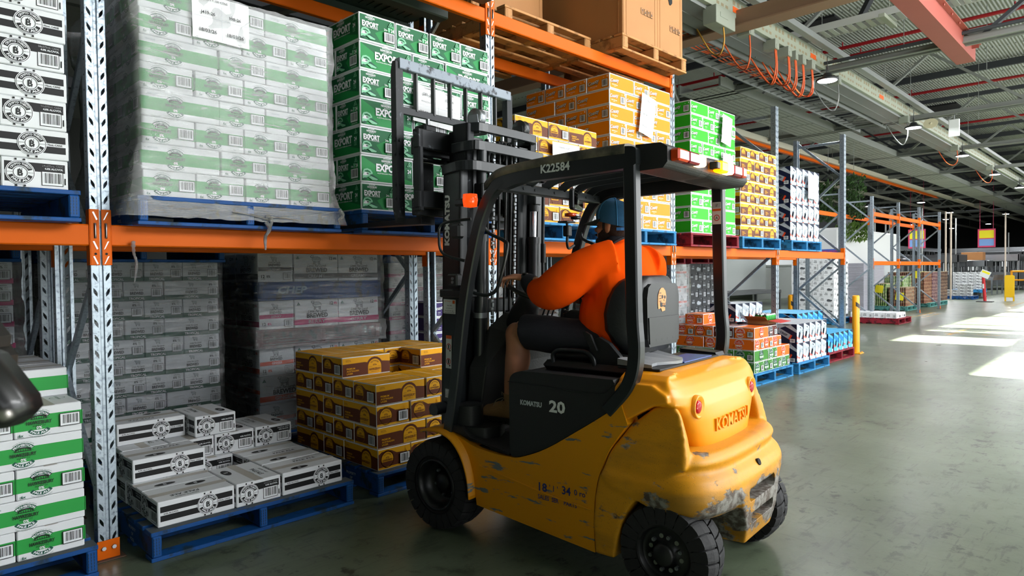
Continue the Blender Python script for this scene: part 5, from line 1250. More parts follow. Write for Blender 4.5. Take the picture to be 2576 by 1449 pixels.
for s in (1,-1):
    body.blob(H(.075,s*.030,.012),(.016,.016,.008),8); body.blob(H(.080,s*.03,.028),(.012,.022,.007),8); body.blob(H(.055,s*.052,-.03),(.022,.014,.02),8)
    body.blob(H(-.005,s*.077,-.02),(.018,.008,.030),10); body.blob(H(-.014,s*.082,-.008),(.014,.007,.016),8)
et(body,[H(-.025,0,-.03),H(-.035,0,-.10),H(-.05,0,-.17)],[(.058,.062),(.058,.06),(.075,.065)])
et(body,[(.50,0,1.54),(.48,0,1.42),(.46,0,1.28),(.46,0,1.12),(.48,0,1.06)],[(.10,.07),(.17,.11),(.16,.12),(.155,.12),(.15,.11)],up=(1,0,0))
LS,LE,LW=Vector((.545,.205,1.465)),Vector((.715,.290,1.325)),Vector((.960,.222,1.402))
RS,RE,RW=Vector((.435,-.205,1.445)),Vector((.66,-.30,1.235)),Vector((.96,-.25,1.275))
for S_,E_,W_ in ((LS,LE,LW),(RS,RE,RW)):
    et(body,[S_,S_.lerp(E_,.5),E_,E_.lerp(W_,.3),E_.lerp(W_,.7),W_],[.055,.05,.043,.044,.034,.027])
def finger(base,d,bend,lens,r,side):
    """chain of three phalanges curling towards 'bend'"""
    p=Vector(base);d=Vector(d).normalized();b=Vector(bend).normalized();pts=[p.copy()];rs=[r*1.05]
    ang=0
    for k,l in enumerate(lens):
        ang+=side[k]; q=(d*math.cos(ang)+b*math.sin(ang)); p=p+q*l; pts.append(p.copy()); rs.append(r*(1-.1*(k+1)))
    et(body,pts,rs,8); body.blob(tuple(pts[-1]),(rs[-1]*1.02,)*3,6)
# left hand laid over the far rim of the wheel
def hand(W_,d,side,dn,curl):
    d=Vector(d).normalized(); dn=Vector(dn).normalized(); sd=d.cross(dn).normalized()*side
    c=W_+d*.048; k_=1.15
    et(body,[W_-d*.01,W_+d*.03,W_+d*.07,W_+d*.095],[(.028,.021),(.042,.019),(.047,.018),(.042,.014)],up=-dn)
    for k,(o,l) in enumerate(((.034,.048),(.012,.053),(-.011,.050),(-.032,.039))):
        finger(W_+d*.088+sd*o,d+sd*o*2,dn,(l,l*.66,l*.5),.0098-.0006*(k==3),curl)
    finger(W_+d*.030+sd*.034,d*.7+sd*.8,dn,(.044,.038,.030),.0118,(0.1,.3,.4))
hand(LW,(.115,-.02,.012),1,(.25,.0,-1),(.25,.75,.7))
hand(RW,(.10,.01,.02),-1,(.2,0,-1),(.4,.7,.7))
for s,KN,AN in ((1,Vector((1.005,.235,1.105)),Vector((1.055,.235,.715))),(-1,Vector((.99,-.22,1.10)),Vector((1.08,-.20,.70)))):
    et(body,[(.50,s*.10,1.07),(.75,s*.18,1.09),tuple(KN)],[.095,.085,.062],up=(0,0,1)); body.blob(tuple(KN+Vector((.012,0,-.012))),(.062,.058,.066),10)
    et(body,[tuple(KN+Vector((.01,0,-.01))),tuple(KN.lerp(AN,.22)+Vector((-.008,0,0))),tuple(KN.lerp(AN,.42)+Vector((-.016,0,0))),tuple(KN.lerp(AN,.75)),tuple(AN)],[.062,.065,.070,.052,.041],up=(1,0,0))
pp(body,'body',SKIN,.0052,3)
# hair, beard
mb=MB(); mb.blob(H(-.030,0,-.008),(.084,.079,.088),14); et(mb,[H(-.03,0,-.06),H(-.042,0,-.105)],[(.058,.052),(.052,.048)]); pp(mb,'hair',mat('hair_brown','#2c1c14',.8,bump=.6,bs=220),.006,2)
mb=MB(); 
for s in (1,-1):
    mb.blob(H(.030,s*.056,-.062),(.038,.011,.040),8); mb.blob(H(.058,s*.036,-.088),(.034,.026,.026),8)
mb.blob(H(.078,0,-.095),(.028,.034,.022),8); [mb.blob(H(.020,q*.072,-.008),(.010,.006,.034),8) for q in (1,-1)]; mb.blob(H(.104,0,-.050),(.009,.024,.008),8); pp(mb,'beard',MC['hair_brown'],.005,2)
for s in (1,-1):
    mb=MB(); mb.blob(H(.088,s*.031,.012),(.009,.011,.008),8); pp(mb,'eye',mat('eye','#d8d4cc',.3))
# cap
CAPB=mat('cap_mesh_blue','#2a6e9e',.8,bump=.9,bs=420)
mb=MB(); rings=[]
for z,rx,ry,ox in ((-.010,.108,.088,-.010),(.02,.111,.091,-.010),(.055,.106,.088,-.010),(.085,.090,.076,-.010),(.108,.062,.054,-.008),(.122,.028,.025,-.006),(.125,.002,.002,-.006)):
    rings.append([H(ox+rx*math.cos(2*PI*k/28)-.0*z,ry*math.sin(2*PI*k/28),z+.012+.028*math.cos(2*PI*k/28)*(1 if z<.05 else .3)) for k in range(28)])
mb.loft(rings,0,True,cap=False)
# closure opening at the back: a dark arch, with the strap below it
pp(mb,'cap_crown',CAPB)
mb=MB(); mb.prism([(y,z) for y,z in [(-.034,-.012),(.034,-.012),(.030,.012),(.016,.028),(-.016,.028),(-.030,.012)]],HC.x-.121,HC.x-.095,'x'); mb.v=[(x,y,z+HC.z+.0) for x,y,z in mb.v]; pp(mb,'cap_back_opening',MC['hair_brown'])
mb=MB(); mb.ribbon([H(-.010-.114*math.cos(a),.094*math.sin(a),-.030) for a in [R(-62+12.4*k) for k in range(11)]],.003,.016,(0,0,1)); pp(mb,'cap_strap',mat('cap_strap','#1c5f96',.6))
for a in (0,60,-60,120,-120,180):
    mb=MB(); mb.tube([H(-.010+rx*1.01*math.cos(R(a)),ry*1.01*math.sin(R(a)),z+.012+.028*math.cos(R(a))*(1 if z<.05 else .3)) for z,rx,ry in ((-.01,.108,.088),(.02,.111,.091),(.055,.106,.088),(.085,.090,.076),(.108,.062,.054),(.122,.02,.02))],.0022,6); pp(mb,'cap_seam',mat('cap_seam','#3b82b4',.7))
mb=MB(); mb.blob(H(-.006,0,.138),(.008,.008,.004),8); pp(mb,'cap_button',MC['cap_strap'])
mb=MB(); up=[];lo=[]
for k in range(15):
    a=R(-70+10*k); r_=.185-.02*abs(math.sin(a))**2
    up.append(H(.098*math.cos(a)-.0,.088*math.sin(a),.030)); lo.append(H(r_*math.cos(a)*1.0,.098*math.sin(a),.014-.020*math.sin(a)**2))
n=15
mb.add(up+lo+[(x,y,z-.004) for x,y,z in up+lo],[(i,i+1,n+i+1,n+i) for i in range(n-1)]+[(2*n+i,3*n+i,3*n+i+1,2*n+i+1) for i in range(n-1)]+[(n+i,n+i+1,3*n+i+1,3*n+i) for i in range(n-1)],0,True); pp(mb,'cap_brim',mat('brim_dark','#20241f',.7))
# shirt with real folds
mb=MB()
et(mb,[(.520,.0,1.590),(.512,.0,1.565),(.500,.0,1.530),(.485,-.005,1.47),(.470,-.005,1.38),(.465,-.0,1.28),(.470,.0,1.18),(.475,.0,1.10),(.475,0,1.035)],[(.070,.075),(.095,.090),(.180,.110),(.228,.140),(.232,.158),(.225,.170),(.220,.175),(.215,.172),(.205,.165)],24,up=(1,0,0))
et(mb,[tuple(LS+Vector((-.09,-.08,.025))),tuple(LS),(.635,.265,1.395),(.715,.288,1.340),(.80,.270,1.330),(.872,.248,1.347)],[.11,(.098,.100),(.096,.108),(.090,.106),(.074,.082),(.052,.054)])
mb.blob((.52,.10,1.20),(.145,.125,.20),10)
et(mb,[tuple(RS+Vector((-.02,.10,.03))),tuple(RS),tuple(RS.lerp(RE,.33)),tuple(RS.lerp(RE,.66)),tuple(RE),tuple(RE.lerp(RW,.25))],[.10,(.100,.100),(.094,.098),(.086,.092),(.080,.080),(.070,.068)])
def fold(a,b,r,dx=0): et(mb,[a,tuple((Vector(a)+Vector(b))/2+Vector((0,dx,0))),b],[r*.5,r,r*.4],8)
fold((.60,.185,1.38),(.36,.05,1.36),.012); fold((.62,.18,1.33),(.34,.02,1.24),.014); fold((.57,.190,1.24),(.44,.17,1.10),.014,.02); fold((.62,.175,1.30),(.50,.195,1.16),.013,.02)
fold((.66,.345,1.36),(.80,.33,1.29),.014); fold((.70,.33,1.42),(.83,.30,1.37),.012); fold((.60,.30,1.42),(.66,.25,1.27),.014)
sh=pp(mb,'high_visibility_shirt',HIVIS,.0075,7)
t=bpy.data.textures.new('cloth','CLOUDS'); t.noise_scale=.16; t.noise_depth=1; dm=sh.modifiers.new('d','DISPLACE'); dm.texture=t; dm.strength=.016; dm.mid_level=.5
mb=MB(); et(mb,[(.83,.258,1.338),(.875,.247,1.350),(.915,.236,1.376),(.945,.227,1.395)],[(.050,.052),(.053,.055),(.052,.052),(.042,.040)])
et(mb,[tuple(RE.lerp(RW,.17)),tuple(RE.lerp(RW,.45)),tuple(RE.lerp(RW,.70)),tuple(RE.lerp(RW,.84))],[(.056,.054),(.056,.054),(.046,.044),(.037,.035)]); 
pp(mb,'navy_sleeve',NAVY,.006,4)
mb=MB(); et(mb,[(.535,.0,1.612),(.525,.0,1.592),(.512,.0,1.566),(.500,.0,1.552)],[(.066,.070),(.080,.080),(.098,.092),(.120,.095)],24,up=(1,0,0)); pp(mb,'navy_collar',NAVY,.006,3)
mb=MB(); et(mb,[(.58,.0,1.34),(.60,.0,1.22),(.585,.0,1.10)],[(.14,.10),(.16,.115),(.16,.10)],20,up=(1,0,0)); pp(mb,'navy_shirt_front',NAVY,.008,3)
# watch and ring
wd=(LW-LE).normalized(); mb=MB(); q=LW+wd*-.006
mb.tube([tuple(q-wd*.011),tuple(q+wd*.011)],.0300,20,0,cap=False); mb.blob(tuple(q+Vector((-.002,.008,.026))),(.019,.017,.007),8); pp(mb,'wrist_watch',mat('watch_black','#0d0e10',.2))
# shorts, belt patch
mb=MB()
et(mb,[(.40,0,1.05),(.50,0,1.06),(.60,0,1.06)],[(.17,.10),(.185,.105),(.17,.10)],20)
for s in (1,-1):
    et(mb,[(.46,s*.095,1.06),(.62,s*.145,1.08),(.78,s*.190,1.095),(.925,s*.222,1.108),(.955,s*.228,1.108)],[(.112,.100),(.114,.102),(.108,.100),(.100,.098),(.100,.098)],18)
so=pp(mb,'navy_shorts',NAVY,.007,4); dm=so.modifiers.new('d','DISPLACE'); dm.texture=t; dm.strength=.010
mb=MB(); mb.box(.44,.56,.188,.20,1.06,1.14,.006); pp(mb,'leather_pouch',mat('pouch','#3a2a1c',.7))
# boots
BOOT=mat('boot_suede','#9a7450',.85,bump=.4,bs=160,var=.25,vs_=18); SOLE=mat('boot_sole','#15120f',.8)
for s,y,x0,z0 in ((1,.235,1.06,.600),(-1,-.20,1.09,.590)):
    mb=MB(); et(mb,[(x0-.055,y,z0+.055),(x0,y,z0+.062),(x0+.07,y,z0+.060),(x0+.14,y,z0+.048),(x0+.195,y,z0+.040),(x0+.215,y,z0+.035)],[(.034,.038),(.041,.052),(.044,.050),(.050,.038),(.046,.033),(.026,.018)])
    et(mb,[(x0-.015,y,z0+.06),(x0-.010,y,z0+.12),(x0-.008,y,z0+.165)],[(.044,.050),(.044,.048),(.048,.052)],up=(1,0,0)); bt=pp(mb,'boot',BOOT,.006,3)
    mb=MB(); ol=[(x0-.085,-.012),(x0-.07,-.036),(x0,-.038),(x0+.07,-.040),(x0+.15,-.052),(x0+.20,-.040),(x0+.225,-.008),(x0+.222,.02),(x0+.18,.046),(x0+.10,.046),(x0,.038),(x0-.07,.036)]
    mb.prism([(a,y+b) for a,b in ol],z0-.002,z0+.022,'z'); 
    for k in range(8): mb.box(x0-.07+.036*k,x0-.05+.036*k,y-.045,y+.05,z0-.006,z0+.006)
    mb.build('sole',SOLE,bt)
    mb=MB(); mb.tube([(x0-.008,y,z0+.155),(x0-.006,y,z0+.20)],.044,16,0); pp(mb,'sock',mat('sock_black','#0f1012',.9))
    mb=MB()
    for k in range(5):
        a=(x0+.045+.018*k,y,z0+.125-.016*k); mb.tube([(a[0],y-.022,a[2]-.01),(a[0]+.006,y,a[2]+.004),(a[0],y+.03,a[2]-.012)],.0026,6)
    mb.tube(bez([(x0+.04,y+.02,z0+.135),(x0+.07,y+.045,z0+.12),(x0+.09,y+.05,z0+.085)],4),.0022,6); mb.tube(bez([(x0+.04,y,z0+.135),(x0+.05,y+.02,z0+.165),(x0+.035,y+.035,z0+.15)],4),.0022,6); mb.build('laces',mat('lace','#8d8270',.8),bt)
# ------------------------------------------------------------------ stretch wrap (clear film over the loads)
def wrapmat(name,tint=(.92,.94,.95),base=.10,streak=.55,scale=7,haze=.10,bump=.55,rough=.16):
    m,nt,b=newmat(name); N=nt.nodes.new; L=nt.links.new; nt.nodes.remove(b); out=[n for n in nt.nodes if n.type=='OUTPUT_MATERIAL'][0]
    tc=N('ShaderNodeTexCoord'); mp=N('ShaderNodeMapping'); mp.inputs['Scale'].default_value=(1,1,scale); mp.inputs['Rotation'].default_value=(.0,R(7),0); L(tc.outputs['Object'],mp.inputs['Vector'])
    n=N('ShaderNodeTexNoise'); n.inputs['Scale'].default_value=5; n.inputs['Detail'].default_value=10; n.inputs['Roughness'].default_value=.68; n.inputs['Distortion'].default_value=.6; L(mp.outputs[0],n.inputs['Vector'])
    n2=N('ShaderNodeTexNoise'); n2.inputs['Scale'].default_value=2.2; n2.inputs['Detail'].default_value=3; L(tc.outputs['Object'],n2.inputs['Vector'])
    bp=N('ShaderNodeBump'); bp.inputs['Strength'].default_value=bump; bp.inputs['Distance'].default_value=.02; L(n.outputs['Fac'],bp.inputs['Height'])
    g=N('ShaderNodeBsdfGlossy'); g.inputs['Roughness'].default_value=rough; g.inputs['Color'].default_value=(1,1,1,1); L(bp.outputs[0],g.inputs['Normal'])
    d=N('ShaderNodeBsdfDiffuse'); d.inputs['Color'].default_value=(.97,.98,.99,1); t=N('ShaderNodeBsdfTransparent'); t.inputs['Color'].default_value=(*tint,1)
    r=N('ShaderNodeMapRange'); r.inputs['From Min'].default_value=.52; r.inputs['From Max'].default_value=.75; r.inputs['To Min'].default_value=haze; r.inputs['To Max'].default_value=.40; L(n.outputs['Fac'],r.inputs['Value'])
    m1=N('ShaderNodeMixShader'); L(r.outputs[0],m1.inputs[0]); L(t.outputs[0],m1.inputs[1]); L(d.outputs[0],m1.inputs[2])
    f=N('ShaderNodeFresnel'); f.inputs['IOR'].default_value=1.5; L(bp.outputs[0],f.inputs['Normal'])
    a=N('ShaderNodeMath'); a.operation='MULTIPLY_ADD'; L(n2.outputs['Fac'],a.inputs[0]); a.inputs[1].default_value=streak; a.inputs[2].default_value=base-.25*streak; a.use_clamp=True
    ad=N('ShaderNodeMath'); ad.operation='ADD'; ad.use_clamp=True; L(f.outputs[0],ad.inputs[0]); L(a.outputs[0],ad.inputs[1])
    m2=N('ShaderNodeMixShader'); L(ad.outputs[0],m2.inputs[0]); L(m1.outputs[0],m2.inputs[1]); L(g.outputs[0],m2.inputs[2]); L(m2.outputs[0],out.inputs['Surface'])
    return m
WR=wrapmat('stretch_film',tint=(.985,.99,.99),base=-.05,streak=.08,haze=.16,bump=.35,rough=.10); WR2=wrapmat('stretch_film_bunched',base=.16,streak=.38,scale=16,haze=.05,bump=1.0,rough=.10); WR3=wrapmat('stretch_film_dark',tint=(.8,.82,.84),base=.0,streak=.08,haze=.01)
def wrap(x0,x1,y0,y1,z0,z1,m,label,bulge=.012,flare=0,amp=.006,sides='flb',seed=1,loose=0):
    """open tube of film round a load, wrinkled; flare widens it towards the pallet"""
    rnd=random.Random(seed); P=[]; st=.04
    def seg(a,b,n): return [(a[0]+(b[0]-a[0])*k/n,a[1]+(b[1]-a[1])*k/n) for k in range(n)]
    nx=int((x1-x0)/st); ny=int((y1-y0)/st)
    loop=seg((x0,y1),(x0,y0),ny)+seg((x0,y0),(x1,y0),nx)+seg((x1,y0),(x1,y1),ny)+seg((x1,y1),(x0,y1),nx)
    cx,cy=(x0+x1)/2,(y0+y1)/2; nz=max(4,int((z1-z0)/.035)); rings=[]
    for j in range(nz+1):
        v=j/nz; z=z0+(z1-z0)*v; fl=flare*max(0,1-v*7)**1.5; r=[]
        for k,(x,y) in enumerate(loop):
            w=amp*(math.sin(k*.9+9*z)+.7*math.sin(k*2.3-17*z+seed)+.6*rnd.uniform(-1,1)); lo=loose*max(0,math.sin(6*z+seed))*(1 if x<x0+.02 else .1)
            e=bulge+abs(w)+fl+lo; ex=e if x>cx+.3*(x1-x0)-1e-6 and abs(x-x1)<.001 else -e if abs(x-x0)<.001 else 0; ey=-e if abs(y-y0)<.001 else e if abs(y-y1)<.001 else 0
            r.append((x+ex,y+ey,z-fl*.35+.004*rnd.uniform(-1,1)))
        rings.append(r)
    mb=MB(); mb.loft(rings,0,True,cap=False); return mb.build('stretch_wrap',m,label=label,cat='plastic wrap',group='stretch wrap on the loads')
wrap(1.115,2.20,3.745,4.83,1.76,2.97,WR,'clear plastic wrap round the raised green-banded load, torn at its foot',flare=.05,amp=.005,loose=.05,seed=3)
mb=MB()
for k,(x,z,l) in enumerate(((1.75,1.74,.16),(1.74,1.70,.10),(2.22,1.80,.05))): mb.tube(bez([(x,3.68,z+.04),(x+.02,3.67,z),(x-.01,3.675,z-.5*l),(x-.015+.01*k,3.68,z-l)],6),[.012]*6+[.009]*6+[.006]*7,7)
for s in range(5): mb.tube(bez([(1.55+.1*s,3.68,1.79-.008*s),(1.68+.03*s,3.672,1.77),(1.75,3.672,1.75)],5),.004,6)
mb.build('hanging_film_tail',WR2,label='twisted tail of plastic film hanging over the orange beam',cat='plastic wrap')
mb=MB(); mb.tube(bez([(1.085,3.80,1.62),(1.08,3.78,1.56),(1.095,3.79,1.50),(1.085,3.80,1.40)],6),[.006,.012,.008,.012,.006,.01,.006,.008,.005,.008,.006,.008,.006,.008,.006,.004,.005,.003,.002],7); mb.build('hanging_film_tail',WR2,label='short wisp of plastic film hanging below the beam beside the nearest upright',cat='plastic wrap')
wrap(1.03,2.12,5.29,6.35,.4,1.54,WR3,'thin plastic wrap round the rear green-striped cartons',amp=.004,seed=5)
wrap(2.37,3.54,5.18,6.3,.10,.86,WR3,'thin plastic wrap round the red-banded cartons of the rear tower',amp=.004,seed=6)
wrap(2.355,3.54,5.16,6.3,.84,1.02,WR2,'thick bunched glossy wrap round the middle of the rear tower',amp=.018,bulge=.02,seed=7)
wrap(2.36,3.54,5.17,6.3,1.02,1.63,WR3,'clear wrap round the magenta-banded and grey-banded cartons',amp=.006,seed=8)
wrap(3.72,4.85,5.27,6.4,.3,1.60,WR2,'creased wrap round the rear pink cartons by the mast',amp=.012,seed=9)
wrap(.30,.83,5.28,6.3,.5,1.56,WR3,'dusty wrap round the rear pink-striped cartons at left edge',amp=.01,seed=10)
wrap(4.93,6.05,5.22,6.3,.2,1.42,WR2,'shiny wrap round the rear white cartons behind the steering wheel',amp=.014,seed=11)
wrap(8.13,9.42,5.33,6.6,.15,1.53,WR,'clear wrap round the white red-banded cartons by the third upright',amp=.005,seed=12)
# ------------------------------------------------------------------ top of the rack
KRAFT=mat('kraft_board','#b07a48',.7,var=.12,vs_=3,bump=.06,bs=30)
def crate(x,y,z,w,d,h,label,hole=True,icons=True,sticker=False):
    mb=MB(); mb.box(0,w,0,d,0,h,.01); mb.box(-.004,w+.004,-.004,d+.004,h*.86,h,.006)
    mb.box(.05,.056,-.003,0,0,h*.85); mb.box(w-.056,w-.05,-.003,0,0,h*.85); mb.box(-.003,0,.05,.056,0,h*.85)
    o=mb.build('bulk_box',KRAFT,label=label,cat='cardboard box',group='brown bulk boxes on top of the rack'); o.location=(x,y,z)
    if hole:
        m2=MB(); pts=[(w*.5+.045*math.cos(a)*(1+.2*math.sin(5*a)),h*.66+.13*math.sin(a)*(1+.1*math.cos(7*a))) for a in [2*PI*k/16 for k in range(16)]]; m2.prism(pts,-.0045,-.003,'y'); m2.build('torn_hand_hole',mat('hole_dark'),o)
    if icons:
        A=Art()
        for k in range(4):
            cx=w*.62+.052*k-.05; cy=h*.28; A.rect(cx-.022,cy-.03,cx+.022,cy+.03,'k'); A.rect(cx-.020,cy-.028,cx+.020,cy+.028,'b'); A.poly([(cx-.012,cy-.015),(cx+.012,cy-.015),(cx,cy+.020)] if k%2 else [(cx-.010,cy+.018),(cx+.010,cy+.018),(cx+.003,cy-.006),(cx+.003,cy-.02),(cx-.003,cy-.02),(cx-.003,cy-.006)],'k')
        if sticker: A.rect(w*.12,h*.60,w*.24,h*.75,'w'); A.text('PALLET 4',w*.18,h*.7,.012,'k')
        A.it=[([(x,y) for x,y in v],f,m,l) for v,f,m,l in A.it]
        m3=MB(); A.put(m3,lambda a,b,dd:(a,-.003-dd,b),lambda n:['k','b','w'].index(n)); m3.build('printed_icons',[KB,KRAFT,WHI],o,fix=False)
    return o
zt=ZC
pallet('wood',5.20,3.62,zt,'raw timber pallet on upper beams in front of the third upright','timber pallets on top')
crate(5.24,3.64,zt+.15,.60,1.06,1.05,'tall brown bulk box above the orange cartons, left of the pair','x')
crate(5.86,3.66,zt+.15,.50,1.06,.96,'brown bulk box with white sticker above the third upright, right of the pair',sticker=True)
pallet('wood',3.95,3.92,zt,'raw timber pallet on upper beams, further back and left','timber pallets on top')
crate(4.02,4.40,zt+.15,.95,.9,.80,'brown bulk box set back behind the pair on top of the rack')
GRP=mat('plastic_pallet_green','#24332b',.6,var=.15); 
for k,(x,lab) in enumerate(((1.12,'dark green plastic pallet on the upper beams above the wrapped load'),(2.40,'dark green plastic pallet on the upper beams above the dark green cartons'))):
    mb=MB(); mb.box(0,1.16,0,1.16,.11,.15,.01); mb.box(0,1.16,0,.12,0,.11,.01); mb.box(0,1.16,.52,.64,0,.11,.01); mb.box(0,1.16,1.04,1.16,0,.11,.01)
    for i in range(3):
        for j in range(2): mb.box(.02+.40*i,.32+.40*i,.14+.52*j,.50+.52*j,.105,.111); 
    for i in range(14): mb.box(.06+.075*i,.09+.075*i,.2,.44,.100,.106); mb.box(.06+.075*i,.09+.075*i,.72,.96,.100,.106)
    o=mb.build('plastic_pallet',GRP,label=lab,cat='pallet',group='plastic pallets on top'); o.location=(x+.02,3.68,zt)
mb=MB(); mb.prism([(x,y) for x,y in [(-.10,0),(.0,-.02),(.0,1.1),(-.10,1.1)]],0,.16,'z'); mb.box(-1.0,-.0,0,1.1,.0,.16,.02)
o=mb.build('plastic_crate',mat('crate_greenish','#6f6a45',.6),label='olive plastic crate edge on top of the green plastic pallet beside the second upright',cat='crate'); o.location=(3.66,3.66,zt+.15)
# bollard
def bollard(x,y,label,h=.98,r=.057):
    e=empty('bollard',(x,y,0),label=label,cat='bollard',group='yellow bollards')
    mb=MB(); mb.lathe([(r,.012),(r,h-.02),(r-.012,h),(1e-6,h+.002)],24); mb.build('post',mat('bollard_yellow','#f0a008',.4,var=.05),e)
    mb=MB(); n=8; P=[(r+.0006,.0)]; 
    vs=[];a0=R(-165)
    for k in range(n+1):
        a=a0+R(75)*k/n; vs+= [((r+.0008)*math.cos(a),(r+.0008)*math.sin(a),.80-.05*k/n),((r+.0008)*math.cos(a),(r+.0008)*math.sin(a),.875-.05*k/n)]
    mb.add(vs,[(2*k,2*k+1,2*k+3,2*k+2) for k in range(n)],0,True); mb.build('black_stripe',mat('stripe_black','#141414',.5),e)
    mb=MB(); mb.box(-.10,.10,-.10,.10,0,.014,.004); [mb.cyl((sx*.075,sy*.075,.014),(sx*.075,sy*.075,.03),.010,6) for sx in (1,-1) for sy in (1,-1)]; mb.build('base_plate',MC['bollard_yellow'],e)
bollard(12.05,3.70,'yellow bollard with black stripe guarding the end of the near rack'); bollard(11.9,4.72,'yellow bollard behind the end upright, mostly hidden')
# open carton of cans on the mixed stack
e=empty('open_carton',(8.47,3.66,.15+4*.142),R(4),label='open brown carton with its flaps spread, holding green cans, on the mixed stack',cat='carton')
mb=MB(); mb.box(0,.405,0,.27,0,.004); mb.box(0,.405,0,.004,0,.05); mb.box(0,.405,.266,.27,0,.05); mb.box(0,.004,0,.27,0,.05); mb.box(.401,.405,0,.27,0,.05); mb.build('tray',KRAFT,e)
for P_,nm in (([(0,-.16,.03),(.405,-.16,.03),(.405,0,.05),(0,0,.05)],'f'),([(.405,0,.05),(.405,.27,.05),(.56,.27,.035),(.56,0,.035)],'r'),([(0,0,.05),(0,.27,.05),(-.12,.27,.11),(-.12,0,.11)],'l')):
    mb=MB(); mb.add(P_+[(a,b,c-.003) for a,b,c in P_],[(0,1,2,3),(7,6,5,4),(0,4,5,1),(1,5,6,2),(2,6,7,3),(3,7,4,0)]); mb.build('flap',KRAFT if nm!='f' else mat('flap_red','#c83a34',.6),e)
CANG=mat('can_green','#1f7a2c',.25,metal=.6); CANT=mat('can_lid','#c4c8cc',.25,metal=.9)
mb=MB(); mb.lathe([(.024,0),(.033,.008),(.033,.112),(.026,.124),(.026,.127),(.022,.122),(1e-6,.122)],18); cmesh=mb.mesh('can',[CANG,CANT])
for p in cmesh.polygons:
    if p.center.z>.115: p.material_index=1
for i in range(5):
    for j in range(3 if i else 2): 
        o=bpy.data.objects.new('drink_can',cmesh); col.objects.link(o); th=R(4); lx,ly=.05+.068*i,.045+.068*j; o.location=(8.47+lx*math.cos(th)-ly*math.sin(th),3.66+lx*math.sin(th)+ly*math.cos(th),.15+4*.142+.0045)
        tag(o,f'green drink can standing in the open carton, {ordn[j+1]} row from front, {ordn[i+1]} from left','can','green cans in the open carton')
# near-lens camera at the left edge
e=empty('video_camera',(0,0,0),label='black camera body held up close at the left edge, out of focus',cat='camera')
CB=mat('camera_black','#0c0c0e',.35,coat=.2)
def cp(dx,px,py): 
    d=F_+R_*((px-1288)/1671.04)-U_*((py-724.5)/1671.04); return Vector((0,0,CH))+d*dx
c0=cp(.66,2,990)
T=Matrix.Translation(c0)@Matrix(((R_.x,F_.x,U_.x,0),(R_.y,F_.y,U_.y,0),(R_.z,F_.z,U_.z,0),(0,0,0,1)))@Matrix.Rotation(R(52),4,'Y')
mb=MB(); mb.T=T; mb.loft([[(x,y*k,z*k) for y,z in [(-.020,-.016),(.020,-.016),(.026,0),(.020,.018),(-.020,.018),(-.026,0)]] for x,k in ((-.05,.7),(-.035,1.0),(.018,1.0),(.030,.85),(.034,.5))],0,True); mb.build('grip',CB,e)
mb=MB(); mb.T=T; mb.box(-.13,-.025,-.02,.05,-.022,.012,.01); mb.box(-.12,-.04,-.015,.03,.012,.030,.008); mb.build('body',CB,e)
mb=MB(); mb.T=T; A=Art(); A.text('SONY',0,0,.0052,'w',w=.020,bold=.02); A.put(mb,lambda x,y,d:(x-.004,-.0262-d,y+.002),lambda n:0); mb.build('maker_lettering',mat('grey_print','#6a6a6a',.5),e)
# ------------------------------------------------------------------ roof steel and services
TRS=mat('truss_grey','#7b7e79',.6,var=.12,vs_=2); TRD=mat('truss_dark','#33363a',.6); DUCT=mat('duct_greygreen','#989d8c',.5,var=.05); TRAYM=mat('tray_zinc','#8c8f8d',.45,metal=.4); REDP=mat('sprinkler_red','#8c0f18',.4); TANB=mat('tan_steel','#8d6d55',.6); SALM=mat('salmon_steel','#a05247',.55,var=.08,vs_=2)
near=['nearest','second','third','fourth','fifth','sixth','seventh','eighth','ninth','tenth']
for i in range(9):
    X=12.7+5.6*i; Y0_,Y1_=-5.9,(24 if i else 12.6)
    e=empty('roof_truss',(X,0,5.0),label=f'grey steel roof truss across the hall, {near[i]} one counted from the rack',cat='roof truss',group='roof trusses')
    mb=MB(); 
    for dx in (-.06,.06): mb.box(dx-.006,dx+.006,Y0_,Y1_,-.02,.09); mb.box(min(dx,dx*2.2),max(dx,dx*2.2),Y0_,Y1_,-.02,-.008)
    mb.build('bottom_chord',TRS,e)
    mb=MB(); mb.box(-.05,.05,Y0_,Y1_,1.52,1.63); mb.build('top_chord',TRD,e)
    y=Y0_+.4; k=0
    while y<Y1_-2.1:
        a=(0,y,.03) if k%2==0 else (0,y,1.52); b=(0,y+1.9,1.52) if k%2==0 else (0,y+1.9,.03)
        mb=MB(); mb.bar(a,b,.055,.085,0,up=(1,0,0)); mb.build('web_member',TRS if k%3 else TRD,e)
        if k%2: mb=MB(); mb.box(-.008,.008,y+1.9-.22,y+1.9+.22,-.02,.20); mb.build('gusset_plate',TRS,e)
        y+=1.9; k+=1
    mb=MB(); mb.box(X+2.7,X+2.78,-5.9,24,6.55,6.72); mb.build('roof_beam',TRD,label=f'dark beam under the roof sheets, {near[i]} from the rack',cat='roof beam',group='roof beams')
for i,(X,z) in enumerate(((9.9,6.1),(11.4,5.75),(15.4,6.2),(16.6,6.35),(20.9,6.2),(26.3,6.2),(31.9,6.2))):
    mb=MB(); mb.cyl((X,-5.9,z),(X,24,z),.038,10); 
    for y in range(-4,22,3): mb.cyl((X,y,z+.03),(X,y,z+.13),.015,6)
    mb.build('sprinkler_pipe',REDP,label=f'red sprinkler pipe under the roof, {near[i]} from the camera',cat='pipe',group='red sprinkler pipes')
mb=MB(); mb.box(9.1,9.24,-3,9.5,4.90,5.14,.01); mb.box(9.02,9.32,-3,9.5,4.88,4.90); mb.build('roof_beam',TANB,label='tan painted steel beam crossing high above the green cartons',cat='roof beam')
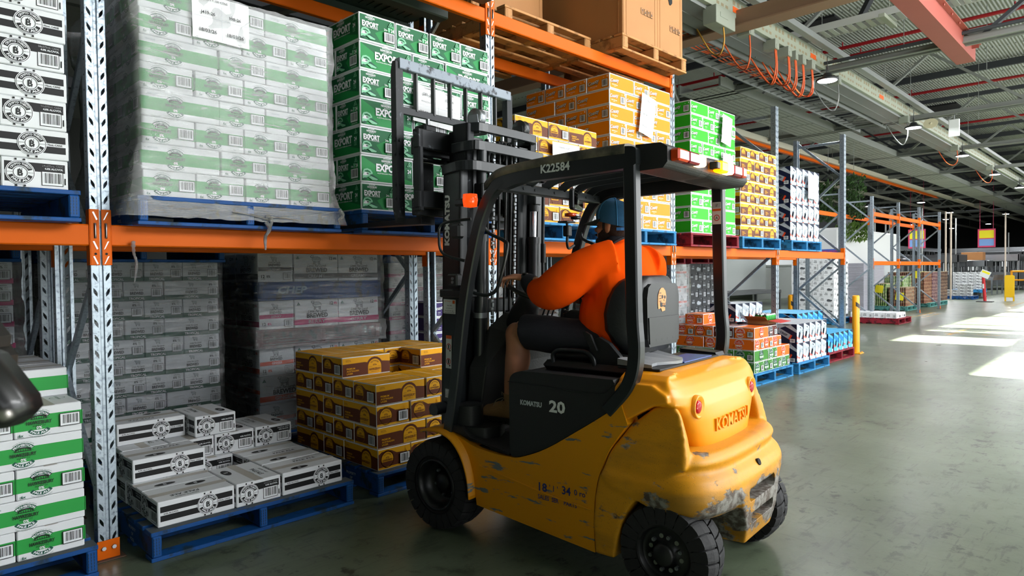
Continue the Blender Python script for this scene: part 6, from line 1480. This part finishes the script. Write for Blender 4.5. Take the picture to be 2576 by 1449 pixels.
mb=MB(); mb.box(8.2,13.6,2.30,2.31,4.92,5.18); mb.box(8.2,13.6,2.56,2.57,4.92,5.18); mb.box(8.2,13.6,2.30,2.57,4.91,4.92); mb.box(8.2,13.6,2.22,2.30,5.17,5.18); mb.box(8.2,13.6,2.57,2.60,5.17,5.18)
for k in range(10): mb.cyl((8.6+.5*k,2.25,5.14),(8.6+.5*k,2.25,5.22),.012,6)
mb.box(13.3,13.31,2.2,2.3,5.05,5.2); mb.build('hanging_steel_beam',SALM,label='salmon red box beam hanging below the roof at top right, open end showing',cat='steel beam')
# busbar duct with vents, channel above, junction boxes and cables
mb=MB(); Yd=4.42
mb.box(6.5,70,Yd-.035,Yd+.035,5.02,5.30,.004); mb.build('busbar_duct',DUCT,label='long grey-green perforated electrical duct along the hall above the lamps',cat='cable duct',kind=None)
dk_=bpy.data.objects['busbar_duct']; mb=MB(); x=6.6
while x<34:
    for k in range(3):
        mb.box(x+.13*k,x+.13*k+.075,Yd-.0365,Yd-.035,5.19,5.25); mb.box(x+.13*k,x+.13*k+.075,Yd-.0365,Yd-.035,5.08,5.12)
    x+=.48
mb.build('vent_slots',mat('vent_dark','#8a7d62',.8),dk_)
mb=MB()
for x,w in ((9.0,.4),(11.9,.25),(15.8,.3),(20,.3)): mb.box(x,x+w,Yd-.038,Yd-.036,5.09,5.17)
mb.build('orange_label',ORD,dk_)
mb=MB(); mb.box(6.5,70,Yd+.05,Yd+.52,4.98,5.00); 
for x in range(66): mb.box(6.6+.3*x,6.84+.3*x,Yd+.04,Yd+.30,5.004,5.010)
for k in range(2): mb.box(6.5,70,Yd+.035+.26*k,Yd+.045+.26*k,4.97,5.05)
mb.build('cable_tray',TRAYM,label='zinc cable tray running alongside the perforated duct',cat='cable tray')
mb=MB(); mb.box(6.5,70,Yd-.26,Yd-.14,5.26,5.36,.006); mb.build('steel_channel',TRAYM,label='pale steel channel running above the row of lamps',cat='steel channel')
for i,(x,w,h) in enumerate(((8.35,.55,.34),(9.35,.16,.16),(10.25,.14,.16),(10.75,.14,.16),(11.05,.10,.15),(11.35,.14,.16),(11.75,.14,.16),(13.05,.14,.16),(17.7,.16,.18),(23.0,.16,.18),(28.5,.16,.18))):
    e=empty('junction_box',(x,Yd-.02,4.86),label=f'grey electrical junction box under the perforated duct, {ordn[i+1] if i<12 else i} along it',cat='junction box',group='junction boxes under the duct')
    mb=MB(); mb.box(0,w,-.10,.10,-h/2+.07,.14,.006); mb.box(w*.2,w*.6,-.105,-.10,.0,.06); mb.build('box_body',[mat('jbox','#8c9184',.5)],e)
    mb=MB(); n=2 if 1<i<7 else 1
    for q in range(n):
        dx=.05*q; col_=0
        mb.tube(bez([(w*.5+dx,-.06,-h/2+.07),(w*.5+dx,-.07,-.30-.05*q),(w*.5+.10+dx,.05,-.42-.04*(i%3)),(w*.5+.22+dx,.25,-.30),(w*.5+.2,.45,.06)],6),.011,7)
    mb.build('cable_loop',mat('cable_orange','#e0602c',.5) if i not in(0,7,8) else mat('cable_grey' if i else 'cable_gold','#8a8c8a' if i else '#c8923a',.5),e)
mb=MB()
for y in (5.02,5.62): mb.box(7,18.6,y-.012,y+.012,4.93,5.06)
for k in range(38): mb.box(7.1+.30*k,7.13+.30*k,5.02,5.62,4.945,4.965)
mb.build('ladder_tray',TRAYM,label='ladder-type cable tray with open rungs beside the duct',cat='cable tray')
mb=MB(); [mb.tube([(7.2+.2*k,5.15+.06*q+.02*math.sin(k*1.3+q),4.99) for k in range(26)],.012,6) for q in range(5)]; mb.build('cable_bundle',MC['cable_orange'],label='bundle of orange cables lying in the ladder tray',cat='cables')
e=empty('mesh_tray',(0,0,5.0),label='wide shelf of perforated panels hung under the trusses above the last bay',cat='cable tray')
mb=MB(); mb.box(12.0,60,6.10,6.14,-.02,.16); mb.box(12.0,60,6.98,7.02,-.02,.16); mb.build('side_rail',TRS,e)
PERF=mat('perforated_panel','#9a9c94',.6)
mb=MB()
for k in range(40): mb.box(12.05+1.2*k,13.2+1.2*k,6.14,6.98,-.02,.0)
mb.build('panel',PERF,e)
mb=MB()
for k in range(16):
    for a in range(11):
        for b in range(6): mb.box(12.12+1.2*k+.1*a,12.17+1.2*k+.1*a,6.2+.13*b,6.25+.13*b,-.0215,-.0205)
mb.build('perforations',mat('perf_dark','#6e706b',.8),e)
mb=MB(); mb.box(13,70,7.85,7.97,4.92,5.08,.005); 
mb.build('overhead_rail',mat('rail_cream','#b9b4a2',.6),label='cream overhead rail running to the far end over the far rack',cat='rail')
mb=MB(); mb.box(14,38,7.98,8.00,4.84,5.04); mb.box(14,38,7.90,8.0,4.82,4.84); mb.build('orange_rail',ORANGE,label='orange steel rail fixed to the cream overhead rail',cat='rail')
for j,(yy,zz) in enumerate(((9.6,4.75),(11.2,4.6))): mb=MB(); mb.box(16,70,yy,yy+.09,zz,zz+.12); [mb.cyl((16.5+6*q,yy+.045,zz+.1),(16.5+6*q,yy+.045,6.74),.008,5) for q in range(9)]; mb.build('overhead_rail',mat('rail_grey','#807c72',.6),label=f'grey overhead rail {"nearer" if j==0 else "farther"} beyond the cream one',cat='rail')
# trays across the hall
mb=MB(); mb.box(11.95,11.97,-5.9,6.0,5.50,5.62); mb.box(12.35,12.37,-5.9,6.0,5.50,5.62); 
for k in range(80): mb.box(11.97,12.35,-5.8+.147*k,-5.72+.147*k,5.505,5.515)
mb.build('cable_tray',mat('tray_white','#b2b4ae',.5),label='slatted white cable tray crossing the hall at top right',cat='cable tray')
for k,y in enumerate((.2,3.2)): mb=MB(); mb.box(11.8,12.5,y,y+.09,5.44,5.50,.004); mb.cyl((12.2,y+.04,5.5),(12.2,y+.04,6.7),.006,6); mb.build('tray_bracket',DUCT,label=f'pale bracket holding the slatted tray, {["right","left"][k]} one',cat='bracket')
for i,(x,y,z0) in enumerate([(12.2,4.3,5.2),(9.0,4.3,5.3),(14.5,3.6,5.3),(15.5,4.2,5.3),(17.9,4.3,5.2),(20.5,3.4,5.2),(23.8,4.2,5.1),(16.5,2.6,5.4),(26,3,5.1),(22,2.2,5.0)]):
    mb=MB(); mb.cyl((x,y,z0),(x,y,6.75),.006,6); mb.build('hanger_rod',TRS,label=f'thin steel rod hanging from the roof, {["left of the first lamp","nearest the brown boxes","between the first two trusses","just before the second lamp","right beside the second lamp","between the loudspeaker and third truss","beside the third lamp","below the salmon beam","farthest right","behind the white antenna panel"][i]}',cat='rod',group='thin hanger rods')
for i,(a,b,c,d) in enumerate(((14.75,15.9,4.95,6.05),(25.4,26.8,4.8,5.7))):
    mb=MB(); mb.box(a,b,c,d,6.70,6.745); mb.build('roof_hatch',mat('hatch_dark','#0d0e0f',.9),label=f'dark torn opening in the roof lining, {["nearer","farther"][i]} one',cat='roof hatch')
# high bay lamps
LAMPE=mat('lamp_glow_white','#ffffff',.3,emit='#f4f8ff',es=14)
L0=[(12.17,4.2),(17.75,4.2),(23.3,4.25),(28.9,4.3),(34.5,4.3),(40,4.3)]+[(24,11.5),(30,12.0),(36,10.5),(42,12),(36,8.2),(44,8.6),(50,10),(54,13),(48,6.6),(58,9),(62,12),(60,7),(19.0,9.6),(14.2,8.4)]
def pxx(x,y,z):
    d=Vector((x,y,z))-Vector((0,0,CH)); return d.dot(R_)/d.dot(F_)
FARL={i:('leftmost' if k==0 else ordn[k+1]+' from the left' if k<12 else ['last but one','rightmost'][k-12])+' under dark roof' for k,i in enumerate(sorted(range(6,len(L0)),key=lambda i:pxx(*L0[i],4.5)))}
for i,(x,y) in enumerate(L0):
    z=4.70 if i<6 else 4.5
    w=('in the row under the perforated duct, '+near[i]+' from the rack') if i<6 else 'small and far away, '+FARL[i]
    e=empty('high_bay_lamp',(x,y,z),label='round lit lamp '+w,cat='lamp',group='high bay lamps' if i<6 else 'far high bay lamps')
    mb=MB(); mb.lathe([(.165,0),(.185,.012),(.18,.03),(.10,.055),(.07,.09),(.065,.12),(.0001,.125)],24); mb.tube(bez([(-.05,0,.12),(-.03,0,.2),(.0,0,.26),(.03,0,.2),(.05,0,.12)],4),.008,6); mb.cyl((0,0,.24),(0,0,.42 if i<6 else 6.74-z),.006,6); mb.build('lamp_housing',mat('lamp_dark','#1d1f21',.5),e)
    mb=MB(); mb.lathe([(1e-6,-.006),(.150,-.006),(.158,-.001),(1e-6,.0)],24); mb.build('lamp_lens',LAMPE,e)
    if i<4: light('lamp_light','AREA',(0,0,-.02),28,(.95,.98,1),size=.3,parent=e,direction=(0,0,-1))
    else: light('lamp_light','AREA',(0,0,-.02),90,(.95,.98,1),size=.3,parent=e,direction=(0,0,-1))
# horn speaker and white antenna panel
e=empty('horn_speaker',(18.3,3.95,4.83),label='cream horn loudspeaker hanging from the second truss',cat='speaker')
CRM=mat('horn_cream','#cfc7a8',.5)
mb=MB(); mb.loft([[(x,a*math.cos(t),b*math.sin(t)) for t in [2*PI*k/20 for k in range(20)]] for x,a,b in ((-.12,.155,.115),(-.11,.155,.115),(-.02,.10,.075),(.06,.06,.05),(.14,.055,.05))],0,True); mb.build('horn',CRM,e)
mb=MB(); mb.blob((-.09,0,0),(.05,.045,.035),8); mb.build('horn_centre',CRM,e); mb=MB(); mb.tube([(0,-.05,.08),(0,-.03,.2),(0,.03,.2),(0,.05,.08)],.008,6); mb.build('bracket',TRAYM,e)
e=empty('antenna_panel',(18.3,3.5,4.67),label='flat white rectangular antenna panel hanging below the second truss',cat='antenna')
mb=MB(); mb.box(-.02,.02,-.11,.11,-.20,.20,.012); mb.build('panel',mat('panel_white','#eceeee',.4),e); mb=MB(); mb.cyl((0,0,.20),(0,0,.33),.012,8); mb.box(-.03,.03,-.05,.05,.30,.32); mb.build('bracket',TRAYM,e)
# conduit along first truss + ducts back-left
mb=MB(); mb.tube([(12.55,-5.9,5.12),(12.55,12,5.12)],.03,8); mb.build('conduit',TRD,label='dark conduit pipe running along the first truss',cat='pipe')
for i,(y,z) in enumerate(((5.4,5.9),(7.2,6.2),(8.8,5.4),(10.5,5.8),(13,6.0),(15.5,5.2))): 
    mb=MB(); mb.box(-8,12.5,y,y+.14,z,z+.22,.006); mb.build('roof_beam',TRD if i%2 else TRS,label=f'beam under the roof behind the rack, {near[i]} from the aisle',cat='roof beam',group='beams behind the rack')
for i,x in enumerate((1.5,4.5,7.3)): mb=MB(); mb.bar((x,5.5,4.6),(x+.4,16,6.6),.12,.14,up=(0,0,1)); mb.build('roof_beam',TRS if i==1 else TRD,label=f'sloping strut under the roof behind the rack, {near[i]} from the left',cat='roof beam',group='sloping struts')
mb=MB(); mb.bar((8.7,5.6,5.0),(12.6,7.4,5.05),.12,.22); mb.build('roof_beam',TRS,label='pale horizontal beam end just right of the brown boxes',cat='roof beam')
mb=MB(); mb.bar((9.9,3.2,6.6),(10.9,4.9,5.0),.06,.10,up=(1,0,0)); mb.build('roof_strut',TRS,label='flat grey strut slanting across the duct near the junction boxes',cat='strut')
mb=MB(); mb.bar((12.4,1.9,6.7),(12.9,.3,6.1),.10,.10); mb.bar((12.6,3.9,5.6),(12.0,3.0,6.7),.08,.1); mb.build('roof_strut',TRD,label='black slanting strut behind the salmon beam',cat='strut')
# ------------------------------------------------------------------ far background
WHT=mat('far_white','#d9dbdc',.6); SS=mat('stainless','#9a9da0',.25,metal=.9,var=.2,vs_=3); SSD=mat('machine_dark','#3a3c3e',.5); 
mb=MB(); mb.box(25.2,33,8.3,12.2,1.52,2.91,.08); mb.build('white_tank_housing',WHT,label='white planter-topped partition behind the far rack',cat='partition')
mb=MB(); mb.box(25.2,33,8.35,8.45,0.0,1.52); mb.build('partition_base',mat('pale_grey','#bfc4c6',.7),label='pale grey wall panel below the white partition',cat='partition')
LEAF=mat('fern_green','#4c6b1e',.7,var=.4,vs_=6); LEAFD=mat('ivy_green','#2c4a1c',.7,var=.4,vs_=9)
def foliage(x,y,z,rx,rz,n,hang,label,m,seed,name='hanging_plant'):
    rnd=random.Random(seed); mb=MB()
    for k in range(n):
        a=rnd.uniform(0,2*PI); r=rx*math.sqrt(rnd.random()); zz=rnd.uniform(-rz,rz*.5); px,py=r*math.cos(a),r*math.sin(a)
        L_=rnd.uniform(.05,.11); t=rnd.uniform(0,PI); d=Vector((math.cos(t)*L_,math.sin(t)*L_,-L_*rnd.uniform(.2,1.2)*hang)); w=Vector((-math.sin(t),math.cos(t),.2))*L_*.35
        p=Vector((px,py,zz)); mb.add([tuple(p-w*.2),tuple(p+d*.5-w),tuple(p+d),tuple(p+d*.5+w)],[(0,1,2,3)])
    for k in range(10): a=rnd.uniform(0,2*PI); mb.tube([(0,0,rz*.6),(rx*.4*math.cos(a),rx*.4*math.sin(a),0),(rx*.6*math.cos(a),rx*.6*math.sin(a),-rz)],.008,5)
    o=mb.build(name,m,label=label,cat='plant',group='hanging plants'); o.location=(x,y,z)
foliage(19.9,6.85,3.55,.28,.75,650,1,'dark green trailing plant hanging left of the last rack upright',LEAFD,1)
foliage(20.0,6.2,3.65,.32,.80,800,1,'dark green trailing plant hanging right of the last rack upright',LEAFD,2)
foliage(26.2,8.10,2.93,.62,.42,900,1.6,'light green fern spilling over the white partition',LEAF,3)
for k,x in enumerate((19.9,20.0)): 
    mb=MB(); mb.cyl((x,6.85-.65*k,4.2),(x,6.85-.65*k,5.0),.006,6); mb.build('plant_hanger',TRS,label='thin wire holding a trailing plant, '+['left','right'][k],cat='wire')
e=empty('notice_board',(21.0,6.75,0),label='tall white information board with a blue header behind the end upright',cat='notice board')
mb=MB(); mb.box(0,.04,-.02,.92,1.28,2.02,.004); mb.build('panel',WHT,e); mb=MB(); mb.box(-.004,0,-.02,.92,1.90,2.02); mb.build('header',mat('header_blue','#2b4fa8',.5),e)
A=Art(); A.text('FLOOR SAFETY INFORMATION',0,.055,.045,'r',w=.80); 
for r_,c_ in ((-.12,-.30),(-.12,-.15),(-.28,-.30),(-.44,-.28)): A.rect(c_-.05,r_-.02,c_+.05,r_+.02,'o')
for k in range(14): A.rect(.02,-.10-.035*k,.02+.12+.2*((k*7)%5)/5,-.092-.035*k,'s')
A.ring(-.05,-.28,.09,.10,'s')
dec(A,lambda x,y,d:(-.006-d,.45-x,1.905+y),[('r',REDD),('o',ORD),('s',mat('print_grey','#8b8f93',.6))],'printing',e)
mb=MB(); mb.box(.01,.04,0,.9,0,1.28); mb.build('stand',SS,e)
# dark equipment cases on the mezzanine
for i,(x,y,w,h,z) in enumerate(((26.0,8.6,1.0,.6,2.91),(27.2,8.8,1.2,.45,2.91),(28.6,9.2,1.0,.55,2.91))): mb=MB(); mb.box(x,x+.9,y,y+w,z,z+h,.03); [mb.box(x-.01,x,y+.05,y+w-.05,z+.1*k,z+.1*k+.02) for k in range(1,4)]; mb.build('black_case',mat('case_black','#15171a',.5),label=f'black equipment case on top of the white partition, {near[i]} one',cat='case')
# end-of-aisle table, grey wall and parked forklift mast behind the last bays
mb=MB(); mb.box(14.2,18.6,8.1,8.2,.85,2.6); mb.box(14.2,18.6,8.1,8.2,0,.2); mb.build('partition',mat('wall_grey_panel','#8f9492',.7),label='plain grey partition seen through the last rack bays',cat='partition')
mb=MB(); mb.box(14.5,17.5,7.2,7.9,.82,.90,.01); [mb.box(x,x+.06,y,y+.06,0,.82) for x in (14.5,17.4) for y in (7.2,7.84)]; mb.build('work_bench',SSD,label='dark work bench in front of the grey partition',cat='bench')
mb=MB(); mb.box(11.3,11.42,6.3,6.48,.0,1.62,.01); mb.box(11.3,11.42,6.95,7.13,.0,1.62,.01); mb.box(11.3,11.4,6.3,7.13,1.5,1.58); mb.box(11.3,11.4,6.3,7.13,.4,.5); mb.build('parked_truck_mast',BLK,label='black mast of another forklift parked behind the last bays',cat='forklift mast')
# clear plastic can sheets stack
GP=mat('plastic_sheet_grey','#b9b8c4',.3,var=.1,vs_=6)
for i,(x,y) in enumerate(((23.6,7.0),(24.9,7.05))):
    mb=MB(); z=.02
    while z<1.6: mb.box(0,1.1,0,1.0,z,z+.035,.004); z+=.05
    mb.box(.02,1.08,.02,.98,0,1.6)
    for a in range(7):
        for z0 in range(30): pass
    o=mb.build('plastic_tray_stack',[GP],label='tall stack of grey-lilac plastic trays beyond the rack end, '+['nearer','farther'][i],cat='tray stack'); o.location=(x,y,0); o['kind']='stuff'
# pallets of cans
def cans(x,y,w,d,z1,c1,c2,label,sx=1):
    m,nt,b=newmat('cans_'+label[:12]); N=nt.nodes.new; L=nt.links.new
    tc=N('ShaderNodeTexCoord'); br=N('ShaderNodeTexBrick'); mp=N('ShaderNodeMapping'); 
    sep=N('ShaderNodeSeparateXYZ'); L(tc.outputs['Object'],sep.inputs[0]); ad=N('ShaderNodeMath'); ad.operation='ADD'; L(sep.outputs[0],ad.inputs[0]); L(sep.outputs[1],ad.inputs[1])
    cb=N('ShaderNodeCombineXYZ'); L(ad.outputs[0],cb.inputs[0]); L(sep.outputs[2],cb.inputs[1]); L(cb.outputs[0],br.inputs['Vector'])
    br.inputs['Color1'].default_value=(*lin(c1),1); br.inputs['Color2'].default_value=(*lin(c2),1); br.inputs['Mortar'].default_value=(.04,.04,.04,1); br.inputs['Scale'].default_value=1; br.inputs['Brick Width'].default_value=.066; br.inputs['Row Height'].default_value=.062; br.inputs['Mortar Size'].default_value=.006; br.offset=0
    L(br.outputs['Color'],b.inputs['Base Color']); b.inputs['Roughness'].default_value=.35; b.inputs['Metallic'].default_value=.3
    mb=MB(); z=.0; k=0; nz=int(z1/.124)
    for j in range(nz):
        mb.box(0,w,0,d,j*.124,j*.124+.006)
        nx=int(w/.066); ny=int(d/.066)
        for a in range(ny): mb.cyl((.033,.033+.066*a,j*.124+.006),(.033,.033+.066*a,j*.124+.122),.031,8,1)
        for a in range(1,nx): mb.cyl((.033+.066*a,.033,j*.124+.006),(.033+.066*a,.033,j*.124+.122),.031,8,1)
        mb.box(.07,w,.07,d,j*.124+.006,j*.124+.12,mi=1)
    mb.box(0,w,0,d,nz*.124,nz*.124+.01)
    o=mb.build('pallet_of_cans',[mat('layer_card','#b9a98c',.8),m],label=label,cat='cans',kind='stuff'); o.location=(x,y,.15); return o
pallet('teal',24.9,6.05,0,'teal pallet under the green cans at the far rack, nearest','teal pallets'); pallet('teal',26.15,6.42,0,'teal pallet at the far rack, second','teal pallets'); pallet('teal',27.7,6.0,0,'teal pallet at the far rack, third','teal pallets'); pallet('teal',29.2,6.0,0,'teal pallet at the far rack, last','teal pallets')
cans(24.95,6.7,1.1,.55,.75,'#4c7a18','#a8b088','short stack of green and white cans with a yellow sheet')
cans(24.95,6.10,1.1,.55,.68,'#7a3e22','#8a7a60','short stack of copper coloured cans')
cans(26.0,6.45,1.1,1.2,1.05,'#5c8a24','#aab09c','wrapped stack of pale green and white cans')
cans(27.3,6.1,1.1,1.2,1.22,'#6a2e1a','#8a6448','tall stack of rust brown cans with yellow sheet')
cans(28.5,6.1,1.1,1.2,1.18,'#4a1430','#8a6a6a','stack of dark purple cans with yellow sheet')
cans(29.8,6.1,1.1,1.2,1.18,'#2c1a18','#7a5a4c','last stack of dark brown cans with yellow sheet')
for i,(x,y,z) in enumerate(((24.94,6.92,.72),(24.94,6.3,.48),(27.29,6.35,1.18),(28.49,6.35,1.15),(29.79,6.3,1.1))):
    mb=MB(); mb.box(-.012,-.004,-.12,.12,-.13,.13,.001); o=mb.build('yellow_sheet',mat('sheet_yellow','#f2e21e',.6),label=f'yellow paper sheet on the {["green","copper","rust brown","purple","dark brown"][i]} cans',cat='paper sheet'); o.location=(x,y,z); o.rotation_euler=(.12,0,0)
# far cartons
pallet('blue',35.0,5.95,0,'blue pallet far away under black and white cartons, front','far pallets'); pallet('bluelt',36.6,5.9,.25,'blue pallet far away on a lift table under black and white cartons','far pallets')
for l in range(4):
    for j in range(4):
        if l<2 or j<2: carton('crypto',35.35,6.05+.27*j+.13,.15+.132*l,0,f'small far black and white carton on blue pallet, {ordn[l+1]} layer, {ordn[j+1]} from right','far black and white cartons')
for l in range(6):
    for j in range(4): carton('crypto',36.9,5.98+.27*j+.13,.40+.132*l,0,f'small far black and white carton on lift table, {ordn[l+1]} layer, {ordn[j+1]} from right','farther black and white cartons')
mb=MB(); mb.box(36.6,37.8,5.9,7.1,.02,.08,.01); mb.box(36.8,37.6,6.1,6.9,.08,.25,.01); mb.build('lift_table',SSD,label='low lift table under the far cartons',cat='lift table')
e=empty('delineator_post',(32.9,5.2,0),label='red and white warning post with a white sign on the open floor',cat='post')
mb=MB(); mb.cyl((0,0,.03),(0,.06,1.02),.055,14); mb.build('post_body',mat('post_red','#c01c24',.5),e); mb=MB(); mb.cyl((0,.042,.55),(0,.052,.74),.0565,14); mb.build('white_band',WHI,e); mb=MB(); mb.box(-.2,.2,-.28,.28,0,.035,.01); mb.build('base',SSD,e)
mb=MB(); T=TR(-.07,.0,1.12,0,R(25)); mb.T=T; mb.box(-.006,0,-.17,.17,-.13,.17); mb.build('sign_sheet',WHI,e); mb=MB(); mb.T=T; mb.box(-.008,-.006,-.14,.14,.05,.13); mb.build('yellow_strip',MC['sheet_yellow'],e)
e=empty('floor_sign',(34.0,4.55,0),label='yellow folding floor sign standing on the far floor',cat='floor sign')
mb=MB()
for s in (0,1): mb.bar((s*.3,0,0),(.10+s*.08,0,1.06),.03,.34,up=(0,1,0)) if 0 else mb.prism([(-.16,.16),(.16,.16),(.16,1.04),(.10,1.08),(-.10,1.08),(-.16,1.04)],s*.12,s*.12+.02,'x'); mb.box(s*.12,s*.12+.02,-.16,-.12,0,.18); mb.box(s*.12,s*.12+.02,.12,.16,0,.18)
mb.build('sign_panels',mat('sign_yellow','#e8b80c',.5),e)
e=empty('safety_barrier',(47.5,5.9,0),label='yellow tubular safety barrier far down the aisle',cat='barrier')
mb=MB(); [mb.cyl((0,y,0),(0,y,1.2),.06,10) for y in (-.35,.35)]; mb.cyl((0,-.35,1.15),(0,.35,1.15),.06,10); mb.cyl((0,-.35,.65),(0,.35,.65),.05,10); mb.build('barrier_tube',mat('barrier_yellow','#e89a10',.5),e)
# machines
rb=random.Random(11)
def machine(x,y,w,d,h,label,kind=0):
    e=empty('bottling_machine',(x,y,0),label=label,cat='machine',group='stainless machines far down the hall')
    mb=MB(); mb.box(0,w,0,d,h*.12,h*.50,.02); mb.box(0,w,0,d,h*.80,h,.02); [mb.box(a,a+.08,b,b+.08,0,h) for a in (0,w-.08) for b in (0,d-.08)]
    for k in range(int(d/.5)): mb.box(-.02,0,.1+.5*k,.4+.5*k,h*.18,h*.44)
    mb.build('machine_body',SS if kind==0 else SSD,e)
    mb=MB(); [mb.cyl((w*.4,.2+.22*k,h*.5),(w*.4,.2+.22*k,h*.8),.05+.02*rb.random(),10) for k in range(int(d/.22)-1)]; mb.build('filling_heads',SS,e)
    mb=MB(); mb.box(-.03,-.01,d*.6,d*.6+.5,h*.55,h*.78,.01); mb.build('control_panel',WHT if kind==0 else SS,e)
ml=['left of the far pallets','behind the far cartons','with a pale hood','beside the conveyor','right of the delineator','at the far right edge','behind the yellow barrier','at the very back','behind the far rack']
for i,(x,y,w,d,h,k) in enumerate(((38,9.5,2,3.5,1.9,0),(41,7.6,2,3,2.1,1),(44,6.9,2,2.6,1.8,0),(50,6.2,2,3.5,2.2,0),(54,6.5,2,5,2.4,1),(60,5,2,5,2.6,0),(52,1.5,2,2.5,2.2,1),(66,3,2,10,3,0),(35.5,10,2.5,3,2.2,1))): machine(x,y,w,d,h,'stainless machine '+ml[i],k)
for i,(x,y,L_,z) in enumerate(((40,11.2,12,1.9),(46,12.3,14,2.6),(41,6.15,3,.75))):
    mb=MB(); mb.box(x,x+L_,y,y+.6,z,z+.12); [mb.box(x+k*1.5,x+k*1.5+.06,y+.02,y+.08,0,z) for k in range(int(L_/1.5)+1)]; [mb.box(x+k*1.5,x+k*1.5+.06,y+.5,y+.56,0,z) for k in range(int(L_/1.5)+1)]; mb.box(x,x+L_,y-.02,y,z+.1,z+.26)
    mb.build('conveyor',SS,label=f'stainless conveyor on legs, {["high one behind far cartons","highest one at the back","low table beside the warning post"][i]}',cat='conveyor',group='conveyors')
mb=MB(); mb.bar((38.5,11.4,2.0),(40,13,3.4),.7,.2); mb.build('conveyor_incline',SSD,label='sloping dark conveyor chute behind the far rack',cat='conveyor')
PLS=((34.5,6.9),(35,6.8),(33.0,8.9),(32.5,9.2),(34.0,9.0),(42.8,5.9),(47,5.2),(50,4.6),(52,7),(56,6),(45,8.5),(38,8.6))
PO={i:k for k,i in enumerate(sorted(range(len(PLS)),key=lambda i:pxx(*PLS[i],2)))}
for i,(x,y) in enumerate(PLS):
    mb=MB(); mb.cyl((x,y,0),(x,y,3.9 if i<2 else 3.5+rb.random()),.035,8); mb.build('steel_pole',mat('pole_pale','#c4b4a4',.5) if i<2 or i==5 else TRAYM,label=f'thin pale service pole rising from the machines, {ordn[PO[i]+1]} from the left',cat='pole',group='service poles among the machines')
for i,(x,y,z) in enumerate(((44,6.9,3.0),(40,9.3,2.95))): 
    mb=MB(); mb.box(0,.02,-.4,.4,-.5,.5); [mb.cyl((.01,yy,.5),(.01,yy,6.74-z),.008,5) for yy in (-.3,.3)]; o=mb.build('hanging_sign',mat('sign_pink','#d8406a',.6),label=f'yellow, red and blue hanging sign, {["right","left"][i]}',cat='sign'); o.location=(x,y,z)
    mb=MB(); mb.box(-.01,0,-.33,.33,0,.42); mb.build('yellow_half',MC['sheet_yellow'],o); mb=MB(); mb.box(-.01,0,-.33,.33,-.42,-.05); mb.build('blue_half',mat('sign_blue','#7aa0d8',.6),o)
mb=MB(); mb.box(0,.8,0,1.0,0,.45,.01); o=mb.build('cardboard_box',KRAFT,label='brown cardboard box on top of a far machine',cat='cardboard box'); o.location=(44.2,4.9+2.2,1.8)
mb=MB(); mb.box(30,60,13.5,13.7,0,2.4); mb.build('far_partition',mat('wall_pale_far','#8f938f',.8),label='pale partition wall far behind the machines',cat='partition')
# yellow floor line marks, worn
LM=worn('line_yellow','#b88a28','#6d7c6b',5,.50,.10)
for i,(x0,x1,y0,y1) in enumerate(((20.5,24.5,5.15,5.27),(22,24,4.9,5.0),(16.5,18.5,3.2,3.3),(16.9,17.0,2.4,3.4),(30,46,3.9,4.0))): mb=MB(); mb.box(x0,x1,y0,y1,0,.0015); mb.build('floor_line',LM,label='worn yellow line painted on the aisle floor, '+near[i],cat='floor marking',group='worn yellow floor lines')
